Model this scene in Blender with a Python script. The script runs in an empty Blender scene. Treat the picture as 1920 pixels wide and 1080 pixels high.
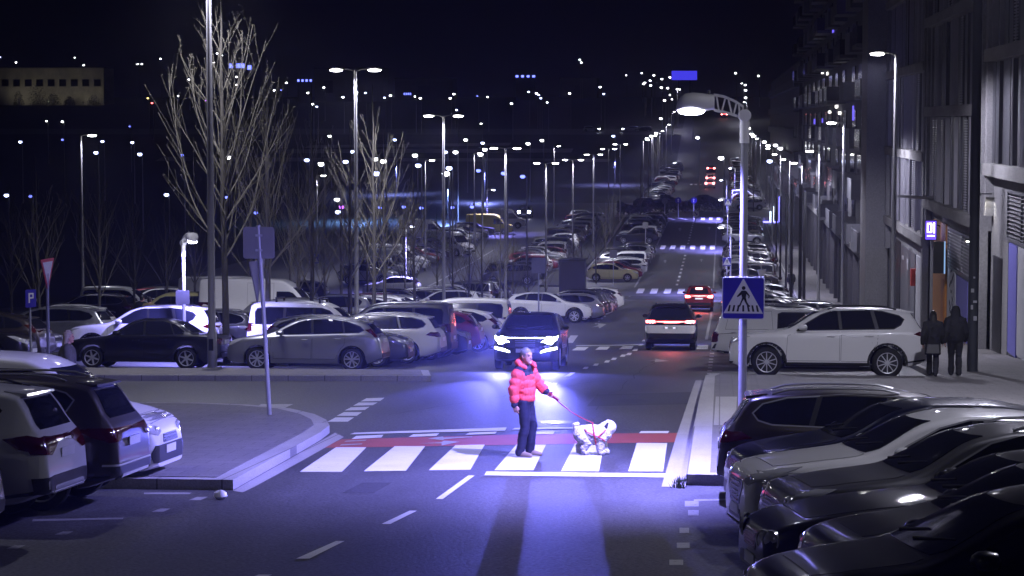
import bpy, bmesh, math, random
import numpy as np
from mathutils import Vector, Matrix
from mathutils.bvhtree import BVHTree
R = math.radians
rnd = random.Random(7)
S = bpy.context.scene
COL = S.collection

# ---------------------------------------------------------------- camera
F_PX = 4200.0                       # focal length in pixels of a 1920 px wide frame
EYE = Vector((0.0, 0.0, 5.4))
YAW, PITCH = R(5.33), R(-4.289)
cam = bpy.data.cameras.new('camera')
cam.sensor_width = 36.0
cam.lens = F_PX/1920*36
cam.clip_start = 0.5
cam.clip_end = 6000
cam_o = bpy.data.objects.new('camera', cam)
COL.objects.link(cam_o)
cam_o.location = EYE
cam_o.rotation_euler = (R(90)+PITCH, 0, YAW)
S.camera = cam_o

# ---------------------------------------------------------------- world, exposure
world = bpy.data.worlds.new('World')
S.world = world
world.use_nodes = True
wn = world.node_tree
wn.nodes.clear()
w_out = wn.nodes.new('ShaderNodeOutputWorld')
w_add = wn.nodes.new('ShaderNodeAddShader')
w_sky = wn.nodes.new('ShaderNodeTexSky')
w_sky.sky_type = 'NISHITA'
w_sky.sun_disc = False
w_sky.sun_elevation = R(-9)
w_sky.sun_rotation = R(200)
w_b1 = wn.nodes.new('ShaderNodeBackground')
w_b1.inputs['Strength'].default_value = 0.05
w_b2 = wn.nodes.new('ShaderNodeBackground')           # the night sky's own faint navy glow
w_b2.inputs['Color'].default_value = (0.22, 0.18, 0.85, 1)
w_b2.inputs['Strength'].default_value = 0.0018
wn.links.new(w_sky.outputs[0], w_b1.inputs['Color'])
wn.links.new(w_b1.outputs[0], w_add.inputs[0])
wn.links.new(w_b2.outputs[0], w_add.inputs[1])
wn.links.new(w_add.outputs[0], w_out.inputs['Surface'])

S.view_settings.view_transform = 'Standard'
S.view_settings.look = 'None'
S.view_settings.exposure = 0.0
S.view_settings.gamma = 1.0
S.render.engine = 'CYCLES'
S.cycles.use_denoising = True
S.cycles.max_bounces = 5
S.cycles.diffuse_bounces = 2
S.cycles.glossy_bounces = 3
S.cycles.transmission_bounces = 3
S.cycles.sample_clamp_indirect = 4.0
S.cycles.caustics_reflective = False
S.cycles.caustics_refractive = False
S.cycles.use_light_tree = True

LAMP_K = 1.0                        # overall strength of the street lamps
C_STREET = (0.80, 0.79, 1.0)       # neutral LED
C_CROSS = (0.275, 0.25, 1.0)         # bluish LED over the crossings
C_HEAD = (0.145, 0.15, 1.0)

# ---------------------------------------------------------------- terrain profile
_PY = [-40, 0, 36, 58, 79, 110, 144, 171, 215, 300, 404, 488, 525, 560, 620, 700, 800, 1100, 3200]
_PH = [1.0, 3.3, 5.4, 6.72, 8.15, 10.15, 12.3, 13.35, 13.6, 13.1, 12.2, 10.3, 7.6, 4.2, -0.6, -5.2, -8.2, -9.5, -11.0]

def pchip(xs, ys):
    xs = np.array(xs, float); ys = np.array(ys, float)
    h = np.diff(xs); d = np.diff(ys)/h
    n = len(xs); m = np.zeros(n)
    if n == 2:
        m[:] = d[0]
    else:
        for i in range(1, n-1):
            if d[i-1]*d[i] > 0:
                w1 = 2*h[i]+h[i-1]; w2 = h[i]+2*h[i-1]
                m[i] = (w1+w2)/(w1/d[i-1]+w2/d[i])
        m[0] = d[0]; m[-1] = d[-1]
    def f(x):
        x = min(max(x, xs[0]), xs[-1])
        i = min(max(int(np.searchsorted(xs, x)-1), 0), n-2)
        t = (x-xs[i])/h[i]
        return float((1+2*t)*(1-t)**2*ys[i] + t*(1-t)**2*h[i]*m[i] + t*t*(3-2*t)*ys[i+1] + t*t*(t-1)*h[i]*m[i+1])
    return f
_hp = pchip(_PY, _PH)
def gz(y):
    return EYE.z - _hp(y)
def slope(y):
    return (gz(y+.5)-gz(y-.5))

_Rc = cam_o.rotation_euler.to_matrix()
def ray(px, py):
    return (_Rc @ Vector(((px-960)/F_PX, (540-py)/F_PX, -1))).normalized()
def at(px, py, dz=0.0):
    """ground point seen at a pixel of the 1920x1080 photograph"""
    d = ray(px, py)
    lo, hi = 5.0, None
    t = 5.0
    prev = t
    while t < 3000:
        p = EYE + d*t
        if p.z <= gz(p.y)+dz:
            hi = t; lo = prev
            break
        prev = t
        t *= 1.02
    if hi is None:
        return EYE + d*900
    for _ in range(40):
        m = (lo+hi)/2
        p = EYE + d*m
        if p.z <= gz(p.y)+dz: hi = m
        else: lo = m
    return EYE + d*hi
def at_depth(px, py, depth):
    d = _Rc @ Vector(((px-960)/F_PX, (540-py)/F_PX, -1))
    return EYE + d*depth
def depth_of(p):
    return -(_Rc.inverted() @ (Vector(p)-EYE)).z
def x_at(px, y, zoff=1.0):
    """world x of a pixel column at street distance y"""
    t = y
    for _ in range(12):
        p = at_depth(px, 500, t)
        t += (y-p.y)
    return p.x

# ---------------------------------------------------------------- object helpers
def tag(o, label=None, cat=None, group=None, kind=None):
    if label: o['label'] = label
    if cat: o['category'] = cat
    if group: o['group'] = group
    if kind: o['kind'] = kind
    return o
def empty(name, loc=(0, 0, 0), rz=0.0, label=None, cat=None, group=None):
    o = bpy.data.objects.new(name, None)
    o.empty_display_size = .3
    COL.objects.link(o)
    o.location = loc
    o.rotation_euler = (0, 0, rz)
    return tag(o, label, cat, group)
class MB:
    def __init__(self):
        self.v = []; self.f = []; self.mi = []
    def add(self, vs, fs, m=0):
        n = len(self.v)
        self.v += [tuple(p) for p in vs]
        self.f += [tuple(i+n for i in f) for f in fs]
        self.mi += [m]*len(fs)
        return self
    def box(self, c, s, m=0, rz=0.0, rx=0.0, ry=0.0):
        hx, hy, hz = s[0]/2, s[1]/2, s[2]/2
        M = Matrix.Rotation(rz, 3, 'Z') @ Matrix.Rotation(ry, 3, 'Y') @ Matrix.Rotation(rx, 3, 'X')
        vs = []
        for z in (-hz, hz):
            for x, y in ((-hx, -hy), (hx, -hy), (hx, hy), (-hx, hy)):
                vs.append(Vector(c)+M @ Vector((x, y, z)))
        return self.add(vs, [(3, 2, 1, 0), (4, 5, 6, 7), (0, 1, 5, 4), (1, 2, 6, 5), (2, 3, 7, 6), (3, 0, 4, 7)], m)
    def box2(self, a, b, m=0):
        return self.box([(a[i]+b[i])/2 for i in range(3)], [abs(b[i]-a[i]) for i in range(3)], m)
    def tube(self, pts, rad, n=8, m=0, cap=True):
        pts = [Vector(p) for p in pts]
        if not isinstance(rad, (list, tuple)): rad = [rad]*len(pts)
        vs = []; fs = []
        up = None
        for i, p in enumerate(pts):
            d = (pts[min(i+1, len(pts)-1)]-pts[max(i-1, 0)])
            if d.length < 1e-9: d = Vector((0, 0, 1))
            d.normalize()
            if up is None:
                up = Vector((1, 0, 0)) if abs(d.x) < .9 else Vector((0, 1, 0))
            u = up-d*up.dot(d)
            if u.length < 1e-4: u = d.orthogonal()
            u.normalize(); w = d.cross(u); up = u
            for k in range(n):
                a = 2*math.pi*k/n
                vs.append(p+(u*math.cos(a)+w*math.sin(a))*rad[i])
        for i in range(len(pts)-1):
            for k in range(n):
                a, b = i*n+k, i*n+(k+1) % n
                fs.append((a, b, b+n, a+n))
        if cap:
            fs.append(tuple(reversed(range(n))))
            fs.append(tuple(range((len(pts)-1)*n, len(pts)*n)))
        return self.add(vs, fs, m)
    def lathe(self, prof, n=16, m=0, o=(0, 0, 0), axis='Z', cap=True):
        vs = []; fs = []
        for r, h in prof:
            for k in range(n):
                a = 2*math.pi*k/n
                c, s = r*math.cos(a), r*math.sin(a)
                p = {'Z': (c, s, h), 'Y': (c, h, s), 'X': (h, c, s)}[axis]
                vs.append((p[0]+o[0], p[1]+o[1], p[2]+o[2]))
        for i in range(len(prof)-1):
            for k in range(n):
                a, b = i*n+k, i*n+(k+1) % n
                fs.append((a, b, b+n, a+n))
        if cap:
            if prof[0][0] > 1e-4: fs.append(tuple(reversed(range(n))))
            if prof[-1][0] > 1e-4: fs.append(tuple(range((len(prof)-1)*n, len(prof)*n)))
        return self.add(vs, fs, m)
    def prism(self, poly, plane, a, b, m=0):
        """poly 2-D, extruded a..b along the third axis; plane 'XZ','YZ','XY'"""
        n = len(poly)
        def P(u, v, w):
            return {'XZ': (u, w, v), 'YZ': (w, u, v), 'XY': (u, v, w)}[plane]
        vs = [P(u, v, a) for u, v in poly]+[P(u, v, b) for u, v in poly]
        fs = [tuple(reversed(range(n))), tuple(range(n, 2*n))]
        for i in range(n):
            j = (i+1) % n
            fs.append((i, j, j+n, i+n))
        return self.add(vs, fs, m)
    def build(self, name, mats, parent=None, smooth=False, sharp=40, fixn=True):
        me = bpy.data.meshes.new(name)
        me.from_pydata(self.v, [], self.f)
        if not isinstance(mats, (list, tuple)): mats = [mats]
        for m in mats: me.materials.append(m)
        me.polygons.foreach_set('material_index', self.mi)
        if fixn:
            bm = bmesh.new(); bm.from_mesh(me)
            bmesh.ops.recalc_face_normals(bm, faces=bm.faces)
            bm.to_mesh(me); bm.free()
        if smooth:
            me.shade_smooth()
            me.set_sharp_from_angle(angle=R(sharp))
        me.update()
        o = bpy.data.objects.new(name, me)
        COL.objects.link(o)
        if parent: o.parent = parent
        return o
KIDS = {}
def kids_of(o):
    return [c for c in bpy.data.objects if c.parent == o]
def copy_tree(o, parent=None, kmap=None):
    c = o.copy(); COL.objects.link(c)
    if parent: c.parent = parent
    for ch in (kmap[o.name] if kmap is not None and o.name in kmap else ([] if kmap is not None else kids_of(o))):
        copy_tree(ch, c, kmap)
    return c
def kid_map():
    m = {}
    for o in bpy.data.objects:
        if o.parent: m.setdefault(o.parent.name, []).append(o)
    return m

# ---------------------------------------------------------------- materials
def nodes_of(name):
    m = bpy.data.materials.new(name); m.use_nodes = True
    nt = m.node_tree
    return m, nt, nt.nodes['Principled BSDF']
def mat(name, col, rough=.6, metal=0.0, coat=0.0, emit=None, es=0.0, noise=0.0, scale=8.0, bump=0.0, spec=.5):
    m, nt, b = nodes_of(name)
    b.inputs['Base Color'].default_value = (*col, 1)
    b.inputs['Roughness'].default_value = rough
    b.inputs['Metallic'].default_value = metal
    b.inputs['Coat Weight'].default_value = coat
    b.inputs['Coat Roughness'].default_value = .04
    b.inputs['Specular IOR Level'].default_value = spec
    if emit:
        b.inputs['Emission Color'].default_value = (*emit, 1)
        b.inputs['Emission Strength'].default_value = es
    if noise or bump:
        tc = nt.nodes.new('ShaderNodeTexCoord')
        nz = nt.nodes.new('ShaderNodeTexNoise')
        nz.inputs['Scale'].default_value = scale
        nz.inputs['Detail'].default_value = 6
        nt.links.new(tc.outputs['Object'], nz.inputs['Vector'])
        if noise:
            mx = nt.nodes.new('ShaderNodeMixRGB'); mx.blend_type = 'MIX'
            mx.inputs[1].default_value = tuple(c*(1-noise) for c in col)+(1,)
            mx.inputs[2].default_value = tuple(min(1, c*(1+noise)) for c in col)+(1,)
            nt.links.new(nz.outputs['Fac'], mx.inputs[0])
            nt.links.new(mx.outputs[0], b.inputs['Base Color'])
        if bump:
            bp = nt.nodes.new('ShaderNodeBump'); bp.inputs['Strength'].default_value = bump
            bp.inputs['Distance'].default_value = .02
            nt.links.new(nz.outputs['Fac'], bp.inputs['Height'])
            nt.links.new(bp.outputs[0], b.inputs['Normal'])
    return m
def emat(name, col, s):
    m = bpy.data.materials.new(name); m.use_nodes = True
    nt = m.node_tree; nt.nodes.clear()
    e = nt.nodes.new('ShaderNodeEmission'); o = nt.nodes.new('ShaderNodeOutputMaterial')
    e.inputs[0].default_value = (*col, 1); e.inputs[1].default_value = s
    nt.links.new(e.outputs[0], o.inputs[0])
    return m
def ground_mat(name, c1, c2, fine=60.0, rough=.85, patch=.25, bump=.5, tile=None, grout=.6, roughmin=None, speck=0.0):
    """asphalt / concrete: fine grain, broad stains, optional paving joints (world coordinates)"""
    m, nt, b = nodes_of(name)
    L = nt.links.new
    geo = nt.nodes.new('ShaderNodeNewGeometry')
    n1 = nt.nodes.new('ShaderNodeTexNoise'); n1.inputs['Scale'].default_value = fine; n1.inputs['Detail'].default_value = 4
    n2 = nt.nodes.new('ShaderNodeTexNoise'); n2.inputs['Scale'].default_value = .35; n2.inputs['Detail'].default_value = 8
    n2.inputs['Roughness'].default_value = .65
    mp = nt.nodes.new('ShaderNodeMapping'); mp.inputs['Scale'].default_value = (1.6, .35, 1)
    L(geo.outputs['Position'], n1.inputs['Vector'])
    L(geo.outputs['Position'], mp.inputs['Vector']); L(mp.outputs[0], n2.inputs['Vector'])
    mx = nt.nodes.new('ShaderNodeMixRGB')
    mx.inputs[1].default_value = (*c1, 1); mx.inputs[2].default_value = (*c2, 1)
    cr = nt.nodes.new('ShaderNodeMapRange'); cr.inputs[1].default_value = .3; cr.inputs[2].default_value = .7
    L(n1.outputs['Fac'], cr.inputs[0]); L(cr.outputs[0], mx.inputs[0])
    m2 = nt.nodes.new('ShaderNodeMixRGB'); m2.blend_type = 'MULTIPLY'; m2.inputs[0].default_value = 1
    r2 = nt.nodes.new('ShaderNodeMapRange'); r2.inputs[1].default_value = .3; r2.inputs[2].default_value = .7
    r2.inputs[3].default_value = 1-patch; r2.inputs[4].default_value = 1+patch
    L(n2.outputs['Fac'], r2.inputs[0])
    L(mx.outputs[0], m2.inputs[1]); L(r2.outputs[0], m2.inputs[2])
    last = m2
    if tile:
        br = nt.nodes.new('ShaderNodeTexBrick')
        br.inputs['Scale'].default_value = 1.0
        br.inputs['Brick Width'].default_value = tile[0]; br.inputs['Row Height'].default_value = tile[1]
        br.inputs['Mortar Size'].default_value = .012; br.offset = 0.5
        br.inputs['Color1'].default_value = (1, 1, 1, 1); br.inputs['Color2'].default_value = (.86, .86, .88, 1)
        br.inputs['Mortar'].default_value = (grout, grout, grout, 1)
        L(geo.outputs['Position'], br.inputs['Vector'])
        m3 = nt.nodes.new('ShaderNodeMixRGB'); m3.blend_type = 'MULTIPLY'; m3.inputs[0].default_value = 1
        L(last.outputs[0], m3.inputs[1]); L(br.outputs['Color'], m3.inputs[2]); last = m3
    L(last.outputs[0], b.inputs['Base Color'])
    rr = nt.nodes.new('ShaderNodeMapRange')
    rr.inputs[3].default_value = roughmin if roughmin else rough-.12; rr.inputs[4].default_value = rough
    L(n2.outputs['Fac'], rr.inputs[0]); L(rr.outputs[0], b.inputs['Roughness'])
    bp = nt.nodes.new('ShaderNodeBump'); bp.inputs['Strength'].default_value = bump; bp.inputs['Distance'].default_value = .012
    L(n1.outputs['Fac'], bp.inputs['Height']); L(bp.outputs[0], b.inputs['Normal'])
    return m
def paint_mark(name, col, wear=.45, under=(.05, .05, .052)):
    """road paint with worn spots that let the asphalt through"""
    m, nt, b = nodes_of(name); L = nt.links.new
    geo = nt.nodes.new('ShaderNodeNewGeometry')
    n1 = nt.nodes.new('ShaderNodeTexNoise'); n1.inputs['Scale'].default_value = 9; n1.inputs['Detail'].default_value = 10; n1.inputs['Roughness'].default_value = .75
    L(geo.outputs['Position'], n1.inputs['Vector'])
    r = nt.nodes.new('ShaderNodeMapRange'); r.inputs[1].default_value = wear-.12; r.inputs[2].default_value = wear+.02
    L(n1.outputs['Fac'], r.inputs[0])
    n2 = nt.nodes.new('ShaderNodeTexNoise'); n2.inputs['Scale'].default_value = 1.7; n2.inputs['Detail'].default_value = 5
    L(geo.outputs['Position'], n2.inputs['Vector'])
    mx = nt.nodes.new('ShaderNodeMixRGB'); mx.inputs[1].default_value = (*under, 1)
    mc = nt.nodes.new('ShaderNodeMixRGB'); mc.inputs[1].default_value = tuple(c*.72 for c in col)+(1,); mc.inputs[2].default_value = (*col, 1)
    L(n2.outputs['Fac'], mc.inputs[0]); L(mc.outputs[0], mx.inputs[2]); L(r.outputs[0], mx.inputs[0])
    L(mx.outputs[0], b.inputs['Base Color'])
    b.inputs['Roughness'].default_value = .6
    return m
M_ASPH = ground_mat('asphalt', (.016, .016, .018), (.098, .098, .102), fine=24, rough=.72, patch=.45, bump=.6, roughmin=.45)
M_PAVE = ground_mat('paving', (.14, .135, .13), (.21, .20, .195), fine=30, rough=.85, patch=.18, bump=.2, tile=(.6, .4), grout=.62)
M_KERB = ground_mat('kerb stone', (.30, .29, .28), (.42, .41, .39), fine=40, rough=.8, patch=.25, bump=.3, tile=(.9, 40.0), grout=.4)
M_SOIL = ground_mat('dark soil', (.012, .013, .010), (.028, .030, .022), fine=3, rough=.95, patch=.4, bump=.8)
M_WHITE = paint_mark('white road paint', (.78, .78, .78), wear=.39)
M_WHITE_OLD = paint_mark('worn road paint', (.42, .42, .42), wear=.44)
M_RED = paint_mark('red lane paint', (.36, .07, .055), wear=.40)
M_GALV = mat('galvanised steel', (.42, .43, .45), .42, .3, noise=.15, scale=6)
M_LAMPGREY = mat('lamp grey paint', (.24, .24, .25), .4, .3, noise=.08)
M_LAMPWHITE = mat('white lamp housing', (.82, .82, .80), .45)
M_BLACK = mat('black plastic', (.012, .012, .013), .5, noise=.2)
M_RUBBER = mat('tyre rubber', (.010, .010, .010), .8, bump=.3, scale=60)
M_CHROME = mat('chrome', (.72, .73, .75), .2, .6)
M_ALLOY = mat('alloy rim', (.62, .63, .65), .35, .35)
M_ALLOYDK = mat('dark alloy rim', (.10, .10, .11), .35, .8)
M_GLASS = mat('car glass', (.012, .013, .020), .09, 0.0, spec=.8)
M_HLENS = mat('headlight glass', (.60, .61, .64), .12, .3, coat=1)
M_RLENS = mat('tail lamp red glass', (.07, .004, .005), .12, 0, coat=1)
M_ORANGE = mat('indicator orange', (.6, .16, .02), .2)
M_PLATE = mat('number plate', (.62, .63, .66), .4)
M_GRILLE = mat('grille black', (.015, .015, .016), .35)
E_STREET = emat('street lamp glow', (1.0, .98, .96), 55)
E_FAR = emat('far lamp glow', (.93, .94, 1.0), 14)
E_CROSS = emat('crossing lamp glow', (.80, .80, 1.0), 38)
E_BLUE = emat('blue lamp glow', (.16, .20, 1.0), 4)
E_FARBLUE = emat('far bluish lamp glow', (.5, .58, 1.0), 11)
E_YEL = emat('amber lamp glow', (1.0, .75, .25), 5)
E_HEAD = emat('headlamp glow', (.62, .68, 1.0), 45)
E_DRL = emat('daylight strip glow', (.85, .88, 1.0), 14)
E_TAIL = emat('tail lamp glow', (1.0, .10, .10), 14)
E_BRAKE = emat('brake lamp glow', (1.0, .22, .22), 26)
E_PLATE = emat('plate lamp glow', (.8, .8, 1.0), 1.2)
# ================================================================ ground, road, pavements, markings
def sheet(name, poly, dz, material, step=2.0, wall=None, kind='structure', xstep=None):
    """flat polygon (x, y) laid on the terrain profile, dz above it; wall = depth of the vertical sides"""
    bm = bmesh.new()
    vs = [bm.verts.new((p[0], p[1], 0)) for p in poly]
    bm.faces.new(vs)
    y0 = min(p[1] for p in poly); y1 = max(p[1] for p in poly)
    y = math.ceil(y0/step)*step
    while y < y1:
        if y > y0+1e-3:
            g = bm.verts[:]+bm.edges[:]+bm.faces[:]
            bmesh.ops.bisect_plane(bm, geom=g, plane_co=(0, y, 0), plane_no=(0, 1, 0), dist=1e-4)
        y += step if y < 400 else step*4
    bmesh.ops.recalc_face_normals(bm, faces=bm.faces)
    for f in bm.faces:
        f.normal_update()
        if f.normal.z < 0: f.normal_flip()
    if wall:
        be = [e for e in bm.edges if len(e.link_faces) == 1]
        r = bmesh.ops.extrude_edge_only(bm, edges=be)
        nv = [v for v in r['geom'] if isinstance(v, bmesh.types.BMVert)]
        low = set(nv)
        for v in bm.verts:
            v.co.z = gz(v.co.y)+dz-(wall if v in low else 0)
        bmesh.ops.recalc_face_normals(bm, faces=bm.faces)
    else:
        for v in bm.verts: v.co.z = gz(v.co.y)+dz
    me = bpy.data.meshes.new(name); bm.to_mesh(me); bm.free()
    me.materials.append(material)
    o = bpy.data.objects.new(name, me); COL.objects.link(o)
    if kind: o['kind'] = kind
    return o
def join_sheets(name, objs, kind='structure'):
    mb = MB(); mats = []
    for o in objs:
        me = o.data
        m = me.materials[0]
        if m not in mats: mats.append(m)
        mb.add([v.co for v in me.vertices], [tuple(p.vertices) for p in me.polygons], mats.index(m))
        bpy.data.objects.remove(o)
    o = mb.build(name, mats, fixn=False)
    if kind: o['kind'] = kind
    return o
def strip(poly, w):
    """closed outline of a polyline widened by w to its left"""
    L = [Vector((p[0], p[1])) for p in poly]
    out = []
    for i, p in enumerate(L):
        a = L[max(i-1, 0)]; b = L[min(i+1, len(L)-1)]
        d = (b-a).normalized(); n = Vector((-d.y, d.x))
        out.append(p+n*w)
    return [tuple(p) for p in L]+[tuple(p) for p in reversed(out)]
def pxy(*pts):
    return [tuple(at(px, py).xy) for px, py in pts]

# the terrain: one sheet reaching the horizon
tb = MB()
xs = [-1600, -900, -500, -300, -180, -120, -80, -60, -46, -30, -15, 0, 12, 30, 60, 120, 300, 700, 1500]
ys = [-40, -20, 0, 10, 20, 30, 40, 50, 60, 70, 80, 90, 100, 115, 130, 145, 160, 175, 190, 215, 240, 270, 300, 340, 380, 404, 430, 460, 480, 500, 520, 540, 560, 580, 600, 620, 650, 700, 750, 800, 950, 1100, 1600, 2400, 3200]
vv = []; ff = []
for y in ys:
    for x in xs:
        z = gz(y)-.06
        if x < -46:                                   # the dark valley left of the car park
            t = min(1, (-46-x)/80.0)
            if 60 < y < 520: z -= 2.2*t*min(1, (y-60)/40)*min(1, (520-y)/60)
        vv.append((x, y, z))
nx = len(xs)
for j in range(len(ys)-1):
    for i in range(nx-1):
        a = j*nx+i
        ff.append((a, a+1, a+nx+1, a+nx))
tb.add(vv, ff)
g = tb.build('ground', M_SOIL, smooth=True, fixn=False); g['kind'] = 'structure'

sheet('road', [(-46, -38), (9.5, -38), (9.5, 346), (-46, 346)], 0.0, M_ASPH, step=2.0)
sheet('far_road', [(-10, 346), (7, 346), (8, 820), (-10, 820)], 0.0, M_ASPH, step=5.0)
sheet('cross_road', [(-420, 566), (-10, 566), (-10, 582), (-420, 582)], 0.01, M_ASPH, step=4.0)

# pavements ------------------------------------------------------------
KH = .15
sheet('pavement', [(5.75, 58.0), (9.6, 58.0), (9.6, 300), (5.75, 300)], KH, M_PAVE, 3.0, wall=.3)
bulb = [(-.12, 31.6), (5.9, 31.6), (5.9, 20), (9.6, 20), (9.6, 57.99), (-.05, 57.99), (-.18, 57.0)]
sheet('pavement', bulb, KH, M_PAVE, 2.0, wall=.3)
rk = pxy((1268, 925), (1271, 915), (1296, 770), (1311, 706))
kerb_r = [(-.46, 31.3), (-.46, 40), (-.42, 50), (-.36, 57.2), (-.2, 58.3)]
sheet('kerb', [(p[0], p[1]) for p in kerb_r]+[(.02, 58.3), (-.125, 57.1), (-.125, 31.59), (5.9, 31.59), (5.9, 31.3)], KH+.006, M_KERB, 2.0, wall=.3)
sheet('gutter', [(-.80, 31.0), (-.462, 31.0), (-.462, 40), (-.422, 50), (-.365, 57.5), (-.62, 57.5), (-.76, 40)], .006, M_KERB, 2.0)
sheet('kerb', [(5.6, 58.3), (5.748, 58.3), (5.748, 300), (5.6, 300)], KH+.006, M_KERB, 4.0, wall=.3)

# left island (rounded corner) -----------------------------------------
isl = pxy((286, 917), (437, 919), (470, 900), (545, 858), (600, 826), (618, 812), (612, 801), (590, 790), (545, 779), (470, 772), (380, 768), (235, 767))
isl = [(-15.5, isl[0][1])]+isl+[(-15.5, isl[-1][1])]
def inset(poly, d):
    c = []
    n = len(poly)
    A = sum(poly[i][0]*poly[(i+1) % n][1]-poly[(i+1) % n][0]*poly[i][1] for i in range(n))
    sg = 1 if A > 0 else -1
    for i in range(n):
        p = Vector(poly[i]); a = Vector(poly[i-1]); b = Vector(poly[(i+1) % n])
        n1 = (p-a).normalized(); n2 = (b-p).normalized()
        m = (Vector((-n1.y, n1.x))+Vector((-n2.y, n2.x)))*sg
        m = m.normalized()
        k = max(.5, m.dot(Vector((-n1.y, n1.x))*sg))
        c.append(tuple(p+m*(d/k)))
    return c
sheet('kerb', isl, KH-.008, M_KERB, 2.0, wall=.3)
sheet('pavement', inset(isl, .28), KH, M_PAVE, 2.0, wall=.05)
lg = pxy((437, 921), (470, 902), (545, 860), (600, 828), (628, 812), (645, 820), (560, 868), (480, 912), (455, 924))
sheet('gutter', lg, .006, M_KERB, 2.0)

# left median across the side street -----------------------------------
med = pxy((60, 727), (808, 715), (803, 704), (700, 703), (60, 705))
med = [(-34, med[0][1])]+med[1:3]+[(med[3][0], med[3][1]+.2), (-34, med[4][1]+.2)]
sheet('kerb', med, KH-.006, M_KERB, 2.0, wall=.3)
sheet('pavement', inset(med, .2), KH, M_PAVE, 2.0, wall=.05)
# planted strip with the trees and lamp posts between the two parking rows
sheet('planting_strip', [(-14.6, 63), (-12.3, 63), (-12.3, 165), (-14.6, 165)], .12, M_SOIL, 3.0, wall=.3)
sheet('planting_strip', [(-14.6, 180), (-12.3, 180), (-12.3, 300), (-14.6, 300)], .12, M_SOIL, 4.0, wall=.3)

# markings -------------------------------------------------------------
def marks(name, polys, material, dz=.004):
    return join_sheets(name, [sheet('m', p, dz, material, step=1.0) for p in polys])
def q(*pts): return pxy(*pts)
def stripes(px0, pitch, n, ytop, ybot, wpx=.5, lean=None):
    """zebra bars: px0 = centre of the first at mid height"""
    y = (ytop+ybot)/2
    a = at(px0, y); b = at(px0+pitch, y)
    yt = at(px0, ytop).y; yb = at(px0, ybot).y
    w = (b.x-a.x)*wpx
    return [[(a.x+(b.x-a.x)*i-w/2, yb), (a.x+(b.x-a.x)*i+w/2, yb), (a.x+(b.x-a.x)*i+w/2, yt), (a.x+(b.x-a.x)*i-w/2, yt)] for i in range(n)]
zs = [q((562, 885), (641, 885), (687, 839), (630, 839)), q((682, 884), (761, 883), (797, 837), (740, 837)), q((804, 882), (882, 881), (909, 834), (854, 835)),
      q((927, 882), (1000, 882), (1024, 834), (968, 834)), q((1052, 884), (1123, 884), (1133, 832), (1078, 832)), q((1178, 884), (1243, 884), (1251, 831), (1194, 831))]
marks('crosswalk_marking', zs, M_WHITE)
marks('bike_lane_paint', [q((606, 840), (1287, 829), (1289, 812), (1000, 814), (640, 824))], M_RED, .003)
bl = [q((656, 815), (947, 808), (950, 802), (665, 812)), q((659, 824), (715, 821), (719, 816), (668, 818)),
      q((766, 820), (818, 818), (824, 813), (775, 815)), q((872, 816), (928, 814), (932, 810), (880, 812)),
      q((1000, 815), (1037, 815), (1040, 810), (1003, 810)), q((1198, 813), (1252, 813), (1255, 809), (1202, 809)),
      q((908, 892), (1262, 896), (1262, 889), (912, 885)), q((960, 806), (1150, 803), (1150, 801), (965, 803))]
marks('lane_marking', bl, M_WHITE, .008)
fa = [q((637, 836), (678, 834), (680, 832), (640, 834)), q((645, 829), (685, 827), (688, 825), (650, 827)),
      q((785, 832), (828, 832), (828, 836), (862, 829), (832, 827), (828, 830)), q((802, 823), (830, 819), (832, 821), (885, 819), (886, 820), (834, 824), (830, 826))]
marks('bike_lane_arrow', fa, M_WHITE_OLD, .007)
dash = [q((817, 936), (830, 936), (890, 892), (878, 892)), q((715, 983), (732, 983), (782, 958), (768, 958)), q((555, 1048), (580, 1048), (646, 1015), (630, 1015)),
        q((430, 1100), (460, 1100), (510, 1078), (485, 1078)),
        q((1025, 731), (1035, 731), (1046, 718), (1037, 718)), q((1058, 706), (1068, 706), (1079, 699), (1070, 699))]
dots = [(1097, 690), (1116, 684), (1137, 678), (1150, 673), (1167, 667), (1178, 664), (1190, 656)]
dash += [q((x-5, y+2), (x+4, y+2), (x+7, y-2), (x-1, y-2)) for x, y in dots]
marks('lane_marking', dash, M_WHITE, .004)
yb = [q((614, 791), (652, 791), (664, 783), (629, 783)), q((631, 780), (669, 780), (679, 773), (645, 773)), q((646, 770), (684, 769), (693, 763), (658, 764)),
      q((662, 761), (699, 760), (708, 755), (673, 755)), q((676, 753), (713, 752), (721, 746), (687, 747))]
marks('yield_bars', yb, M_WHITE, .004)
marks('arrow_marking', [q((305, 768), (478, 765), (478, 768), (530, 767), (550, 758), (490, 758), (480, 763), (305, 766))], M_WHITE_OLD, .004)
y2 = [q((1072, 657), (1096, 657), (1104, 651), (1082, 651)), q((1116, 656), (1138, 656), (1144, 650), (1124, 650)), q((1160, 655), (1184, 655), (1188, 649), (1168, 649)),
      q((1306, 655), (1327, 655), (1328, 647), (1308, 647)), q((1060, 643), (1074, 643), (1084, 629), (1070, 629)), q((1080, 649), (1208, 647), (1208, 646), (1080, 648))]
marks('yield_bars', y2, M_WHITE, .004)
ar = [q((1213, 677), (1228, 676), (1228, 679), (1255, 677), (1228, 673), (1230, 675)), q((1108, 614), (1122, 612), (1124, 616), (1137, 608), (1120, 606), (1122, 610))]
for x, y in ((1247, 490), (1315, 488), (1275, 430), (1330, 428)):
    ar.append(q((x-1, y+3), (x+1, y+3), (x+1, y), (x+4, y), (x, y-3), (x-4, y), (x-1, y)))
marks('arrow_marking', ar, M_WHITE_OLD, .004)
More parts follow.
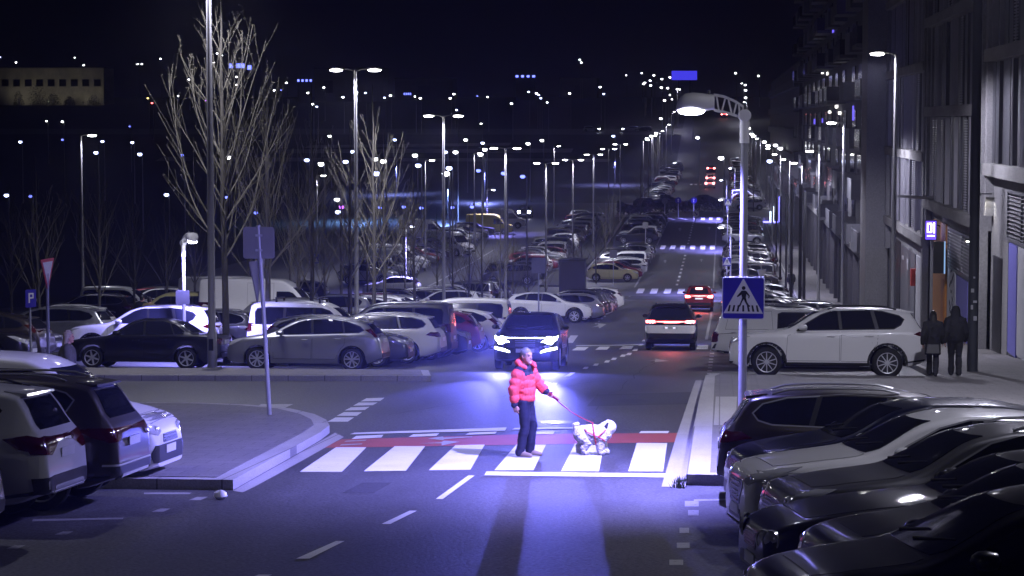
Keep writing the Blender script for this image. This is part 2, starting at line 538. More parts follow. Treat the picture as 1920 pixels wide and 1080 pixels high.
# far crossings, centre line, edge lines
marks('crosswalk_marking', stripes(1201, 25.5, 6, 541, 550), M_WHITE)
marks('crosswalk_marking', stripes(1243, 18.6, 6, 460, 467), M_WHITE)
marks('crosswalk_marking', stripes(1318, 14.6, 3, 408, 412.5)+[q((1245, 408), (1262, 412), (1268, 412), (1252, 408)), q((1265, 408), (1285, 412), (1292, 412), (1274, 408))], M_WHITE)
marks('crosswalk_marking', stripes(1296, 8.5, 6, 345, 349), M_WHITE)
cl = []
y = 84.0
while y < 300:
    if not (160 < y < 178 or 226 < y < 244):
        t = min(1, max(0, (y-84)/60))
        xc = -3.0*(1-t)+-3.55*t
        w = .07 if y < 150 else .10
        cl.append([(xc-w, y), (xc+w, y), (xc+w, y+1.9), (xc-w, y+1.9)])
    y += 5.2
marks('lane_marking', cl, M_WHITE, .004)
el = []
for a, b in ((92, 164), (180, 229), (243, 292)):
    el.append([(-.62, a), (-.5, a), (-.5, b), (-.62, b)])
    if a > 100: el.append([(-6.95, a), (-6.8, a), (-6.8, b), (-6.95, b)])
marks('edge_line', el, M_WHITE_OLD, .004)
dt = []
for i in range(12):
    t = i/11
    x, y = 1117+(1180-1117)*t, 607+(556-607)*t
    dt.append(q((x-2.2, y+1), (x+1.5, y+1), (x+2.6, y-1), (x-1, y-1)))
for i, (x, y) in enumerate(((1297, 945), (1300, 962), (1283, 995), (1281, 1023), (1268, 1055))):
    w = (13, 10, 9, 12, 13)[i]
    dt.append(q((x-w, y+5), (x+w, y+5), (x+w, y-5), (x-w, y-5)))
for i in range(16):
    yy = 706-i*5.4
    x = 1329+(1341-1329)*i/16
    dt.append(q((x-4, yy+1), (x+4, yy+1), (x+4, yy-1), (x-4, yy-1)))
for x, y in ((372, 935), (120, 1000), (30, 1026), (302, 957)):
    dt.append(q((x-18, y+3), (x+4, y+3), (x+18, y-3), (x-2, y-3)))
dt.append(q((270, 927), (355, 927), (360, 924), (270, 924)))
dt.append(q((1301, 940), (1380, 938), (1380, 935), (1301, 937)))
dt.append(q((60, 978), (230, 974), (232, 971), (62, 974)))
marks('parking_marking', dt, M_WHITE_OLD, .004)
# left car-park street lines
marks('edge_line', [q((800, 537), (925, 468), (928, 468), (805, 537))], M_WHITE_OLD, .004)
# manhole / drain by the median, litter near the kerb
marks('drain_cover', [q((375, 706), (408, 706), (422, 702), (388, 702))], M_BLACK, KH+.012)
# two pale steps on the right pavement
marks('tactile_paving', [q((1338, 813), (1378, 813), (1382, 757), (1342, 757))], M_KERB, KH+.006)

# repairs, cracks and oil stains in the asphalt
M_PATCH = ground_mat('asphalt repair', (.012, .012, .013), (.045, .045, .048), fine=22, rough=.8, patch=.3, bump=.7)
M_OIL = mat('oil stain', (.014, .014, .016), .75, noise=.3)
pt = [q((1100, 762), (1290, 758), (1296, 735), (1120, 740)), q((640, 925), (700, 925), (735, 905), (680, 905))]
marks('asphalt_patch', pt, M_PATCH, .002)
rk_ = random.Random(12)
ck = []
for (x0, y0, x1, y1) in ((-5.8, 39, -1.2, 41), (-6.5, 44, -3.0, 57), (-2.6, 46, -2.0, 70), (-18, 47, -8, 46)):
    n = 22; pts = []
    for i in range(n+1):
        t = i/n
        pts.append((x0+(x1-x0)*t+rk_.uniform(-.10, .10), y0+(y1-y0)*t+rk_.uniform(-.08, .08)))
    for a, b in zip(pts[:-1], pts[1:]):
        d = Vector((b[0]-a[0], b[1]-a[1])).normalized(); nx_ = Vector((-d.y, d.x))*rk_.uniform(.006, .016)
        ck.append([(a[0]-nx_.x, a[1]-nx_.y), (b[0]-nx_.x, b[1]-nx_.y), (b[0]+nx_.x, b[1]+nx_.y), (a[0]+nx_.x, a[1]+nx_.y)])
marks('road_crack', ck, M_PATCH, .0035)
ol = []
for (cx, cy, r_) in ((-1.9, 49, .4), (-5.0, 36.3, .2), (1.8, 22.6, .5), (-9.5, 28.5, .5)):
    ol.append([(cx+r_*math.cos(a_)*rk_.uniform(.6, 1.1), cy+r_*2*math.sin(a_)*rk_.uniform(.6, 1.1)) for a_ in [6.283*k/14 for k in range(14)]])
marks('oil_stain', ol, M_OIL, .0025)
cov = at(1050, 792)
marks('manhole_cover', [[(cov.x+.36*math.cos(6.283*k/20), cov.y+.36*math.sin(6.283*k/20)) for k in range(20)]], mat('manhole iron', (.05, .05, .055), .4, .6, noise=.3, scale=30), .0045)
# park paths on the dark slope beyond the valley
def tz(x, y):
    z = gz(y)
    if x < -46 and 60 < y < 520: z -= 2.2*min(1, (-46-x)/80.0)*min(1, (y-60)/40)*min(1, (520-y)/60)
    return z
def path_strip(pts, w):
    vs = []; fs = []
    for i, (x, y) in enumerate(pts):
        for dy in (-w/2, w/2): vs.append((x, y+dy, tz(x, y+dy)+.12))
    for i in range(len(pts)-1): fs.append((2*i, 2*i+2, 2*i+3, 2*i+1))
    o = MB().add(vs, fs).build('park_path', M_KERB, fixn=False)
    for p in o.data.polygons:
        if p.normal.z < 0: p.flip()
    o['kind'] = 'structure'
path_strip([(x, 527+.04*(x+70)) for x in range(-112, -28, 7)], 9)
path_strip([(x, 508-.05*(x+70)) for x in range(-130, -20, 7)], 7)
path_strip([(x, 540+.12*(x+70)) for x in range(-100, -50, 7)], 6)
# ================================================================ people and the dog
from mathutils import noise as mnoise
def ball_tube(mb, pts, rad, n=12):
    """round tube with domed ends"""
    pts = [Vector(q) for q in pts]; rad = list(rad)
    d0 = (pts[0]-pts[1]).normalized(); d1 = (pts[-1]-pts[-2]).normalized()
    P, Q = [], []
    for t in (.96, .75, .4): P.append(pts[0]+d0*rad[0]*t); Q.append(rad[0]*math.sqrt(1-t*t))
    P += pts; Q += rad
    for t in (.4, .75, .96): P.append(pts[-1]+d1*rad[-1]*t); Q.append(rad[-1]*math.sqrt(1-t*t))
    mb.tube(P, Q, n)
def loft(mb, rings, rot=0.0, n=20, cap=.6):
    """stack of horizontal ellipses ((x, y, z), rx, ry), domed ends"""
    R_ = []
    (c, rx, ry) = rings[0]; sg = -1 if rings[-1][0][2] > c[2] else 1
    for t in (.95, .7, .35): R_.append(((c[0], c[1], c[2]+sg*min(rx, ry)*cap*t), rx*math.sqrt(1-t*t), ry*math.sqrt(1-t*t)))
    R_ += rings
    (c, rx, ry) = rings[-1]
    for t in (.35, .7, .95): R_.append(((c[0], c[1], c[2]-sg*min(rx, ry)*cap*t), rx*math.sqrt(1-t*t), ry*math.sqrt(1-t*t)))
    vs, fs = [], []
    cr, sr = math.cos(rot), math.sin(rot)
    for c, rx, ry in R_:
        for k in range(n):
            a = 2*math.pi*k/n; x, y = math.cos(a)*rx, math.sin(a)*ry
            vs.append((c[0]+x*cr-y*sr, c[1]+x*sr+y*cr, c[2]))
    for i in range(len(R_)-1):
        for k in range(n):
            u, v = i*n+k, i*n+(k+1) % n; fs.append((u, v, v+n, u+n))
    fs.append(tuple(range(n))); fs.append(tuple(range((len(R_)-1)*n, len(R_)*n)))
    mb.add(vs, fs)
def nudge(me, fn):
    """move every vertex along its normal by fn(co)"""
    nn = [v.normal.copy() for v in me.vertices]
    cc = [v.co.copy() for v in me.vertices]
    out = []
    for c, n in zip(cc, nn): out += list(c+n*fn(c))
    me.vertices.foreach_set('co', out); me.update()
def fuse(mb, name, mats, parent, voxel=.008, smooth=4, post=None):
    """melt overlapping pieces into one continuous surface"""
    o = mb.build(name, mats)
    md = o.modifiers.new('r', 'REMESH'); md.mode = 'VOXEL'; md.voxel_size = voxel; md.use_smooth_shade = True
    if smooth:
        m2 = o.modifiers.new('s', 'SMOOTH'); m2.factor = .5; m2.iterations = smooth
    dg = bpy.context.evaluated_depsgraph_get(); dg.update()
    nm = bpy.data.meshes.new_from_object(o.evaluated_get(dg))
    bpy.data.objects.remove(o)
    nm.name = name
    nm.materials.clear()
    for m in (mats if isinstance(mats, (list, tuple)) else [mats]): nm.materials.append(m)
    nm.polygons.foreach_set('material_index', [0]*len(nm.polygons))
    if post: post(nm)
    nm.shade_smooth()
    o = bpy.data.objects.new(name, nm); COL.objects.link(o)
    if parent: o.parent = parent
    return o
M_SKIN = mat('skin', (.46, .25, .19), .55); M_HAIRG = mat('grey hair', (.15, .15, .155), .7, noise=.3, scale=40); M_HAIRD = mat('dark hair', (.012, .010, .009), .5)
M_HAIRB = mat('fair hair', (.30, .25, .20), .6, noise=.3, scale=40)
M_EYE = mat('eye dark', (.01, .01, .012), .2); M_LIP = mat('lip', (.34, .16, .14), .5)
M_REDJ = mat('red jacket', (.80, .085, .085), .85, noise=.06); M_NAVY = mat('navy cloth', (.008, .009, .032), .7, noise=.2)
M_DARKC = mat('black cloth', (.012, .012, .015), .8, noise=.2); M_GREYC = mat('grey cloth', (.10, .095, .10), .85, noise=.2)
M_YELC = mat('mustard cloth', (.34, .26, .08), .85, noise=.2); M_SHOE = mat('tan shoe', (.26, .19, .13), .6); M_BAG = mat('grey bag', (.10, .10, .10), .7)
def lerp3(a, b, t): return tuple(a[i]+(b[i]-a[i])*t for i in range(3))
def person(loc, rz, H, P, label, jacket, trousers, shoe, hair, jr=1.0, coat=0.0, hood=None, long_hair=False, fine=False, group=None, navy=None):
    """P: joints in metres for a 1.75 m figure facing +X; left is +Y"""
    k = H/1.75; vx = .0065 if fine else .012
    root = empty('person', loc, rz, label, 'person', group)
    J = {n: Vector(p)*k for n, p in P.items() if isinstance(p, tuple) and len(p) == 3}
    hy = P.get('turn', 0.0)
    fx = Vector((math.cos(hy), math.sin(hy), 0)); sx = Vector((-math.sin(hy), math.cos(hy), 0)); UZ = Vector((0, 0, 1))
    H0 = J['head']
    def hp(u, v, z): return H0+fx*u*k+sx*v*k+UZ*z*k
    B = MB()
    loft(B, [(tuple(hp(u, 0, z)), rx*k, ry*k) for z, u, rx, ry in ((-.105, .045, .040, .040), (-.075, .028, .066, .056), (-.04, .010, .086, .066), (0, 0, .096, .073), (.04, -.004, .099, .077), (.075, -.008, .088, .070), (.10, -.012, .062, .052))], hy)
    ball_tube(B, [hp(.085, 0, .018), hp(.104, 0, -.012), hp(.108, 0, -.024)], [.010*k, .014*k, .015*k], 8)
    ball_tube(B, [hp(.088, -.014, -.026), hp(.088, .014, -.026)], [.012*k]*2, 8)
    ball_tube(B, [hp(.088, -.02, -.056), hp(.088, .02, -.056)], [.010*k]*2, 8)
    ball_tube(B, [hp(.082, -.008, -.102), hp(.082, .008, -.102)], [.020*k]*2, 8)
    ball_tube(B, [hp(.088, -.036, .03), hp(.092, -.016, .028), hp(.092, .016, .028), hp(.088, .036, .03)], [.008*k, .010*k, .010*k, .008*k], 8)
    for s in (1, -1): ball_tube(B, [hp(-.012, .074*s, .025), hp(-.018, .082*s, .005), hp(-.004, .074*s, -.03)], [.010*k, .013*k, .008*k], 8)
    ball_tube(B, [J['neckb']-UZ*.05*k, hp(-.022, 0, -.07)], [.066*k, .056*k])
    loft(B, [(tuple(J['pelvis']), .11*k, .15*k), (tuple(J['waist']), .10*k, .13*k), (tuple(J['chest']), .12*k, .16*k), (tuple(J['neckb']-UZ*.03*k), .07*k, .10*k)])
    for sd, s in (('l', 1), ('r', -1)):
        ball_tube(B, [J['neckb']-UZ*.04*k, J['sh'+sd], J['el'+sd], J['wr'+sd]], [.06*k, .058*k, .042*k, .029*k])
        w = J['wr'+sd]; d = (J['ha'+sd]-w).normalized()
        fwd = Vector((1, 0, 0)); side = (fwd-d*fwd.dot(d)).normalized(); nrm = side.cross(d)*s      # thumb side, palm side
        if nrm.y*s > 0: nrm = -nrm
        for f in range(4):
            o = (1.5-f)*.0195*k; ln = (.066, .076, .071, .056)[f]*k
            b = w+d*.088*k+side*o
            cu = P.get('curl', 1)*(.28+.07*f)
            ball_tube(B, [w+d*.02*k+side*o*.6, w+d*.05*k+side*o, b], [.016*k, .0145*k, .011*k], 8)
            m = b+(d+nrm*cu).normalized()*ln*.5
            ball_tube(B, [b, m, m+(d+nrm*cu*2.6).normalized()*ln*.5], [.0105*k, .0095*k, .0085*k], 8)
        t0 = w+d*.03*k+side*.022*k; t1 = t0+(d*.7+side*.55+nrm*.35).normalized()*.042*k
        ball_tube(B, [t0, t1, t1+(d+side*.1+nrm*.35).normalized()*.032*k], [.015*k, .012*k, .0095*k], 8)
        ball_tube(B, [J['pelvis'].lerp(J['hip'+sd], .6), J['hip'+sd], J['kn'+sd], J['an'+sd], J['an'+sd].lerp(J['to'+sd], .9)], [.09*k, .085*k, .056*k, .04*k, .03*k])
    def eyes(me):
        for p in me.polygons:
            c = p.center-H0
            u, v, z = c.dot(fx)/k, c.dot(sx)/k, c.z/k
            if u > .05 and abs(abs(v)-.033) < .013 and abs(z-.010) < .008: p.material_index = 1
            elif u > .05 and abs(v) < .024 and abs(z+.058) < .006: p.material_index = 2
            elif u > .05 and abs(abs(v)-.033) < .017 and abs(z-.033) < .006: p.material_index = 3
    fuse(B, 'body', [M_SKIN, M_EYE, M_LIP, hair], root, vx, 2, eyes)
    if hair:
        Hm = MB()
        loft(Hm, [(tuple(hp(u, 0, z)), rx*k, ry*k) for z, u, rx, ry in ((-.06, -.030, .070, .070), (-.02, -.022, .088, .080), (.02, -.016, .098, .086), (.055, -.014, .103, .088), (.085, -.016, .090, .078), (.108, -.018, .062, .056))], hy)
        if long_hair:
            loft(Hm, [(tuple(hp(u, 0, z)), rx*k, ry*k) for z, u, rx, ry in ((-.34, -.085, .03, .07), (-.26, -.085, .04, .095), (-.15, -.075, .055, .105), (-.05, -.05, .07, .10), (.03, -.03, .08, .095))], hy)
        def trim(me):
            bm = bmesh.new(); bm.from_mesh(me)
            dl = []
            for v in bm.verts:
                c = v.co-H0; u, vv, z = c.dot(fx)/k, c.dot(sx)/k, c.z/k
                if (u > .052 and z < .062) or (u > .0 and z < -.015 and abs(vv) < .2) or (not long_hair and z < -.088): dl.append(v)
                elif z < .055 and u > .02 and abs(vv) < .06: dl.append(v)
            bmesh.ops.delete(bm, geom=dl, context='VERTS')
            for v in bm.verts: v.co += (v.co-H0).normalized()*(mnoise.noise(v.co*55)*.006+mnoise.noise(v.co*18)*.006)*k
            bm.to_mesh(me); bm.free()
        fuse(Hm, 'hair', hair, root, .008, 2, trim)
    T = MB()
    loft(T, [(tuple(J['pelvis']-UZ*.05*k), .135*k, .17*k), (tuple(J['pelvis']+UZ*.08*k), .13*k, .165*k)])
    for sd in 'lr':
        h, kn, an = J['hip'+sd], J['kn'+sd], J['an'+sd]
        ball_tube(T, [h, h.lerp(kn, .5), kn, kn.lerp(an, .5), an-UZ*.008*k], [.112*k, .096*k, .080*k, .078*k, .074*k], 14)
    def folds(me):
        nudge(me, lambda c: (mnoise.noise(Vector((c.x*9, c.y*9, c.z*7)))*.010+mnoise.noise(Vector((c.x*4, c.y*4, c.z*22)))*.007)*k)
    fuse(T, 'trousers', trousers, root, .012, 3, folds)
    for sd in 'lr':
        a, t = J['an'+sd], J['to'+sd]
        f = (t-a); f.z = 0; f.normalize()
        lo = min(t.z-.03*k, a.z-.075*k)
        Sh = MB()
        ball_tube(Sh, [a-UZ*.035*k-f*.03*k, a.lerp(t, .5)-UZ*.01*k, t+f*.015*k], [.046*k, .044*k, .036*k], 12)
        ball_tube(Sh, [a+UZ*.02*k, a-UZ*.03*k], [.046*k, .048*k])
        def sole(me):
            for v in me.vertices:
                if v.co.z < lo+.012*k: v.co.z = lo+.004*k
        fuse(Sh, 'shoe', shoe, root, .008, 2, sole)
    C = MB()
    pv, wa, ch, nb = J['pelvis'], J['waist'], J['chest'], J['neckb']
    rings = []
    if coat: rings += [(tuple(pv-UZ*coat*k), .17*k*jr, .21*k*jr), (tuple(pv-UZ*coat*.5*k), .165*k*jr, .205*k*jr)]
    rings += [(tuple(pv-UZ*.03*k), .150*k*jr, .19*k*jr), (tuple(pv+UZ*.08*k), .165*k*jr, .205*k*jr), (tuple(wa), .168*k*jr, .205*k*jr), (tuple(ch-UZ*.06*k), .172*k*jr, .215*k*jr), (tuple(ch+UZ*.04*k), .162*k*jr, .205*k*jr), (tuple(nb-UZ*.03*k), .115*k*jr, .15*k*jr), (tuple(nb+UZ*.02*k), .085*k, .09*k)]
    loft(C, rings, 0, 24, .15)
    for sd in 'lr':
        ball_tube(C, [nb.lerp(J['sh'+sd], .5)-UZ*.02*k, J['sh'+sd], J['sh'+sd].lerp(J['el'+sd], .5), J['el'+sd], J['el'+sd].lerp(J['wr'+sd], .5), J['el'+sd].lerp(J['wr'+sd], .95)], [.10*k*jr, .098*k*jr, .092*k*jr, .083*k*jr, .077*k*jr, .062*k*jr], 16)
    def colour(me):
        puff = navy is not None
        def puffed(c):
            # along an arm or the trunk?
            best = (abs((c-Vector((wa.x, wa.y, c.z))).length)-.05, c.z)
            for sd in 'lr':
                for a, b, o in ((J['sh'+sd], J['el'+sd], 0.0), (J['el'+sd], J['wr'+sd], .29)):
                    t = max(0, min(1, (c-a).dot(b-a)/(b-a).length_squared)); dd = (c-(a+(b-a)*t)).length
                    if dd < best[0]: best = (dd, o+t*(b-a).length)
            return ((abs(math.sin(math.pi*best[1]/(.125*k)))-.6)*.017*k if puff else 0)+(mnoise.noise(c*12)*.012+mnoise.noise(c*30)*.006)*k
        nudge(me, puffed)
        if not puff: return
        for p in me.polygons:
            c = p.center; z = c.z/k
            arm = min((c-J['sh'+sd].lerp(J['el'+sd], t)).length for sd in 'lr' for t in (.25, .5, .75))/k
            if 1.285+.05*(c.x-ch.x)/.15 < z and arm > .125: p.material_index = 1
            for sd in 'lr':
                w = J['wr'+sd]; e = J['el'+sd]
                t = (c-e).dot(w-e)/(w-e).length_squared
                if t > .86 and (c-w).length < .11*k: p.material_index = 1
            if z < .895 and min((c-J['wr'+sd]).length for sd in 'lr') > .13*k: p.material_index = 1
    fuse(C, 'jacket', [jacket, navy] if navy else jacket, root, .009 if fine else .014, 3, colour)
    if hood:
        Hd = MB()
        if hood == 'down':
            pts = [hp(.075, -.105, -.165), hp(.0, -.135, -.145), hp(-.09, -.11, -.11), hp(-.135, 0, -.085), hp(-.09, .11, -.11), hp(.0, .135, -.145), hp(.075, .105, -.165)]
            ball_tube(Hd, pts, [.035*k, .05*k, .062*k, .070*k, .062*k, .05*k, .035*k])
            ball_tube(Hd, [hp(-.09, -.08, -.13), hp(-.125, 0, -.16), hp(-.09, .08, -.13)], [.06*k, .075*k, .06*k])
        else:
            loft(Hd, [(tuple(hp(u, 0, z)), rx*k, ry*k) for z, u, rx, ry in ((-.19, -.03, .13, .15), (-.12, -.03, .12, .13), (-.03, -.025, .122, .115), (.05, -.025, .122, .11), (.10, -.03, .09, .085))], hy)
        fuse(Hd, 'hood', jacket, root, .009, 3, folds if hood == 'down' else None)
    return root, J
STAND = dict(pelvis=(0, 0, .93), waist=(-.005, 0, 1.10), chest=(0, 0, 1.30), neckb=(0, 0, 1.46), head=(.03, 0, 1.625),
    shl=(0, .175, 1.40), ell=(-.03, .24, 1.12), wrl=(.04, .25, .88), hal=(.06, .25, .78), shr=(0, -.175, 1.40), elr=(-.03, -.24, 1.12), wrr=(.04, -.25, .88), har=(.06, -.25, .78),
    hipl=(0, .095, .90), knl=(.03, .10, .49), anl=(0, .10, .085), tol=(.17, .12, .035), hipr=(0, -.095, .90), knr=(.03, -.10, .49), anr=(0, -.10, .085), tor=(.17, -.12, .035))
def walk(d=.22, **k):
    p = dict(STAND)
    p.update(knl=(.14, .09, .50), anl=(d*.8, .09, .085), tol=(d*.8+.17, .10, .035), knr=(.0, -.09, .49), anr=(-d, -.09, .11), tor=(-d+.15, -.10, .04),
             elr=(.02, -.24, 1.12), wrr=(.16, -.25, .90), har=(.2, -.25, .8), ell=(-.12, .24, 1.13), wrl=(-.08, .26, .88), hal=(-.08, .26, .78))
    p.update(k); return p
mp = at(984, 857)
MAN = walk(.03, knl=(.10, .09, .50), anl=(.05, .09, .085), tol=(.22, .08, .035), anr=(-.05, -.09, .085), tor=(.12, -.12, .035), knr=(.035, -.09, .49),
           pelvis=(.0, 0, .92), chest=(-.02, 0, 1.30), neckb=(-.015, 0, 1.455), head=(.035, -.005, 1.615), turn=-.5,
           shr=(-.05, -.18, 1.385), elr=(-.10, -.27, 1.10), wrr=(-.08, -.26, .86), har=(-.06, -.26, .76), shl=(.02, .17, 1.40), ell=(.14, .25, 1.16), wrl=(.30, .22, 1.02), hal=(.385, .20, .97), curl=1.4)
man, MJ = person((mp.x, mp.y, mp.z+.012), R(-14), 1.74, MAN, 'grey haired man in a red padded jacket walking a white dog over the zebra', M_REDJ, M_NAVY, M_SHOE, M_HAIRG, 1.0, 0, 'down', fine=True, navy=M_NAVY)
# jacket details: zip, pocket, white hem tag
mb = MB(); mb.box((.02, -.19, 1.13), (.08, .012, .014), rz=.1, ry=.5); mb.build('pocket_zip', M_NAVY, man)
# --- dog ---------------------------------------------------------------
M_FUR = mat('white curly fur', (.80, .78, .75), .95, noise=.08, scale=22, bump=.9)
dp = at(1112, 853)
dog = empty('dog', (dp.x, dp.y, dp.z+.014), R(4), 'curly white dog with a red harness standing on the zebra crossing', 'dog')
D = MB(); X = .84
def dp_(x, y, z): return Vector((x*X, y, z))
ball_tube(D, [dp_(-.22, 0, .325), dp_(-.12, 0, .330), dp_(.02, 0, .315), dp_(.14, 0, .315), dp_(.20, 0, .345)], [.138, .150, .165, .162, .14], 16)
ball_tube(D, [dp_(.18, 0, .36), dp_(.26, .01, .41), dp_(.30, .02, .43)], [.13, .125, .122], 14)
ball_tube(D, [dp_(.31, .03, .42), dp_(.34, .09, .395), dp_(.36, .125, .385)], [.11, .075, .055], 12)
ball_tube(D, [dp_(-.27, 0, .38), dp_(-.345, 0, .43), dp_(-.35, .01, .475), dp_(-.30, .02, .485)], [.045, .045, .045, .035], 10)
for s_, fo, ho in ((1, .05, -.03), (-1, -.03, .06)):
    ball_tube(D, [dp_(-.20+ho*.3, .06*s_, .27), dp_(-.16+ho*.7, .07*s_, .18), dp_(-.245+ho, .07*s_, .10), dp_(-.235+ho, .07*s_, .042), dp_(-.195+ho, .07*s_, .034)], [.11, .085, .062, .056, .045], 10)
    ball_tube(D, [dp_(.16, .06*s_, .28), dp_(.15+fo*.5, .07*s_, .17), dp_(.165+fo, .07*s_, .085), dp_(.17+fo, .07*s_, .042), dp_(.215+fo, .07*s_, .034)], [.10, .078, .062, .056, .045], 10)
def fur(me):
    nudge(me, lambda c: abs(mnoise.noise(c*30))*.013+abs(mnoise.noise(c*75))*.010-.004)
    for p in me.polygons:
        if (p.center-dp_(.375, .155, .385)).length < .03: p.material_index = 1
fuse(D, 'body', [M_FUR, M_EYE], dog, .007, 1, fur)
for s_ in (1, -1):
    m1 = MB(); ball_tube(m1, [dp_(.275, .02+s_*.085, .50), dp_(.245, .02+s_*.11, .46), dp_(.25, .02+s_*.11, .41)], [.022, .034, .024], 10)
    m1.build('ear', mat('dark ear fur', (.035, .033, .035), .95) if s_ < 0 else M_FUR, dog, smooth=True)
M_STRAP = mat('red strap', (.55, .03, .05), .5)
mb = MB()
def ringy(x, zc, ry, rz, tilt):
    pts = []
    for i in range(25):
        a = 2*math.pi*i/24
        pts.append((x+tilt*math.sin(a)*rz, math.cos(a)*ry, zc+math.sin(a)*rz))
    mb.tube(pts, .009, 5, cap=False)
ringy(.02, .318, .183, .182, -.15)
mb.tube([(-.14, -.13, .43), (-.10, -.165, .38), (-.01, -.182, .340), (.08, -.184, .305), (.15, -.17, .265), (.19, -.135, .225)], .009, 5)
mb.tube([(.08, -.184, .31), (.15, -.168, .37), (.20, -.13, .41)], .009, 5)
mb.build('harness', M_STRAP, dog, smooth=True)
# --- leash from the left hand to the harness ----------------------------
hand = man.matrix_world if False else None
Mw = Matrix.Translation(man.location) @ Matrix.Rotation(man.rotation_euler.z, 4, 'Z')
h0 = Mw @ Vector(MJ['hal'])
Md = Matrix.Translation(dog.location) @ Matrix.Rotation(dog.rotation_euler.z, 4, 'Z')
h1 = Md @ Vector((.005, 0, .505))
ls = empty('leash', h0, 0, 'red dog leash running from the man\'s hand down to the dog harness', 'leash')
d = h1-h0
mb = MB(); mb.tube([Vector((0, 0, .02))-d.normalized()*.05, d.normalized()*.03, d.normalized()*.14], [.018, .022, .018], 8); mb.build('grip', mat('dark red grip', (.28, .02, .05), .4), ls, smooth=True)
mb = MB()
pts = []
for i in range(13):
    t = .06+.94*i/12
    p = d*t; p.z -= .05*math.sin(math.pi*t); pts.append(p)
mb.tube(pts, .007, 5); mb.build('cord', M_STRAP, ls)
# --- other people ---------------------------------------------------------
p1 = at(1748, 716); p2 = at(1790, 716)
person((p1.x, p1.y, gz(p1.y)+KH), R(82), 1.68, walk(.26), 'long haired person in a long dark coat walking away past the white SUV', M_DARKC, M_DARKC, M_DARKC, M_HAIRD, 1.02, .34, None, True)
person((p2.x, p2.y, gz(p2.y)+KH), R(86), 1.80, walk(.16), 'person in a dark hooded jacket walking away beside the thick dark pole', M_DARKC, M_DARKC, M_DARKC, M_HAIRD, 1.12, 0, 'up')
bg = empty('shoulder_bag', (p1.x-.02, p1.y-.26, gz(p1.y)+KH+.62), R(5), 'dark grey bag hanging at the hip of the person with long hair', 'bag')
mb = MB(); mb.prism([(-.16, 0), (.16, 0), (.14, .22), (-.14, .22)], 'XZ', -.05, .05); mb.build('pouch', M_BAG, bg)
mb = MB(); mb.tube([(-.13, 0, .2), (-.05, .05, .62), (.1, .12, .72)], .012, 5); mb.build('strap', M_DARKC, bg)
person((x_at(115, 40), 40.3, gz(40.3)+KH), R(20), 1.62, walk(.12), 'person with fair hair and grey top at far left, half hidden behind the SUV roofs', M_GREYC, M_NAVY, M_DARKC, M_HAIRB, 1.05, .1, None, True)
person((x_at(279, 84), 84, gz(84)), R(80), 1.72, walk(.1), 'person in a mustard coat behind the parked cars at left', M_YELC, M_DARKC, M_DARKC, M_HAIRD, 1.05, .2, None)
person((x_at(265, 84.4), 84.4, gz(84.4)), R(70), 1.78, walk(.1), 'person in dark clothes beside the mustard coat at left', M_DARKC, M_DARKC, M_DARKC, M_HAIRD, 1.05, 0, None)
person((x_at(1484, 172), 172, gz(172)+KH), R(90), 1.75, walk(.2), 'tiny person in dark clothes far down the right pavement', M_DARKC, M_DARKC, M_DARKC, M_HAIRD, 1.05, .2, None)
# ================================================================ street lamps
def spot(parent, loc, energy, col, size, blend=.6, rad=.12, aim=None, name='lamp_light'):
    l = bpy.data.lights.new(name, 'SPOT')
    l.energy = energy; l.color = col; l.spot_size = R(size); l.spot_blend = blend; l.shadow_soft_size = rad
    o = bpy.data.objects.new(name, l); COL.objects.link(o)
    o.location = loc
    if aim: o.rotation_euler = Vector(aim).to_track_quat('-Z', 'Y').to_euler()
    if parent: o.parent = parent
    return o
def lamp_head(parent, dx, z, L=.62, W=.30, glow=None, name='lamp_head'):
    """flat oval luminaire whose centre is at x=dx"""
    prof = [(-1, .0), (-.9, .55), (-.6, .9), (-.1, 1), (.5, .9), (.85, .6), (1, .25)]
    mb = MB()
    vs = []; fs = []
    n = 10
    for t, w in prof:
        for k in range(n):
            a = 2*math.pi*k/n
            c, s = math.cos(a), math.sin(a)
            zz = s*.055*max(w, .2)+(.02 if s > 0 else -.0)*w
            vs.append((dx+t*L/2*(1 if dx >= 0 else -1)*-1, c*W/2*max(w, .05), z+zz))
    for i in range(len(prof)-1):
        for k in range(n):
            a, b = i*n+k, i*n+(k+1) % n
            fs.append((a, b, b+n, a+n))
    fs.append(tuple(range(n))); fs.append(tuple(range((len(prof)-1)*n, len(prof)*n)))
    mb.add(vs, fs)
    h = mb.build(name, M_LAMPGREY, parent, smooth=True)
    g = MB()
    g.lathe([(.0, -.105), (.10, -.10), (.16, -.08), (.19, -.045)], 14)
    g.v = [(dx+x*1.25, y*.85, z+zz) for x, y, zz in g.v]
    g.build('lamp_glass', glow or E_STREET, h, smooth=True)
    return h
def make_street_lamp(twin, H=10.0, name=None):
    root = empty('street_lamp')
    p = MB()
    p.tube([(0, 0, -.1), (0, 0, .9), (0, 0, .95), (0, 0, H*.5), (0, 0, H-.05)], [.11, .11, .085, .075, .05], 10)
    p.box((0, 0, -.02), (.34, .34, .06))
    p.build('pole', M_LAMPGREY, root, smooth=True)
    d = MB(); d.box((0, -.105, .6), (.10, .02, .30)); d.build('access_door', M_BLACK, root)
    a = MB()
    xs_ = (-.7, .7) if twin else (-.62,)
    for x in xs_:
        s = 1 if x > 0 else -1
        a.tube([(0, 0, H-.12), (s*.15, 0, H-.03), (s*.42, 0, H)], [.035, .032, .028], 8)
    a.build('arm', M_LAMPGREY, root, smooth=True)
    for x in xs_: lamp_head(root, x, H)
    return root
TW = make_street_lamp(True)
tag(TW, 'x', 'street lamp')
SG = make_street_lamp(False)
tag(SG, 'x', 'street lamp')
_used = {}
def tree_of(o):
    return [(c, tree_of(c)) for c in kids_of(o)]
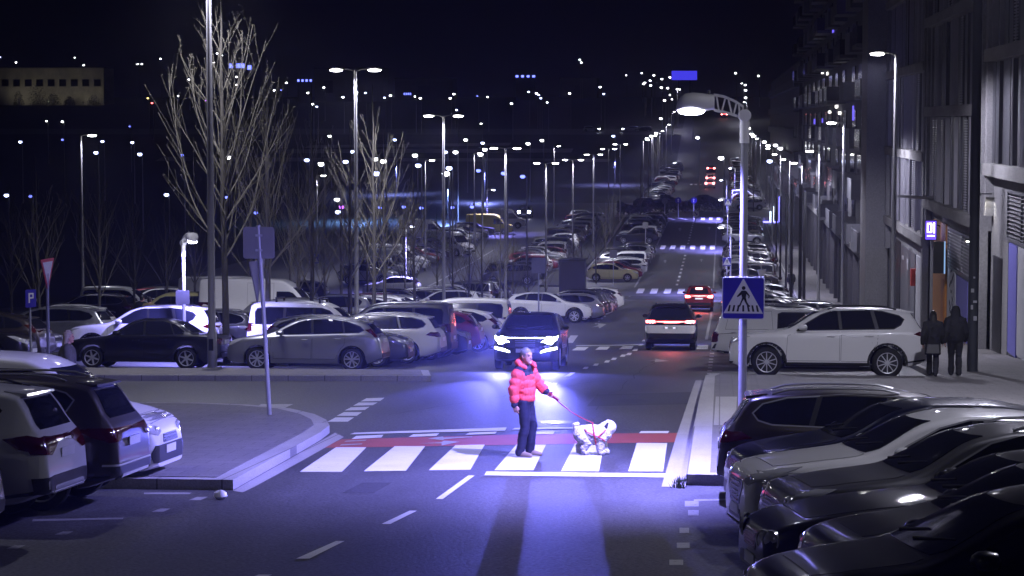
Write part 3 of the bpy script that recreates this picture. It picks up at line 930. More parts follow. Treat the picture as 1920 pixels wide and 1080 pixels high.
def copy_nested(o, tree, parent=None):
    c = o.copy(); COL.objects.link(c)
    if parent: c.parent = parent
    for ch, sub in tree: copy_nested(ch, sub, c)
    return c
def place_proto(proto, loc, rz=0, label=None, group=None):
    if proto.name not in _used:
        _used[proto.name] = tree_of(proto); o = proto
    else:
        o = copy_nested(proto, _used[proto.name])
    o.location = loc; o.rotation_euler = (0, 0, rz); o.scale = (1, 1, 1)
    if label: o['label'] = label
    if group: o['group'] = group
    return o
ordn = ['first', 'second', 'third', 'fourth', 'fifth', 'sixth', 'seventh', 'eighth', 'ninth', 'tenth', 'eleventh', 'twelfth', 'thirteenth', 'fourteenth', 'fifteenth', 'sixteenth']
twy = [59.6, 80.5, 105.5, 134, 166, 197, 229, 260, 290]
P_STREET = 2600
for i, y in enumerate(twy):
    x = [-13.75, -13.2, -13.1, -12.9, -12.95, -13, -13, -13, -13][i]
    lab = 'tall grey lamp post rising out of the frame beside the black saloon car' if i == 0 else 'twin headed street lamp over the parking strip, %s lit pair from the left' % ordn[i-1]
    o = place_proto(TW, (x, y, gz(y)+.1), 0, lab, None if i == 0 else 'twin street lamps over the parking strip')
    if i == 0: o.scale = (1.25, 1.25, 1.07)
    if y < 245:
        for dx in (-.7, .7):
            spot(o, (dx, 0, 9.86), P_STREET*LAMP_K*(.6 if i == 0 else 1), C_STREET, 150, .5)
sgy = [75.5, 111.5, 138.5, 168, 198, 229, 262]
for i, y in enumerate(sgy):
    o = place_proto(SG, (6.0 if i else 5.75, y, gz(y)+KH), 0, 'single headed street lamp on the right pavement, %s along the buildings from the camera' % ordn[i], 'single street lamps along the right pavement')
    if y < 245:
        spot(o, (-.62, 0, 9.86), P_STREET*1.8*LAMP_K, C_STREET, 172, .35)
# unseen lamps light the foreground; the second is added to brighten the crossing lamp
for i, (x, y) in enumerate(((6.5, 44), (6.5, 26), (-14.3, 31), (-14.3, 3))):
    o = place_proto(SG, (x, y, gz(y)+(KH if x > 0 else 0)), 0 if x > 0 else math.pi, 'single headed street lamp beside the near parking bays, %s of the unseen ones' % ordn[i], 'street lamps beside the near parking bays')
    spot(o, (-.62, 0, 9.86), (6800, 1500, 1000, 600)[i]*LAMP_K, C_STREET, 150, .5)

# pedestrian crossing lamp with a perforated arm ------------------------
def make_crossing_lamp(H=5.22):
    root = empty('crossing_lamp')
    p = MB(); p.tube([(0, 0, -.05), (0, 0, .5), (0, 0, H-.35)], [.062, .062, .052], 12)
    p.tube([(0, 0, -.02), (0, 0, .06)], [.13, .10], 12)
    p.build('pole', M_GALV, root, smooth=True)
    s = MB(); s.tube([(0, 0, H-.5), (0, 0, H-.12)], [.07, .07], 12)
    s.lathe([(.0, -.075), (.085, -.07), (.095, -.05), (.095, .05), (.085, .07), (0, .075)], 14, o=(0, 0, H-.1), axis='Y')
    s.build('socket', M_LAMPWHITE, root, smooth=True)
    a = MB()                                            # arched arm: two chords and a lattice
    up = [(-.02, H+.02), (-.2, H+.10), (-.45, H+.17), (-.68, H+.20)]
    lo = [(-.02, H-.16), (-.2, H-.10), (-.45, H-.05), (-.68, H-.02)]
    for ch in (up, lo):
        for i in range(3):
            (x0, z0), (x1, z1) = ch[i], ch[i+1]
            a.prism([(x0, z0-.02), (x0, z0+.02), (x1, z1+.02), (x1, z1-.02)], 'XZ', -.045, .045)
    lat = [(-.03, -.04), (-.13, -.10), (-.24, -.18), (-.36, -.28), (-.5, -.42), (-.62, -.56)]
    def zi(ch, x):
        for i in range(3):
            if ch[i+1][0] <= x <= ch[i][0]:
                t = (x-ch[i][0])/(ch[i+1][0]-ch[i][0]); return ch[i][1]+(ch[i+1][1]-ch[i][1])*t
        return ch[-1][1]
    for i, (xa, xb) in enumerate(lat):
        if i % 2: xa, xb = xb, xa
        a.prism([(xa-.02, zi(lo, xa)), (xa+.02, zi(lo, xa)), (xb+.02, zi(up, xb)), (xb-.02, zi(up, xb))], 'XZ', -.04, .04)
    a.build('arm', M_LAMPWHITE, root)
    h = MB()
    prof = [(-.66, .085, .20, -.02), (-.80, .12, .21, -.03), (-.95, .17, .225, -.03), (-1.12, .18, .235, -.03), (-1.3, .17, .22, -.03), (-1.42, .13, .16, -.03), (-1.5, .05, .03, -.03)]
    vs = []; fs = []; n = 14
    for x, w, zt, zb in prof:
        for k in range(n):
            an = 2*math.pi*k/n; c, s_ = math.cos(an), math.sin(an)
            c = math.copysign(abs(c)**.7, c); s_ = math.copysign(abs(s_)**.7, s_)
            vs.append((x, c*w, H+(zt+zb)/2+s_*(zt-zb)/2))
    for i in range(len(prof)-1):
        for k in range(n):
            i0, i1 = i*n+k, i*n+(k+1) % n; fs.append((i0, i1, i1+n, i0+n))
    fs.append(tuple(range(n))); fs.append(tuple(range((len(prof)-1)*n, len(prof)*n)))
    h.add(vs, fs)
    h.build('lamp_head', M_LAMPWHITE, root, smooth=True)
    g = MB(); g.lathe([(0, -.075), (.10, -.068), (.17, -.05), (.205, -.01)], 16)
    g.v = [(-1.17+x*1.5, y*.75, H-.02+z) for x, y, z in g.v]
    g.build('lamp_glass', E_CROSS, root, smooth=True)
    b = MB(); b.lathe([(0, .0), (.03, .0), (.03, .05), (0, .06)], 10, o=(-.78, 0, H+.21)); b.build('light_sensor', M_LAMPGREY, root, smooth=True)
    return root
CL = make_crossing_lamp(); tag(CL, 'x', 'street lamp')
P_CROSS = 6000
def crossing_lamp(x, y, rz, lab, power=1.0, dz=0.0, size=132, aim=None, grp='lamps over the pedestrian crossings'):
    o = place_proto(CL, (x, y, gz(y)+dz), rz, lab, grp)
    spot(o, (-1.19, 0, 5.08), P_CROSS*power*LAMP_K, C_CROSS, size, .75, .10, aim)
    return o
_p = at(1391, 893)
CX, CY = _p.x, _p.y
_cl = crossing_lamp(CX, CY, 0, 'pale crossing lamp with a pierced arm above the big pedestrian sign', 1.95, KH, 140, (-.42, .20, -1), None)
for c in kids_of(_cl):
    if c.name.split('.')[0] in ('arm', 'lamp_head', 'lamp_glass', 'light_sensor'): c.scale.x = .66
    if c.type == 'LIGHT': c.location.x = -.78
crossing_lamp(x_at(1370, 171), 171, 0, 'crossing lamp beside the second zebra crossing, right of the road', 1.5)
crossing_lamp(x_at(1364, 236), 236, 0, 'crossing lamp beside the third zebra crossing, right of the road', 1.6)
crossing_lamp(x_at(1362, 297), 297, 0, 'crossing lamp beside the zebra crossing at the hedge', 2.2)
crossing_lamp(x_at(1377, 352), 352, 0, 'crossing lamp beyond the hedge on the right', 2.0)
crossing_lamp(x_at(761, 171), 171, R(140), 'crossing lamp over the brightly lit side street, left of the trees', 3.0)
crossing_lamp(x_at(913, 262), 262, math.pi, 'crossing lamp beside the yellow van in the far car park', 1.5)
o = crossing_lamp(x_at(344, 66), 66, R(135), 'low bluish crossing lamp behind the black saloon car', .8)
o.location.z -= 1.55
for c in kids_of(o):
    if c.name.split('.')[0] in ('arm', 'lamp_head', 'lamp_glass', 'light_sensor'): c.scale.x = .45
    if c.type == 'LIGHT': c.location.x = -.53
# the lamps that light the crossing ahead of the two driving cars stand hidden behind the cars' row
# ================================================================ traffic signs
M_SBLUE = mat('sign blue', (.035, .025, .36), .4, emit=(.03, .02, .5), es=0)
M_SWHITE = mat('sign white', (.74, .74, .76), .4)
M_SBLACK = mat('sign black', (.01, .01, .012), .5)
M_SRED = mat('sign red', (.55, .03, .03), .4)
M_SBACK = mat('sign back grey', (.22, .22, .23), .5, .4, noise=.12, scale=5)
def rrect(w, h, r, n=5):
    pts = []
    for cx, cz, a0 in ((w/2-r, h/2-r, 0), (-w/2+r, h/2-r, 90), (-w/2+r, -h/2+r, 180), (w/2-r, -h/2+r, 270)):
        for k in range(n+1):
            a = R(a0+90*k/n); pts.append((cx+r*math.cos(a), cz+r*math.sin(a)))
    return pts
def disc(r, n=20): return [(r*math.cos(2*math.pi*k/n), r*math.sin(2*math.pi*k/n)) for k in range(n)]
def off(poly, dx, dz): return [(x+dx, z+dz) for x, z in poly]
def walker(s=1.0):
    """parts of the walking figure, unit ~ 0.36 high, feet at 0"""
    P = []
    P.append(off(disc(.034, 14), .005, .335))
    P.append([(-.03, .285), (.03, .29), (.055, .25), (.045, .16), (-.02, .155), (-.035, .22)])            # trunk
    P.append([(-.03, .285), (-.045, .27), (-.115, .185), (-.10, .168), (-.02, .225)])                     # left arm
    P.append([(.03, .29), (.06, .275), (.115, .20), (.105, .15), (.088, .152), (.094, .195), (.04, .235)])  # right arm
    P.append([(-.02, .16), (.02, .16), (-.02, .085), (-.055, .0), (-.105, .0), (-.10, .02), (-.075, .025), (-.045, .09)])
    P.append([(.0, .16), (.045, .16), (.065, .09), (.10, .03), (.125, .02), (.12, .0), (.08, .0), (.03, .085)])
    return [[(x*s, z*s) for x, z in p] for p in P]
def ped_sign(name, loc, w, rz, label, parent_pole=None, bars=True):
    root = empty(name, loc, rz, label, 'traffic sign')
    pl = MB(); pl.prism(rrect(w*1.0, w*1.0, w*.055), 'XZ', 0, .022); pl.build('sign_plate', M_SWHITE, root)
    b = MB(); b.prism(rrect(w*.955, w*.955, w*.045), 'XZ', -.003, 0); b.build('blue_field', M_SBLUE, root)
    t = MB(); t.prism([(-.465*w, -.36*w), (.465*w, -.36*w), (.012*w, .455*w), (-.012*w, .455*w)], 'XZ', -.006, -.003); t.build('white_triangle', M_SWHITE, root)
    f = MB()
    for p in walker(w*1.32): f.prism(off(p, 0, -.20*w), 'XZ', -.0095, -.006)
    if bars:
        for k in range(7):
            x = (-.315+.105*k)*w
            sl = (x/w)*.16*w*-.55
            f.prism([(x-.024*w-.0*w+sl*.0-(.03*w if k < 3 else (-.03*w if k > 3 else 0)), -.315*w), (x+.024*w-(.03*w if k < 3 else (-.03*w if k > 3 else 0)), -.315*w), (x+.02*w, -.165*w), (x-.02*w, -.165*w)], 'XZ', -.0085, -.006)
    f.build('walking_figure', M_SBLACK, root)
    c = MB()
    for z in (-.25*w, .25*w): c.box((0, .035, z), (w*.5, .03, .04)); c.tube([(0, .02, z), (0, .06, z)], .03, 8)
    c.build('clamp', M_GALV, root)
    return root
_s = 4200/depth_of((CX, CY, gz(CY)))
zsign = gz(CY)+KH+(893-17-559)/_s
ped_sign('pedestrian_sign', (CX, CY-.125, zsign), .615, R(-4), 'large blue pedestrian crossing sign with white triangle and black walker on the pale pole')

def pole_sign(name, px, base, H, label, rad=.035, lean=0.0, depth=None):
    p = at(px, base) if depth is None else Vector((x_at(px, depth), depth, gz(depth)))
    root = empty(name, (p.x, p.y, p.z), 0, label, 'traffic sign')
    m = MB(); m.tube([(0, 0, -.1), (lean, 0, H)], rad, 10); m.build('post', M_GALV, root, smooth=True)
    return root
# grey back of a square sign plus an edge-on yield triangle on the island
r = pole_sign('sign_post', 507, 792, 3.75, 'leaning post on the island carrying a grey blank sign back', .042, -.2)
m = MB(); m.prism(rrect(.60, .60, .05), 'XZ', -.03, -.01); m.v = [(x-.19, y, z+3.42) for x, y, z in m.v]; m.build('sign_back', M_SBACK, r)
m = MB(); m.box((-.185, -.04, 3.56), (.13, .03, .04)); m.box((-.185, -.04, 3.28), (.13, .03, .04)); m.build('clamp', M_GALV, r)
m = MB(); m.prism([(-.42, 0), (.42, 0), (0, -.80)], 'YZ', -.012, .012); m.v = [(x-.235+y*.13, y, z+3.08) for x, y, z in m.v]; m.build('yield_plate', M_SBACK, r)
# yield sign at far left, seen nearly edge on
r = pole_sign('yield_sign', 88, 700, 2.6, 'tall thin post with a red and white yield triangle at far left', .04)
r.location = Vector((x_at(88, 52), 52, gz(52)+.1))
m = MB(); m.prism([(-.45, 0), (.45, 0), (0, -.78)], 'XZ', -.02, 0); m.build('yield_plate', M_SRED, r)
m2 = MB(); m2.prism([(-.33, -.07), (.33, -.07), (0, -.64)], 'XZ', -.024, -.02); m2.build('white_triangle', M_SWHITE, r)
for c in kids_of(r):
    if c.name.startswith(('yield_plate', 'white_triangle')): c.location.z = 2.95; c.rotation_euler.z = R(87)
# small blue parking sign
def p_sign(px, depth, zc, w, label, rz=0):
    r = pole_sign('parking_sign', px, 0, zc+w*.7, label, .03, depth=depth)
    m = MB(); m.prism(rrect(w, w*1.45, .04), 'XZ', -.05, -.035); m.v = [(x, y, z+zc) for x, y, z in m.v]; m.build('sign_plate', M_SBLUE, r)
    t = MB()
    t.box((-w*.16, -.053, zc+w*.05), (w*.12, .006, w*.8))
    t.box((w*.02, -.053, zc+w*.39), (w*.3, .006, w*.12)); t.box((w*.02, -.053, zc+w*.05), (w*.3, .006, w*.12)); t.box((w*.2, -.053, zc+w*.22), (w*.12, .006, w*.44))
    t.build('letter', M_SWHITE, r)
    r.rotation_euler.z = rz
    return r
p_sign(55, 60, 1.95, .34, 'small blue parking sign on a thin post at far left', R(50))
# yield sign on the right beyond the pickup (seen obliquely)
r = pole_sign('yield_sign', 1428, 0, 2.7, 'white and red yield sign standing behind the big pedestrian sign', .035, depth=92)
m = MB(); m.prism([(-.4, 0), (.4, 0), (0, -.7)], 'XZ', -.02, 0); m.v = [(x, y, z+2.9) for x, y, z in m.v]; o1 = m.build('yield_plate', M_SWHITE, r); o1.rotation_euler.z = R(64)
# grey sign backs over the left parking row
for k, (px, dep, zc, w) in enumerate(((1010, 98, 3.0, .62), (1150, 182, 2.6, .62), (1210, 236, 2.5, .6), (1240, 226, 2.0, .0))):
    if not w: continue
    r = pole_sign('sign_post', px, 0, zc+.3, 'grey sign back on a post by the left parking row, %s from the front' % ordn[k], .03, depth=dep)
    m = MB(); m.prism(rrect(w, w*1.1, .05), 'XZ', -.05, -.03); m.v = [(x, y, z+zc) for x, y, z in m.v]; m.build('sign_back', M_SBACK, r)
# pedestrian signs of the far crossings
for k, (px, dep, zc, w) in enumerate(((1363, 171, 2.6, .66), (1364, 235, 5.0, .7), (590, 150, 3.2, .66))):
    r = ped_sign('pedestrian_sign', (x_at(px, dep), dep-.15, gz(dep)+zc), w, 0, ['small blue pedestrian sign at the second zebra crossing', 'small blue pedestrian sign at the third zebra crossing', 'small blue pedestrian sign behind the bare trees above the white van'][k], bars=False)
    m = MB(); m.tube([(0, .08, -zc-.1), (0, .08, w*.5)], .03, 8); m.build('post', M_GALV, r)
# sign plate on the low crossing lamp (back side)
r = empty('square_sign', (x_at(344, 65.9), 65.85, gz(66)+1.95), 0, 'small grey square sign back on the low bluish lamp post', 'traffic sign')
m = MB(); m.prism(rrect(.42, .42, .04), 'XZ', -.10, -.085); m.build('sign_back', M_SBACK, r)
m = MB(); m.box((0, -.07, 0), (.2, .03, .05)); m.build('clamp', M_GALV, r)
# round signs in front of the hedge
for k, (px, dep, zc, bl) in enumerate(((1246, 298, 2.4, 0), (1271, 300, 2.4, 1), (1300, 300, 2.4, 1), (1304, 292, 1.0, 2))):
    r = pole_sign('round_sign', px, 0, zc+.1, ['grey back of a round sign left of the blue ones by the hedge', 'left blue round arrow sign in front of the hedge', 'right blue round arrow sign in front of the hedge', 'low white keep-right sign at the tip of the traffic island'][k], .05, depth=dep)
    d = MB(); d.prism(off(disc(.42), 0, zc), 'XZ', -.1, -.07); d.build('sign_plate', [M_SBACK, M_SBLUE, M_SWHITE][bl], r)
    if bl == 1:
        d = MB(); d.prism(off([(-.06, -.25), (.06, -.25), (.06, .05), (.16, .05), (0, .27), (-.16, .05), (-.06, .05)], 0, zc), 'XZ', -.105, -.1); d.build('arrow', M_SWHITE, r)
    if bl == 2:
        d = MB(); d.prism(off([(-.2, .2), (.05, -.08), (-.02, -.15), (.22, -.2), (.2, .06), (.12, 0), (-.1, .28)], 0, zc), 'XZ', -.105, -.1); d.build('arrow', M_SBLUE, r)
# ================================================================ cars
PAINT = mat('paint placeholder', (.5, .5, .5))
PAINTS = {}
def paint(key, col, metal=0.0, rough=.35):
    m = mat('car paint '+key, col, rough, metal, coat=.8, noise=.06, scale=300)
    m.node_tree.nodes['Principled BSDF'].inputs['Coat Roughness'].default_value = .06
    PAINTS[key] = m
    return m
paint('white', (.80, .80, .79)); paint('pearl', (.62, .63, .64)); paint('silver', (.46, .47, .50), .75, .36)
paint('grey', (.10, .10, .105), .5, .38); paint('brown', (.048, .040, .036), .4, .38); paint('black', (.008, .008, .010), 0, .3)
paint('navy', (.008, .010, .035), .3, .3); paint('red', (.22, .012, .016), .2, .35); paint('beige', (.60, .56, .24), .2, .4)
paint('orange', (.45, .13, .05), .2, .4); paint('yellow', (.55, .48, .06), 0, .45); paint('blue', (.05, .09, .22), .4, .38)
paint('light grey', (.26, .26, .27), .5, .4)

def body_mesh(s):
    L, W = s['L'], s['W']
    ft, fs, fb, fp = pchip(*zip(*s['top'])), pchip(*zip(*s['sh'])), pchip(*zip(*s['zb'])), pchip(*zip(*s['plan']))
    r = s['r']; Ra = r+.055; tum = s.get('tum', .34)
    st = set(np.linspace(0, L, 44).round(4).tolist())
    for x, _ in s['top']: st.add(round(x, 4))
    for xw in s['wx']:
        for k in range(17):
            st.add(round(xw-Ra*math.cos(math.pi*k/16), 4))
    for d in (.012, .03, .06, .10): st.add(d); st.add(round(L-d, 4))
    st = sorted(x for x in st if 0 <= x <= L)
    o = [st[0]]
    for x in st[1:]:
        if x-o[-1] > .006: o.append(x)
    st = o; st[-1] = L
    vs = []; rings = []
    for x in st:
        w = W/2*fp(x); zt = ft(x); zs = min(fs(x), zt-.012); zb = min(fb(x), zs-.1)
        za = zb
        for xw in s['wx']:
            if abs(x-xw) < Ra:
                za = max(za, r+math.sqrt(Ra*Ra-(x-xw)**2))
        za = min(za, zs-.07)
        half = [(0, za if za > zb else zb), (w*.80, za if za > zb else zb), (w*.945, za+.02 if za == zb else za), (w*.985, za+.07 if za == zb else za+.004)]
        for t, ww in ((.35, 1.0), (.6, .998), (.82, .99)):
            half.append((w*ww, za+.07+(zs-za-.07)*t))
        half += [(w*.978, zs-.015), (w*.955, zs+min(.012, (zt-zs)*.3))]
        h = zt-zs
        y0 = w*.95
        yr = y0-tum*h
        e = min(s.get('er', .10), .5*h)
        ztop = zt-e
        z0 = zs+min(.02, h*.35)
        for t in (.33, .66, 1.0):
            half.append((y0+(yr-y0)*t, z0+(ztop-z0)*t))
        cr = min(.035, h*.12)
        er2 = min(.14, yr*.3)
        for k in (1, 2, 3):
            a = math.pi/2*k/3
            half.append((yr-er2*(1-math.cos(a)) , ztop+(e-cr)*math.sin(a)))
        half += [(yr*.55, zt-cr*.35), (yr*.27, zt-cr*.08), (0, zt)]
        n = len(half)
        ring = []
        for y, z in half: ring.append((L/2-x, y, z))
        for y, z in reversed(half[1:-1]): ring.append((L/2-x, -y, z))
        rings.append(ring)
    m = len(rings[0]); mb = MB(); n = (m+2)//2
    for rg in rings: vs += rg
    fcs = []
    for i in range(len(rings)-1):
        for k in range(m):
            a, b = i*m+k, i*m+(k+1) % m
            fcs.append((a, b, b+m, a+m))
    for base in (0, (len(rings)-1)*m):
        for j in range(n-1):
            a, b = j, j+1
            ra, rb = (m-a) % m, (m-b) % m
            q_ = [base+a, base+b, base+rb, base+ra]
            q_ = list(dict.fromkeys(q_))
            if len(q_) > 2: fcs.append(tuple(q_))
    mb.add(vs, fcs)
    return mb
def expand(poly, d):
    P = [Vector(p) for p in poly]; n = len(P); out = []
    A = sum(P[i].x*P[(i+1) % n].y-P[(i+1) % n].x*P[i].y for i in range(n)); sg = 1 if A > 0 else -1
    for i in range(n):
        a, p, b = P[i-1], P[i], P[(i+1) % n]
        n1 = (p-a); n2 = (b-p)
        n1 = Vector((n1.y, -n1.x)).normalized()*sg; n2 = Vector((n2.y, -n2.x)).normalized()*sg
        m = n1+n2
        m = m.normalized() if m.length > 1e-5 else n1
        out.append(tuple(p+m*d/max(.5, m.dot(n1))))
    return out
def clip(poly, p, nrm):
    out = []; n = len(poly)
    for i in range(n):
        a, b = poly[i], poly[(i+1) % n]
        da = (a[0]-p[0])*nrm[0]+(a[1]-p[1])*nrm[1]; db = (b[0]-p[0])*nrm[0]+(b[1]-p[1])*nrm[1]
        if da >= 0: out.append(a)
        if da*db < 0:
            t = da/(da-db); out.append((a[0]+(b[0]-a[0])*t, a[1]+(b[1]-a[1])*t))
    return out
class CarProto:
    def __init__(self, s):
        self.s = s; self.parts = []        # (name, mesh, parent index or None)
        L = s['L']
        mb = body_mesh(s)
        o = mb.build('body', PAINT, smooth=True, sharp=38)
        self.bvh = BVHTree.FromPolygons([v.co.copy() for v in o.data.vertices], [tuple(p.vertices) for p in o.data.polygons])
        self.body = self.take(o, 'body')
        self.detail()
        self.joined = None
    def take(self, o, name, parent=None):
        me = o.data; me.name = name
        bpy.data.objects.remove(o)
        self.parts.append((name, me, parent))
        return len(self.parts)-1
    def cast(self, view, a, b):
        L = self.s['L']
        if view == 'side': og, d = Vector((L/2-a, 3, b)), Vector((0, -1, 0))
        elif view == 'front': og, d = Vector((6, a, b)), Vector((-1, 0, 0))
        elif view == 'rear': og, d = Vector((-6, a, b)), Vector((1, 0, 0))
        else: og, d = Vector((L/2-a, b, 4)), Vector((0, 0, -1))
        h = self.bvh.ray_cast(og, d)
        if h[0] is None:
            h = self.bvh.find_nearest(og+d*(3 if view == 'side' else 4))
            p = h[0]
            # stay on the same side
            h = self.bvh.find_nearest(Vector((og.x, p.y, og.z)) if view == 'side' else Vector((p.x, og.y, og.z)))
        n = h[1]
        if n.dot(d) > 0: n = -n
        return h[0], n
    def panel(self, mb, view, polys, off=.004, m=0, res=.10, mirror=False, thick=.012, single=True):
        if single: polys = [polys]
        for poly in polys:
            bm = bmesh.new()
            try:
                bm.faces.new([bm.verts.new((p[0], p[1], 0)) for p in poly])
            except Exception:
                bm.free(); continue
            for ax in (0, 1):
                lo = min(p[ax] for p in poly); hi = max(p[ax] for p in poly)
                k = max(1, int((hi-lo)/res))
                for i in range(1, k+1):
                    t = lo+(hi-lo)*i/(k+1)
                    no = (1, 0, 0) if ax == 0 else (0, 1, 0)
                    bmesh.ops.bisect_plane(bm, geom=bm.verts[:]+bm.edges[:]+bm.faces[:], plane_co=(t*no[0], t*no[1], 0), plane_no=no, dist=1e-4)
            bm.verts.index_update()
            pts = []; nr = []
            for v in bm.verts:
                p, n = self.cast(view, v.co.x, v.co.y); pts.append(p); nr.append(n)
            fcs = [tuple(v.index for v in f.verts) for f in bm.faces]
            bd = [(e.verts[0].index, e.verts[1].index) for e in bm.edges if len(e.link_faces) == 1]
            bm.free()
            n0 = len(pts)
            V = [p+n*off for p, n in zip(pts, nr)]+[p+n*(off-thick) for p, n in zip(pts, nr)]
            Fc = fcs+[(a, b, b+n0, a+n0) for a, b in bd]
            mb.add(V, Fc, m)
            if mirror:
                mb.add([Vector((v.x, -v.y, v.z)) for v in V], [tuple(reversed(f)) for f in Fc], m)
    def sidepair(self, name, view, polys, mats, off=.004, parent=None, **k):
        """one object per flank"""
        ids = []
        for sgn in (1, -1):
            mb = MB()
            self.panel(mb, view, polys, off, **k)
            if sgn < 0: mb.v = [(v[0], -v[1], v[2]) for v in mb.v]; mb.f = [tuple(reversed(f)) for f in mb.f]
            ids.append(self.take(mb.build(name, mats, smooth=True, sharp=30, fixn=False), name, parent))
        return ids
    def detail(self):
        s = self.s; L, W = s['L'], s['W']
        # side glass: frame panel, panes between pillars
        dlo = s['dlo']
        if dlo:
            mats = [M_CHROME if s.get('chrome') else M_BLACK, M_GRILLE]
            for sgn in (1, -1):
                mb = MB()
                self.panel(mb, 'side', expand(dlo, .022), .003, 0)
                self.panel(mb, 'side', expand(dlo, .004), .0045, 1)
                if sgn < 0: mb.v = [(v[0], -v[1], v[2]) for v in mb.v]; mb.f = [tuple(reversed(f)) for f in mb.f]
                self.take(mb.build('window_trim', mats, smooth=True, sharp=30, fixn=False), 'window_trim')
            cuts = s['pillars']
            seg = [dlo]
            rest = dlo; panes = []
            for (xb, xt, w) in cuts:
                zlo, zhi = min(p[1] for p in dlo), max(p[1] for p in dlo)
                nv = Vector((zhi-zlo, -(xt-xb))).normalized()
                panes.append(clip(rest, (xb-w/2, zlo), (-nv.x, -nv.y)))
                rest = clip(rest, (xb+w/2, zlo), (nv.x, nv.y))
            panes.append(rest)
            for p in panes:
                if len(p) > 2: self.sidepair('side_window', 'side', p, M_GLASS, .0065)
        ws = s['ws']            # half polygon in front view (y, z), top to bottom
        def full(h): return [(y, z) for y, z in h]+[(-y, z) for y, z in reversed(h)]
        mb = MB(); self.panel(mb, 'front', full(ws), .009, res=.06, thick=.02)
        self.take(mb.build('windscreen', M_GLASS, smooth=True, fixn=False), 'windscreen')
        b0 = min(z for y, z in ws)
        mb = MB()
        for y0, y1 in ((-.05, .55), (-.62, -.08)):
            p0 = self.cast('front', y0, b0+.03); p1 = self.cast('front', y1, b0+.10)
            mb.tube([p0[0]+p0[1]*.02, p1[0]+p1[1]*.016], [.012, .007], 5)
        self.take(mb.build('wiper', M_BLACK, fixn=False), 'wiper')
        if s.get('rw'):
            mb = MB(); self.panel(mb, 'rear', full(s['rw']), .009, res=.05, thick=.02)
            self.take(mb.build('rear_window', M_GLASS, smooth=True, fixn=False), 'rear_window')
        # lamps
        for nm, view, fr, sd, lens in (('headlight', 'front', s['hl'], s.get('hls'), M_HLENS), ('tail_light', 'rear', s['tl'], s.get('tls'), M_RLENS)):
            for sgn in (1, -1):
                mb = MB()
                if fr: self.panel(mb, view, fr, .009, res=.035, thick=.02)
                if sd: self.panel(mb, 'side', sd, .0085, res=.035, thick=.02)
                if sgn < 0: mb.v = [(v[0], -v[1], v[2]) for v in mb.v]; mb.f = [tuple(reversed(f)) for f in mb.f]
                i = self.take(mb.build(nm, lens, smooth=True, sharp=30, fixn=False), nm)
                if nm == 'headlight' and fr and not s.get('noproj'):
                    mb = MB(); cy = sum(p[0] for p in fr)/len(fr); cz = sum(p[1] for p in fr)/len(fr)
                    p, n = self.cast('front', cy, cz)
                    mb.lathe([(.0, .016), (.03, .014), (.045, .006), (.05, -.01)], 12, axis='X')
                    mb.v = [(p.x+v[0], (p.y+v[1])*sgn, p.z+v[2]) for v in mb.v]
                    self.take(mb.build('reflector', M_CHROME, smooth=True), 'reflector', i)
        # grille, intakes, plates, bumper trim
        mb = MB()
        for g in s.get('grille', []): self.panel(mb, 'front', full(g), .008, 0, res=.05)
        if mb.v:
            gi = self.take(mb.build('grille', M_GRILLE, smooth=True, fixn=False), 'grille')
            if s.get('bars'):
                mb = MB()
                z0, z1, yy, nb = s['bars']
                for k in range(nb):
                    z = z0+(z1-z0)*(k+.5)/nb
                    pts = []
                    for j in range(9):
                        y = -yy+2*yy*j/8
                        p, n = self.cast('front', y, z); pts.append(p+Vector((.012, 0, 0)))
                    mb.tube(pts, .008, 5)
                self.take(mb.build('grille_bar', M_CHROME, fixn=False), 'grille_bar', gi)
        mb = MB()
        for g in s.get('fblack', []): self.panel(mb, 'front', full(g), .010, 0, res=.05, thick=.02)
        for g in s.get('rblack', []): self.panel(mb, 'rear', full(g), .010, 0, res=.05, thick=.02)
        if s.get('clad'):
            zc = s['clad']; rr = s['r']+.055
            for xw in s['wx']:
                rings = []
                for k in range(14):
                    a0, a1 = math.pi*(-.04+1.08*k/14), math.pi*(-.04+1.08*(k+1)/14)
                    rings.append([(xw+(rr+.004)*math.cos(a0), rr*math.sin(a0)+s['r']), (xw+(rr+.06)*math.cos(a0), (rr+.06)*math.sin(a0)+s['r']),
                                  (xw+(rr+.06)*math.cos(a1), (rr+.06)*math.sin(a1)+s['r']), (xw+(rr+.004)*math.cos(a1), rr*math.sin(a1)+s['r'])])
                self.panel(mb, 'side', rings, .016, 0, res=.03, mirror=True, single=False, thick=.025)
            x0, x1 = s['wx'][0]+rr, s['wx'][1]-rr
            self.panel(mb, 'side', [(x0+.02, .27), (x1-.02, .27), (x1-.01, zc), (x0+.01, zc)], .012, 0, mirror=True, thick=.02)
            self.panel(mb, 'side', [(s['wx'][1]+rr+.03, .36), (L-.12, .42), (L-.10, zc+.10), (s['wx'][1]+rr+.05, zc+.04)], .012, 0, res=.05, mirror=True, thick=.02)
        if mb.v: self.take(mb.build('bumper_trim', M_BLACK, smooth=True, fixn=False), 'bumper_trim')
        if s.get('rchrome'):
            mb = MB()
            for g in s['rchrome']: self.panel(mb, 'rear', full(g), .016, 0, res=.05, thick=.025)
            self.take(mb.build('rear_garnish', M_CHROME if not s.get('garn_white') else PAINTS['white'], smooth=True, fixn=False), 'rear_garnish')
        for nm, view, z in (('front_plate', 'front', s.get('pf', .45)), ('rear_plate', 'rear', s.get('pr', .8))):
            mb = MB()
            ps = [self.cast(view, y, z+dz)[0].x for y in (-.2, 0, .2) for dz in (-.04, .04)]
            x = (max(ps)+.008) if view == 'front' else (min(ps)-.008)
            mb.box((x, 0, z), (.012, .52, .11))
            self.take(mb.build(nm, M_PLATE), nm)
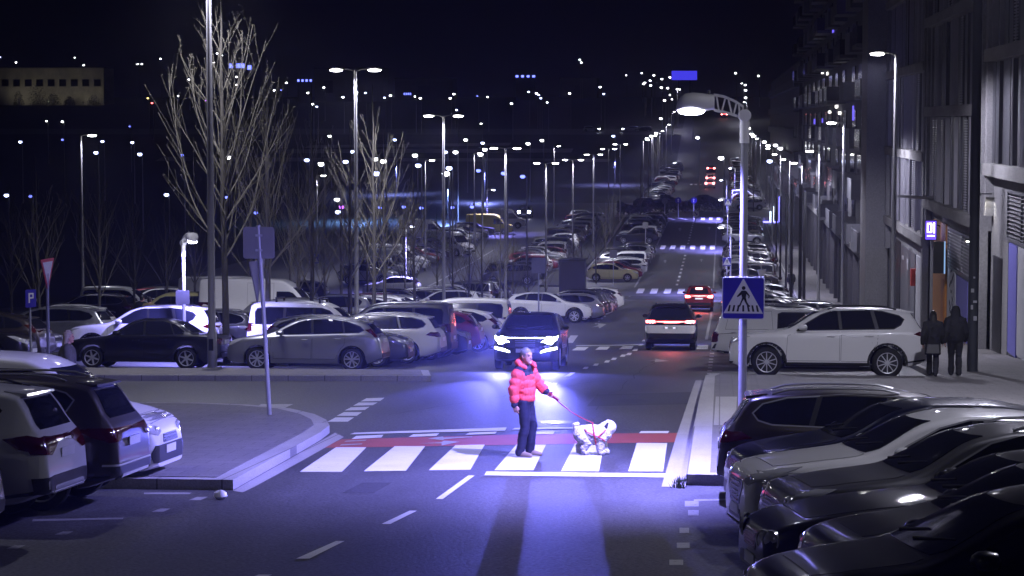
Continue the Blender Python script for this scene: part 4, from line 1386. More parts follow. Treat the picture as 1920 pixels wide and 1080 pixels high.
        # doors with handles
        for poly in s['doors']:
            for sgn in (1, -1):
                mb = MB()
                self.panel(mb, 'side', expand(poly, .007), .0012, 1, thick=.004)
                self.panel(mb, 'side', poly, .0038, 0, thick=.006)
                if sgn < 0: mb.v = [(v[0], -v[1], v[2]) for v in mb.v]; mb.f = [tuple(reversed(f)) for f in mb.f]
                i = self.take(mb.build('door', [PAINT, M_BLACK], smooth=True, sharp=30, fixn=False), 'door')
                xr = max(p[0] for p in poly)-.2; zh = max(p[1] for p in poly)-.10
                p, n = self.cast('side', xr, zh)
                mb = MB(); mb.tube([p+Vector((.09, -.0, 0)), p+Vector((.07, .035, 0)), p+Vector((-.07, .035, 0)), p+Vector((-.09, 0, 0))], .013, 6)
                mb.v = [(v[0], v[1]*sgn, v[2]) for v in mb.v]
                self.take(mb.build('handle', PAINT, smooth=True), 'handle', i)
        # bonnet lid with its shut line
        if s.get('bon', 1):
            ft = pchip(*zip(*s['top'])); xs_ = [i*.02 for i in range(10, 130)]
            xc = next((x for x in xs_ if x > .7 and ft(x+.06)-ft(x) > .024), 1.2)-.06
            x0 = .34 if L < 4.9 else .42
            poly = [(x0, -W*.30), (x0+.16, -W*.355), (xc-.1, -W*.39), (xc, -W*.36), (xc, W*.36), (xc-.1, W*.39), (x0+.16, W*.355), (x0, W*.30)]
            if xc-x0 > .3:
                mb = MB()
                self.panel(mb, 'top', expand(poly, .008), .0015, 1, res=.09, thick=.004)
                self.panel(mb, 'top', poly, .0045, 0, res=.09, thick=.006)
                self.take(mb.build('bonnet', [PAINT, M_BLACK], smooth=True, sharp=30, fixn=False), 'bonnet')
        # mirrors
        mx, mz = s['mirror']
        p, n = self.cast('side', mx, mz)
        for sgn in (1, -1):
            mb = MB()
            c = p+Vector((.02, .14, .05))
            vs = []; fs = []; nn = 10
            for t, k in ((-.11, .35), (-.085, .85), (-.02, 1), (.05, .9), (.09, .55), (.105, .2)):
                for j in range(nn):
                    a = 2*math.pi*j/nn
                    vs.append(c+Vector((t, math.cos(a)*.115*k, math.sin(a)*.075*k)))
            for i in range(5):
                for j in range(nn):
                    a, b = i*nn+j, i*nn+(j+1) % nn; fs.append((a, b, b+nn, a+nn))
            fs.append(tuple(range(nn))); fs.append(tuple(range(5*nn, 6*nn)))
            mb.add(vs, fs, 0)
            mb.tube([p-Vector((0, .03, .02)), c-Vector((0, .06, .03))], .03, 6, 1)
            mb.v = [(v[0], v[1]*sgn, v[2]) for v in mb.v]
            self.take(mb.build('wing_mirror', [PAINT if not s.get('bmir') else M_BLACK, M_BLACK], smooth=True), 'wing_mirror')
        if s.get('rails'):
            for sgn in (1, -1):
                mb = MB(); x0, x1 = s['rails']; pts = []
                for k in range(9):
                    x = x0+(x1-x0)*k/8
                    p, n = self.cast('top', x, s.get('raily', .56))
                    pts.append(p+Vector((0, 0, .012 if k in (0, 8) else .05)))
                mb.tube(pts, .016, 6)
                mb.v = [(v[0], v[1]*sgn, v[2]) for v in mb.v]
                self.take(mb.build('roof_rail', M_CHROME if s.get('chrome') else M_BLACK, smooth=True), 'roof_rail')
        if s.get('bar2'):
            mb = MB()
            for x in s['bar2']:
                p, n = self.cast('top', x, 0); y = .62
                mb.box((p.x, 0, p.z+.10), (.05, 1.3, .03))
                for yy in (-y, y): mb.box((p.x, yy, p.z+.03), (.06, .04, .16))
            self.take(mb.build('roof_bar', M_BLACK), 'roof_bar')
        if s.get('spoiler'):
            x, z = s['spoiler']; w = W*.29
            mb = MB()
            mb.prism([(L/2-x+.18, z+.015), (L/2-x-.10, z-.02), (L/2-x-.11, z-.045), (L/2-x+.12, z-.05)], 'XZ', -w, w)
            self.take(mb.build('spoiler', PAINT), 'spoiler')
        # wheels
        r = s['r']; tw = .215 if W > 1.78 else .185
        tprof = [(r*.66, -tw/2), (r*.90, -tw/2), (r*.985, -tw/2+.025), (r, -tw/4), (r, tw/4), (r*.985, tw/2-.025), (r*.90, tw/2), (r*.66, tw/2)]
        for xw in s['wx']:
            for sgn in (1, -1):
                cx, cy, cz = L/2-xw, sgn*(W/2-.025-tw/2), r
                mb = MB(); mb.lathe(tprof, 28, axis='Y', cap=False)
                mb.lathe([(0, -tw/2+.02), (r*.66, -tw/2+.02)], 28, axis='Y', cap=False)
                mb.v = [(v[0]+cx, v[1]*sgn+cy, v[2]+cz) for v in mb.v]
                wi = self.take(mb.build('wheel', M_RUBBER, smooth=True), 'wheel')
                mb = MB(); R0 = r*.70; ns = s.get('spokes', 5); yo = tw/2+.004
                mb.lathe([(R0*.90, yo-.05), (R0*.91, yo-.006), (R0*.97, yo), (R0, yo-.012), (R0, yo-.06)], 28, 0, axis='Y', cap=False)
                mb.lathe([(0, yo-.06), (R0*.95, yo-.07)], 28, 1, axis='Y', cap=False)
                mb.lathe([(0, yo-.004), (R0*.15, yo-.006), (R0*.2, yo-.03)], 12, 0, axis='Y', cap=False)
                for k in range(ns):
                    a = 2*math.pi*k/ns+.3; wd = s.get('spw', .26)*R0
                    for fork in ((-1, 1) if s.get('fork') else (0,)):
                        ca, sa = math.cos(a), math.sin(a)
                        quad = []
                        r0_, r1_ = R0*.14, R0*.93
                        w0, w1 = (wd*.5, wd*.45) if fork else (wd*.55, wd*.40)
                        o1 = fork*R0*.24
                        for rr, tt in ((r0_, -w0/2), (r0_, w0/2), (r1_, w1/2+o1), (r1_, -w1/2+o1)):
                            quad.append((ca*rr-sa*tt, sa*rr+ca*tt))
                        v8 = [(x, yo-.012, z) for x, z in quad]+[(x, yo-.05, z) for x, z in quad]
                        mb.add(v8, [(0, 1, 2, 3), (0, 4, 5, 1), (1, 5, 6, 2), (2, 6, 7, 3), (3, 7, 4, 0)], 0)
                mb.v = [(v[0]+cx, v[1]*sgn+cy, v[2]+cz) for v in mb.v]
                self.take(mb.build('rim', [M_ALLOY if not s.get('dkrim') else M_ALLOYDK, M_BLACK], smooth=True, sharp=30), 'rim', wi)
        mb = MB()
        wx0, wx1 = s['wx']
        mb.box2((L/2-wx0-.3, -W*.36, .20), (L/2-wx1+.3, W*.36, .30))
        mb.box2((L/2-wx0-.06, -W*.40, r-.07), (L/2-wx0+.06, W*.40, r+.07)); mb.box2((L/2-wx1-.06, -W*.40, r-.07), (L/2-wx1+.06, W*.40, r+.07))
        self.take(mb.build('underbody', M_BLACK), 'underbody')
    def join(self):
        if self.joined: return self.joined
        mb = MB(); mats = []
        for n, me, _ in self.parts:
            if n in ('wiper', 'handle', 'reflector', 'underbody'): continue
            mi = []
            for m in me.materials:
                if m not in mats: mats.append(m)
                mi.append(mats.index(m))
            base = len(mb.v)
            mb.v += [tuple(v.co) for v in me.vertices]
            for p in me.polygons:
                mb.f.append(tuple(i+base for i in p.vertices)); mb.mi.append(mi[p.material_index])
        o = mb.build('parked_car', mats, smooth=True, sharp=38, fixn=False)
        self.joined = o.data
        bpy.data.objects.remove(o)
        return self.joined
CTYPES = {}
def swap(o, pm):
    for sl in o.material_slots:
        rep = pm.get(sl.material.name)
        if rep: sl.link = 'OBJECT'; sl.material = rep
def car(kind, paint_key, x, y, face, label, name='parked_car', cat='car', group=None, far=False, lit=None, dz=0.0, jitter=0.0, flat=False):
    """face: degrees, direction the bonnet points (0 = +X right, 90 = away from the camera)"""
    cp = CTYPES[kind]
    pm = {'paint placeholder': PAINTS[paint_key]}
    if lit == 'front': pm[M_HLENS.name] = E_HEAD
    if lit == 'rear': pm[M_RLENS.name] = E_TAIL
    z = gz(y)+dz
    a = 0 if flat else math.atan(slope(y))
    M = Matrix.Translation((x, y, z)) @ Matrix.Rotation(a, 4, 'X') @ Matrix.Rotation(R(face+jitter), 4, 'Z')
    if far:
        o = bpy.data.objects.new(name, cp.join()); COL.objects.link(o)
        o.matrix_world = M; swap(o, pm)
        return tag(o, label, cat, group)
    root = empty(name, (0, 0, 0), 0, label, cat, group)
    root.matrix_world = M
    obs = []
    for n, me, par in cp.parts:
        o = bpy.data.objects.new(n, me); COL.objects.link(o)
        o.parent = obs[par] if par is not None else root
        swap(o, pm); obs.append(o)
    root_parts[root.name] = obs
    return root
root_parts = {}

SUV = dict(L=4.65, W=1.88, r=.36, wx=(.87, 3.68),
    top=[(0, .66), (.02, .80), (.10, .92), (.45, 1.03), (1.28, 1.13), (2.02, 1.55), (2.45, 1.65), (3.2, 1.67), (3.9, 1.63), (4.22, 1.57), (4.42, 1.25), (4.55, 1.07), (4.62, .92), (4.65, .62)],
    sh=[(0, .64), (.10, .86), (.45, .97), (1.3, 1.04), (2.5, 1.07), (4.2, 1.11), (4.5, 1.02), (4.62, .88), (4.65, .60)],
    zb=[(0, .32), (.3, .24), (4.1, .27), (4.65, .42)], plan=[(0, .74), (.08, .83), (.25, .92), (.6, .975), (1.1, 1), (3.7, 1), (4.3, .97), (4.55, .91), (4.65, .82)],
    dlo=[(1.60, 1.115), (1.72, 1.22), (2.14, 1.47), (2.42, 1.565), (3.1, 1.585), (3.55, 1.56), (3.95, 1.46), (4.05, 1.38), (3.98, 1.26), (3.82, 1.17)], pillars=[(2.60, 2.55, .07), (3.45, 3.32, .09)],
    ws=[(.56, 1.54), (.70, 1.20), (.66, 1.15)], rw=[(.52, 1.50), (.62, 1.20), (.60, 1.15)],
    hl=[(.46, .80), (.62, .76), (.84, .84), (.86, .92), (.62, .90), (.46, .87)], hls=[(.10, .84), (.30, .90), (.48, .96), (.28, .945), (.12, .91)],
    tl=[(.52, .93), (.86, .90), (.88, 1.04), (.70, 1.05), (.52, 1.02)], tls=[(4.28, 1.04), (4.6, .95), (4.6, 1.05), (4.42, 1.10)],
    grille=[[(.30, .86), (.36, .74), (.30, .66)], [(.62, .52), (.70, .42), (.62, .38)]], bars=(.67, .86, .28, 4), fblack=[[(.78, .37), (.74, .33)]], rblack=[[(.80, .60), (.76, .45)]],
    pf=.56, pr=.86, clad=.36, mirror=(1.72, 1.13), rails=(2.3, 3.9), spoiler=(4.20, 1.585), spokes=10, spw=.2, raily=.55,
    doors=[[(1.32, .40), (2.56, .40), (2.57, 1.08), (1.55, 1.05), (1.36, .98)], [(2.60, .40), (3.22, .40), (3.36, .72), (3.44, .80), (3.46, 1.09), (2.61, 1.08)]])
def var(base, **k):
    d = dict(base); d.update(k); return d
HATCH = dict(L=4.34, W=1.84, r=.325, wx=(.88, 3.52),
    top=[(0, .58), (.03, .72), (.15, .83), (.5, .92), (1.12, 1.02), (1.95, 1.41), (2.35, 1.485), (3.0, 1.48), (3.6, 1.40), (3.85, 1.33), (4.18, .99), (4.28, .88), (4.34, .55)],
    sh=[(0, .56), (.15, .77), (.5, .86), (1.2, .93), (2.5, .97), (3.8, 1.02), (4.15, .94), (4.28, .80), (4.34, .53)],
    zb=[(0, .26), (.3, .19), (3.9, .20), (4.34, .36)], plan=[(0, .72), (.08, .81), (.25, .90), (.6, .97), (1.0, 1), (3.5, 1), (4.0, .965), (4.22, .91), (4.34, .82)],
    dlo=[(1.42, .99), (1.62, 1.13), (2.02, 1.33), (2.35, 1.41), (2.9, 1.42), (3.3, 1.37), (3.72, 1.22), (3.82, 1.13), (3.7, 1.07)], pillars=[(2.42, 2.38, .07), (3.32, 3.22, .05)],
    ws=[(.54, 1.39), (.68, 1.09), (.62, 1.04)], rw=[(.50, 1.29), (.62, 1.06), (.58, 1.02)],
    hl=[(.44, .66), (.62, .62), (.80, .70), (.84, .80), (.62, .78), (.46, .73)], hls=[(.10, .70), (.30, .76), (.52, .88), (.34, .86), (.14, .79)],
    tl=[(.66, .98), (.83, .92), (.80, 1.14), (.68, 1.18)], tls=[(3.98, 1.16), (4.12, .94), (4.24, .93), (4.12, 1.06)],
    grille=[[(.40, .70), (.46, .62), (.42, .58)], [(.62, .42), (.70, .30), (.66, .28)]], fblack=[], rblack=[[(.74, .50), (.70, .38)]],
    pf=.48, pr=.84, mirror=(1.55, 1.0), spoiler=(3.80, 1.37), spokes=5, spw=.34, fork=1,
    doors=[[(1.24, .34), (2.38, .34), (2.40, .96), (1.42, .93), (1.26, .86)], [(2.42, .34), (3.06, .34), (3.2, .62), (3.30, .72), (3.34, .99), (2.43, .965)]])
SEDAN = dict(L=4.46, W=1.74, r=.31, wx=(.83, 3.49),
    top=[(0, .56), (.03, .69), (.12, .76), (.6, .84), (1.2, .92), (1.9, 1.33), (2.2, 1.40), (2.8, 1.40), (3.2, 1.31), (3.72, .99), (4.3, .95), (4.41, .90), (4.46, .54)],
    sh=[(0, .54), (.12, .70), (.6, .78), (1.2, .86), (3.7, .93), (4.3, .89), (4.41, .84), (4.46, .52)],
    zb=[(0, .26), (.3, .19), (4.0, .20), (4.46, .34)], plan=[(0, .78), (.08, .87), (.25, .94), (.6, .985), (1.0, 1), (3.6, 1), (4.1, .975), (4.36, .93), (4.46, .85)],
    dlo=[(1.46, .93), (1.62, 1.06), (1.98, 1.26), (2.22, 1.325), (2.8, 1.33), (3.12, 1.25), (3.42, 1.06), (3.40, .97)], pillars=[(2.30, 2.28, .06), (3.16, 2.98, .035)],
    ws=[(.52, 1.32), (.66, .99), (.60, .94)], rw=[(.50, 1.29), (.62, 1.06), (.58, 1.02)],
    hl=[(.40, .56), (.76, .58), (.78, .68), (.40, .68)], hls=[(.05, .58), (.22, .60), (.22, .69), (.08, .69)],
    tl=[(.50, .70), (.78, .70), (.78, .86), (.50, .86)], tls=[(4.24, .72), (4.42, .72), (4.42, .85), (4.26, .86)],
    grille=[[(.34, .68), (.34, .58)], [(.55, .38), (.6, .29)]], fblack=[], rblack=[], pf=.46, pr=.76, mirror=(1.56, .95), spokes=6, spw=.42,
    doors=[[(1.20, .32), (2.26, .32), (2.28, .90), (1.42, .87), (1.22, .82)], [(2.30, .32), (2.98, .32), (3.1, .58), (3.2, .68), (3.22, .92), (2.31, .905)]])
WAGON = dict(L=4.81, W=1.85, r=.335, wx=(.98, 3.80),
    top=[(0, .58), (.03, .71), (.15, .81), (.6, .90), (1.25, .99), (2.05, 1.39), (2.5, 1.47), (3.3, 1.485), (4.1, 1.44), (4.38, 1.39), (4.60, 1.07), (4.72, .94), (4.78, .80), (4.81, .53)],
    sh=[(0, .56), (.15, .76), (.6, .84), (1.25, .90), (2.5, .94), (4.3, 1.0), (4.62, .92), (4.78, .76), (4.81, .51)],
    zb=[(0, .25), (.3, .19), (4.3, .20), (4.81, .36)], plan=[(0, .72), (.08, .82), (.25, .91), (.6, .975), (1.0, 1), (3.9, 1), (4.4, .965), (4.7, .91), (4.81, .82)],
    dlo=[(1.60, .965), (1.78, 1.09), (2.18, 1.31), (2.5, 1.39), (3.2, 1.41), (3.9, 1.37), (4.22, 1.29), (4.34, 1.18), (4.28, 1.10), (4.1, 1.05)], pillars=[(2.62, 2.58, .07), (3.62, 3.48, .07)],
    ws=[(.54, 1.38), (.68, 1.06), (.62, 1.01)], rw=[(.54, 1.33), (.64, 1.10), (.60, 1.05)],
    hl=[(.44, .66), (.64, .62), (.82, .70), (.85, .79), (.62, .77), (.46, .72)], hls=[(.10, .70), (.30, .76), (.55, .86), (.34, .85), (.14, .79)],
    tl=[(.56, .80), (.84, .80), (.86, .93), (.72, .95), (.56, .90)], tls=[(4.36, .86), (4.72, .80), (4.72, .93), (4.5, .945)],
    grille=[[(.42, .68), (.46, .58), (.42, .50)]], bars=(.52, .67, .40, 4), fblack=[], rblack=[[(.74, .48), (.70, .36)]],
    pf=.44, pr=.72, mirror=(1.72, .98), rails=(2.45, 4.1), raily=.55, chrome=1, spoiler=(4.34, 1.41), spokes=7, spw=.28,
    doors=[[(1.36, .34), (2.56, .34), (2.58, .94), (1.58, .91), (1.38, .84)], [(2.60, .34), (3.30, .34), (3.46, .62), (3.58, .74), (3.62, .97), (2.61, .945)]])
SVAN = dict(L=4.2, W=1.82, r=.315, wx=(.84, 3.52), tum=.17, er=.13,
    top=[(0, .60), (.03, .78), (.15, .92), (.45, 1.02), (.85, 1.12), (1.50, 1.64), (1.9, 1.79), (2.6, 1.83), (3.85, 1.80), (4.06, 1.72), (4.15, 1.1), (4.20, .6)],
    sh=[(0, .58), (.15, .85), (.45, .95), (.9, 1.04), (4.03, 1.06), (4.15, .93), (4.2, .58)],
    zb=[(0, .28), (.3, .21), (3.9, .22), (4.2, .34)], plan=[(0, .76), (.08, .85), (.25, .93), (.6, .98), (1.0, 1), (3.7, 1), (4.05, .98), (4.2, .92)],
    dlo=[(1.16, 1.09), (1.30, 1.24), (1.62, 1.52), (1.86, 1.60), (3.5, 1.62), (3.86, 1.58), (3.92, 1.48), (3.90, 1.12)], pillars=[(2.12, 2.08, .09), (3.02, 3.0, .09)],
    ws=[(.64, 1.62), (.74, 1.22), (.70, 1.16)], rw=[(.62, 1.60), (.68, 1.18), (.66, 1.14)],
    hl=[(.44, .76), (.62, .71), (.78, .75), (.80, .84), (.64, .85), (.48, .82)], hls=[(.08, .78), (.26, .84), (.42, .98), (.28, .98), (.12, .92)],
    tl=[(.72, .88), (.88, .88), (.86, 1.14), (.72, 1.14)], tls=[(4.02, .90), (4.14, .90), (4.12, 1.14), (4.02, 1.14)],
    grille=[[(.36, .72), (.40, .62), (.38, .60)]], bars=(.61, .72, .34, 3), fblack=[[(.72, .58), (.78, .46), (.74, .34)]], rblack=[[(.86, .56), (.84, .40)]],
    pf=.50, pr=.70, mirror=(1.26, 1.12), bmir=1, spokes=6, spw=.45, clad=.34,
    doors=[[(1.06, .34), (2.08, .34), (2.10, 1.05), (1.14, 1.03), (1.02, .9)], [(2.12, .34), (3.06, .34), (3.14, .62), (3.16, 1.05), (2.13, 1.05)]])
BVAN = dict(L=5.5, W=2.04, r=.345, wx=(.95, 4.4), tum=.08, er=.16,
    top=[(0, .68), (.04, .95), (.2, 1.1), (.5, 1.2), (.75, 1.3), (1.45, 2.0), (1.75, 2.25), (2.1, 2.38), (3, 2.42), (5.3, 2.40), (5.44, 2.34), (5.5, .7)],
    sh=[(0, .66), (.2, 1.02), (.75, 1.18), (5.4, 1.2), (5.46, 1.0), (5.5, .66)], zb=[(0, .32), (.3, .25), (5.5, .35)],
    plan=[(0, .78), (.08, .86), (.3, .94), (.7, .985), (1.1, 1), (5.2, 1), (5.5, .96)],
    dlo=[(1.02, 1.26), (1.10, 1.38), (1.50, 1.78), (1.66, 1.84), (2.16, 1.84), (2.18, 1.24)], pillars=[],
    ws=[(.76, 2.02), (.86, 1.42), (.80, 1.36)], rw=None,
    hl=[(.52, .84), (.74, .80), (.86, .88), (.86, 1.04), (.66, 1.02), (.54, .94)], hls=[(.10, .86), (.3, .92), (.46, 1.12), (.28, 1.08), (.14, 1.0)],
    tl=[(.86, .90), (.98, .90), (.98, 1.4), (.86, 1.4)], tls=None, grille=[[(.46, .84), (.5, .70), (.46, .66)]], fblack=[[(.82, .60), (.84, .46), (.80, .36)]], rblack=[[(.94, .60), (.92, .44)]],
    pf=.52, pr=.66, mirror=(1.12, 1.32), bmir=1, spokes=6, spw=.45, clad=.42,
    doors=[[(1.2, .42), (2.16, .42), (2.2, 1.2), (1.06, 1.2), (1.0, 1.1)], [(2.3, .42), (3.4, .42), (3.4, 2.2), (2.3, 2.2)]])
PICK = dict(L=5.2, W=1.83, r=.37, wx=(.90, 4.02), tum=.20, er=.08,
    top=[(0, .75), (.03, .95), (.15, 1.04), (.6, 1.10), (1.3, 1.16), (1.95, 1.66), (2.3, 1.75), (3.3, 1.76), (3.42, 1.79), (4.6, 1.80), (4.82, 1.74), (5.06, 1.14), (5.14, 1.0), (5.2, .62)],
    sh=[(0, .72), (.15, .97), (.6, 1.02), (1.3, 1.07), (5.0, 1.08), (5.14, .95), (5.2, .60)], zb=[(0, .42), (.3, .34), (4.6, .40), (5.2, .52)],
    plan=[(0, .78), (.08, .87), (.25, .94), (.6, .985), (1.0, 1), (4.9, 1), (5.2, .95)],
    dlo=[(1.60, 1.12), (1.72, 1.24), (2.1, 1.55), (2.34, 1.62), (3.16, 1.62), (3.26, 1.58), (3.28, 1.12)], pillars=[(2.50, 2.46, .10)],
    ws=[(.58, 1.62), (.70, 1.24), (.66, 1.18)], rw=[(.56, 1.66), (.66, 1.26), (.64, 1.20)],
    hl=[(.50, .80), (.84, .82), (.84, .96), (.52, .92)], hls=[(.06, .84), (.3, .88), (.34, .98), (.1, .95)],
    tl=[(.74, .76), (.90, .76), (.90, 1.06), (.74, 1.06)], tls=[(5.0, .78), (5.12, .78), (5.10, 1.04), (5.0, 1.04)],
    grille=[[(.42, .92), (.46, .72)]], fblack=[[(.8, .58), (.78, .46)]], rblack=[[(.90, .72), (.88, .58)]], pf=.52, pr=.84, mirror=(1.7, 1.16), clad=.44, spokes=6, spw=.36,
    doors=[[(1.36, .44), (2.44, .44), (2.46, 1.08), (1.58, 1.06), (1.38, 1.0)], [(2.50, .44), (3.26, .44), (3.30, 1.08), (2.51, 1.08)], [(3.42, 1.14), (4.78, 1.14), (4.66, 1.64), (3.46, 1.66)]])
MOND = dict(L=4.87, W=1.86, r=.335, wx=(.96, 3.80),
    top=[(0, .56), (.02, .70), (.10, .80), (.35, .88), (.8, .95), (1.3, 1.02), (2.1, 1.40), (2.55, 1.48), (3.2, 1.47), (3.9, 1.35), (4.5, 1.04), (4.75, .98), (4.83, .88), (4.87, .55)],
    sh=[(0, .54), (.10, .73), (.35, .81), (.8, .87), (1.3, .92), (2.5, .96), (4.3, .99), (4.7, .92), (4.83, .80), (4.87, .53)],
    zb=[(0, .22), (.3, .18), (4.3, .20), (4.87, .36)], plan=[(0, .70), (.06, .80), (.2, .885), (.5, .955), (1.0, 1), (3.9, 1), (4.5, .96), (4.75, .91), (4.87, .82)],
    dlo=[(1.62, .985), (1.80, 1.10), (2.2, 1.30), (2.55, 1.39), (3.2, 1.39), (3.7, 1.30), (4.05, 1.16), (4.15, 1.07)], pillars=[(2.64, 2.60, .07), (3.62, 3.46, .05)],
    ws=[(.54, 1.38), (.70, 1.08), (.62, 1.03)], rw=[(.50, 1.29), (.64, 1.10), (.60, 1.06)],
    hl=[(.48, .70), (.66, .665), (.84, .75), (.88, .83), (.66, .795), (.50, .755)], hls=[(.10, .735), (.30, .775), (.62, .89), (.40, .87), (.16, .82)],
    tl=[(.50, .82), (.84, .80), (.86, .92), (.54, .92)], tls=[(4.45, .88), (4.78, .80), (4.78, .92), (4.6, .95)],
    grille=[[(.40, .70), (.47, .62), (.30, .42), (.22, .41)], [(.34, .36), (.40, .28), (.36, .25)]], bars=(.43, .69, .25, 5), fblack=[], rblack=[[(.74, .48), (.70, .36)]],
    pf=.35, pr=.74, mirror=(1.74, 1.0), chrome=1, spokes=5, spw=.3, fork=1,
    doors=[[(1.38, .34), (2.58, .34), (2.60, .95), (1.60, .93), (1.40, .86)], [(2.62, .34), (3.32, .34), (3.46, .62), (3.58, .74), (3.62, .98), (2.63, .955)]])
LUX = dict(L=5.0, W=1.87, r=.34, wx=(.86, 3.82),
    top=[(0, .52), (.02, .60), (.08, .66), (.3, .755), (.6, .82), (1.1, .89), (1.75, .95), (2.5, 1.30), (2.85, 1.36), (3.3, 1.35), (3.7, 1.26), (4.2, .98), (4.8, .88), (4.95, .78), (5.0, .5)],
    sh=[(0, .50), (.08, .62), (.3, .69), (.6, .74), (1.1, .80), (1.75, .86), (4.2, .90), (4.8, .80), (4.95, .72), (5.0, .48)],
    zb=[(0, .24), (.3, .18), (4.3, .20), (5.0, .34)], plan=[(0, .72), (.06, .80), (.2, .87), (.5, .935), (1.1, .99), (1.5, 1), (3.8, 1), (4.5, .95), (4.9, .86), (5.0, .78)],
    dlo=[(2.10, .93), (2.28, 1.04), (2.6, 1.22), (2.9, 1.285), (3.3, 1.28), (3.7, 1.16), (3.9, 1.0), (3.85, .95)], pillars=[(2.9, 2.9, .06)],
    ws=[(.52, 1.29), (.66, 1.02), (.60, .97)], rw=[(.50, 1.24), (.62, 1.02), (.58, .99)],
    hl=None, hls=None, tl=[(.56, .62), (.80, .62), (.78, .78), (.60, .80)], tls=None,
    grille=[[(.30, .60), (.33, .52), (.28, .44)], [(.5, .36), (.54, .27)]], bars=(.45, .60, .26, 5), fblack=[], rblack=[], pf=.33, pr=.66, mirror=(2.18, .95), chrome=1, spokes=7, spw=.3,
    doors=[[(1.6, .32), (2.88, .32), (2.9, .90), (2.06, .88), (1.64, .82)], [(2.92, .32), (3.35, .32), (3.46, .6), (3.6, .74), (3.64, .90), (2.93, .905)]])
SPECS = dict(suv=SUV, hatch=HATCH, sedan=SEDAN, wagon=WAGON, smallvan=SVAN, van=BVAN, pickup=PICK, mondeo=MOND, lux=LUX)
# coupe-roofed crossover (hanging rear), family of the compact ones
SPECS['cross'] = var(SUV, chrome=0, rails=None, spokes=5, spw=.34, fork=1,
    top=[(0, .64), (.02, .78), (.10, .90), (.45, 1.0), (1.2, 1.09), (1.98, 1.50), (2.4, 1.595), (3.1, 1.60), (3.75, 1.53), (4.1, 1.45), (4.40, 1.16), (4.55, 1.03), (4.62, .9), (4.65, .62)],
    dlo=[(1.60, 1.10), (1.72, 1.19), (2.14, 1.42), (2.42, 1.51), (3.0, 1.52), (3.5, 1.46), (3.92, 1.32), (3.98, 1.22)], ws=[(.56, 1.49), (.70, 1.18), (.66, 1.12)], rw=[(.52, 1.40), (.62, 1.19), (.60, 1.14)],
    spoiler=(4.06, 1.49), hl=[(.44, .80), (.70, .78), (.86, .86), (.86, .90), (.62, .88)])
# SUV with a broad rear lamp band and stepped bumper (near left)
SPECS['rearsuv'] = var(SUV, tl=[(.30, .98), (.62, .86), (.88, .88), (.90, 1.06), (.66, 1.08), (.30, 1.05)], tls=[(4.12, 1.06), (4.30, .94), (4.60, .88), (4.60, 1.05), (4.4, 1.10)],
    rblack=[[(.60, .62), (.88, .60), (.86, .42), (.6, .40)]], rchrome=[[(.56, .50), (.62, .42), (.54, .41)]], pr=.86, dkrim=0, spokes=5, spw=.26)
SPECS['rearsuv2'] = var(SUV, chrome=1, tl=[(.02, .985), (.50, .955), (.62, .88), (.86, .86), (.90, 1.04), (.66, 1.03), (.02, 1.005)], tls=[(4.10, 1.03), (4.34, .92), (4.60, .86), (4.60, 1.03)],
    rblack=[[(.86, .56), (.84, .48), (.60, .40)]], rchrome=[[(.88, .59), (.88, .565)], [(.62, .46), (.66, .40), (.58, .385)]], pr=.84, spokes=5, spw=.26)
# white crossover with a full-width black rear band (moving away)
SPECS['bandsuv'] = var(SUV, W=1.84, rblack=[[(.84, .60), (.80, .42)]], rchrome=[[(.86, .905), (.89, .80), (.86, .66), (.80, .62)]], garn_white=1, pr=.80, rw=[(.60, 1.56), (.78, 1.12), (.74, 1.08)],
    tl=[(.52, .985), (.86, .985), (.88, 1.07), (.54, 1.075)], tls=[(4.40, .99), (4.6, .98), (4.6, 1.04), (4.42, 1.07)])
SPECS['roofvan'] = var(SVAN, bar2=(1.95, 3.3))
for k_, sp_ in SPECS.items():
    CTYPES[k_] = CarProto(sp_)
# ================================================================ the cars one can name
def put(kind, col, px, y, face, label, end='front', **k):
    """px = the picture column of the given end of the car (for cars square to the road: face 0 or 180)"""
    L = CTYPES[kind].s['L']
    x = x_at(px, y)
    s = 1 if abs(face) < 90 else -1
    if face in (0, 180):
        x = x-s*L/2 if end == 'front' else x+s*L/2
    return car(kind, col, x, y, face, label, **k)
# --- right, near: noses to the road
put('wagon', 'brown', 1348, 29.9, 0, 'dark brown estate car backed to the kerb with chrome framed windows, beside the pale pole', 'rear')
put('hatch', 'navy', 1372, 27.9, 180, 'dark navy hatchback between the brown estate and the white hatchback', jitter=9)
put('mondeo', 'white', 1376, 26.0, 180, 'white hatchback with a wide black grille facing the road', jitter=9)
put('wagon', 'grey', 1440, 23.95, 180, 'dark grey estate between the white hatchback and the black saloon with round lamps', jitter=9)
jag = put('lux', 'black', 1404, 21.9, 180, 'black saloon with twin round headlamps facing the road', jitter=9)
put('hatch', 'black', 1515, 19.7, 180, 'black hatchback parked next to the saloon with round headlamps', jitter=9)
put('hatch', 'black', 1408, 17.35, 180, 'black car nearest the camera, only its long bonnet showing at lower right', jitter=9)
def round_lamps(root):
    cp = CTYPES['lux']; L = cp.s['L']
    for sg in (1, -1):
        for cy, cz, rr in ((.50, .565, .085), (.70, .575, .095)):
            p, n = cp.cast('front', cy, cz)
            mb = MB(); mb.lathe([(rr+.016, -.02), (rr+.012, .012), (rr, .016)], 20, 1, axis='X', cap=False)
            mb.lathe([(0, .03), (rr*.5, .026), (rr*.85, .012), (rr, -.004)], 20, 0, axis='X', cap=False)
            ct, st_ = math.cos(R(38)), math.sin(R(38))
            mb.v = [(v[0]*ct-v[1]*st_+p.x-.03, (v[0]*st_+v[1]*ct+p.y)*sg, v[2]+p.z) for v in mb.v]
            h = mb.build('headlight', [M_HLENS, M_CHROME], root, smooth=True)
round_lamps(jag)
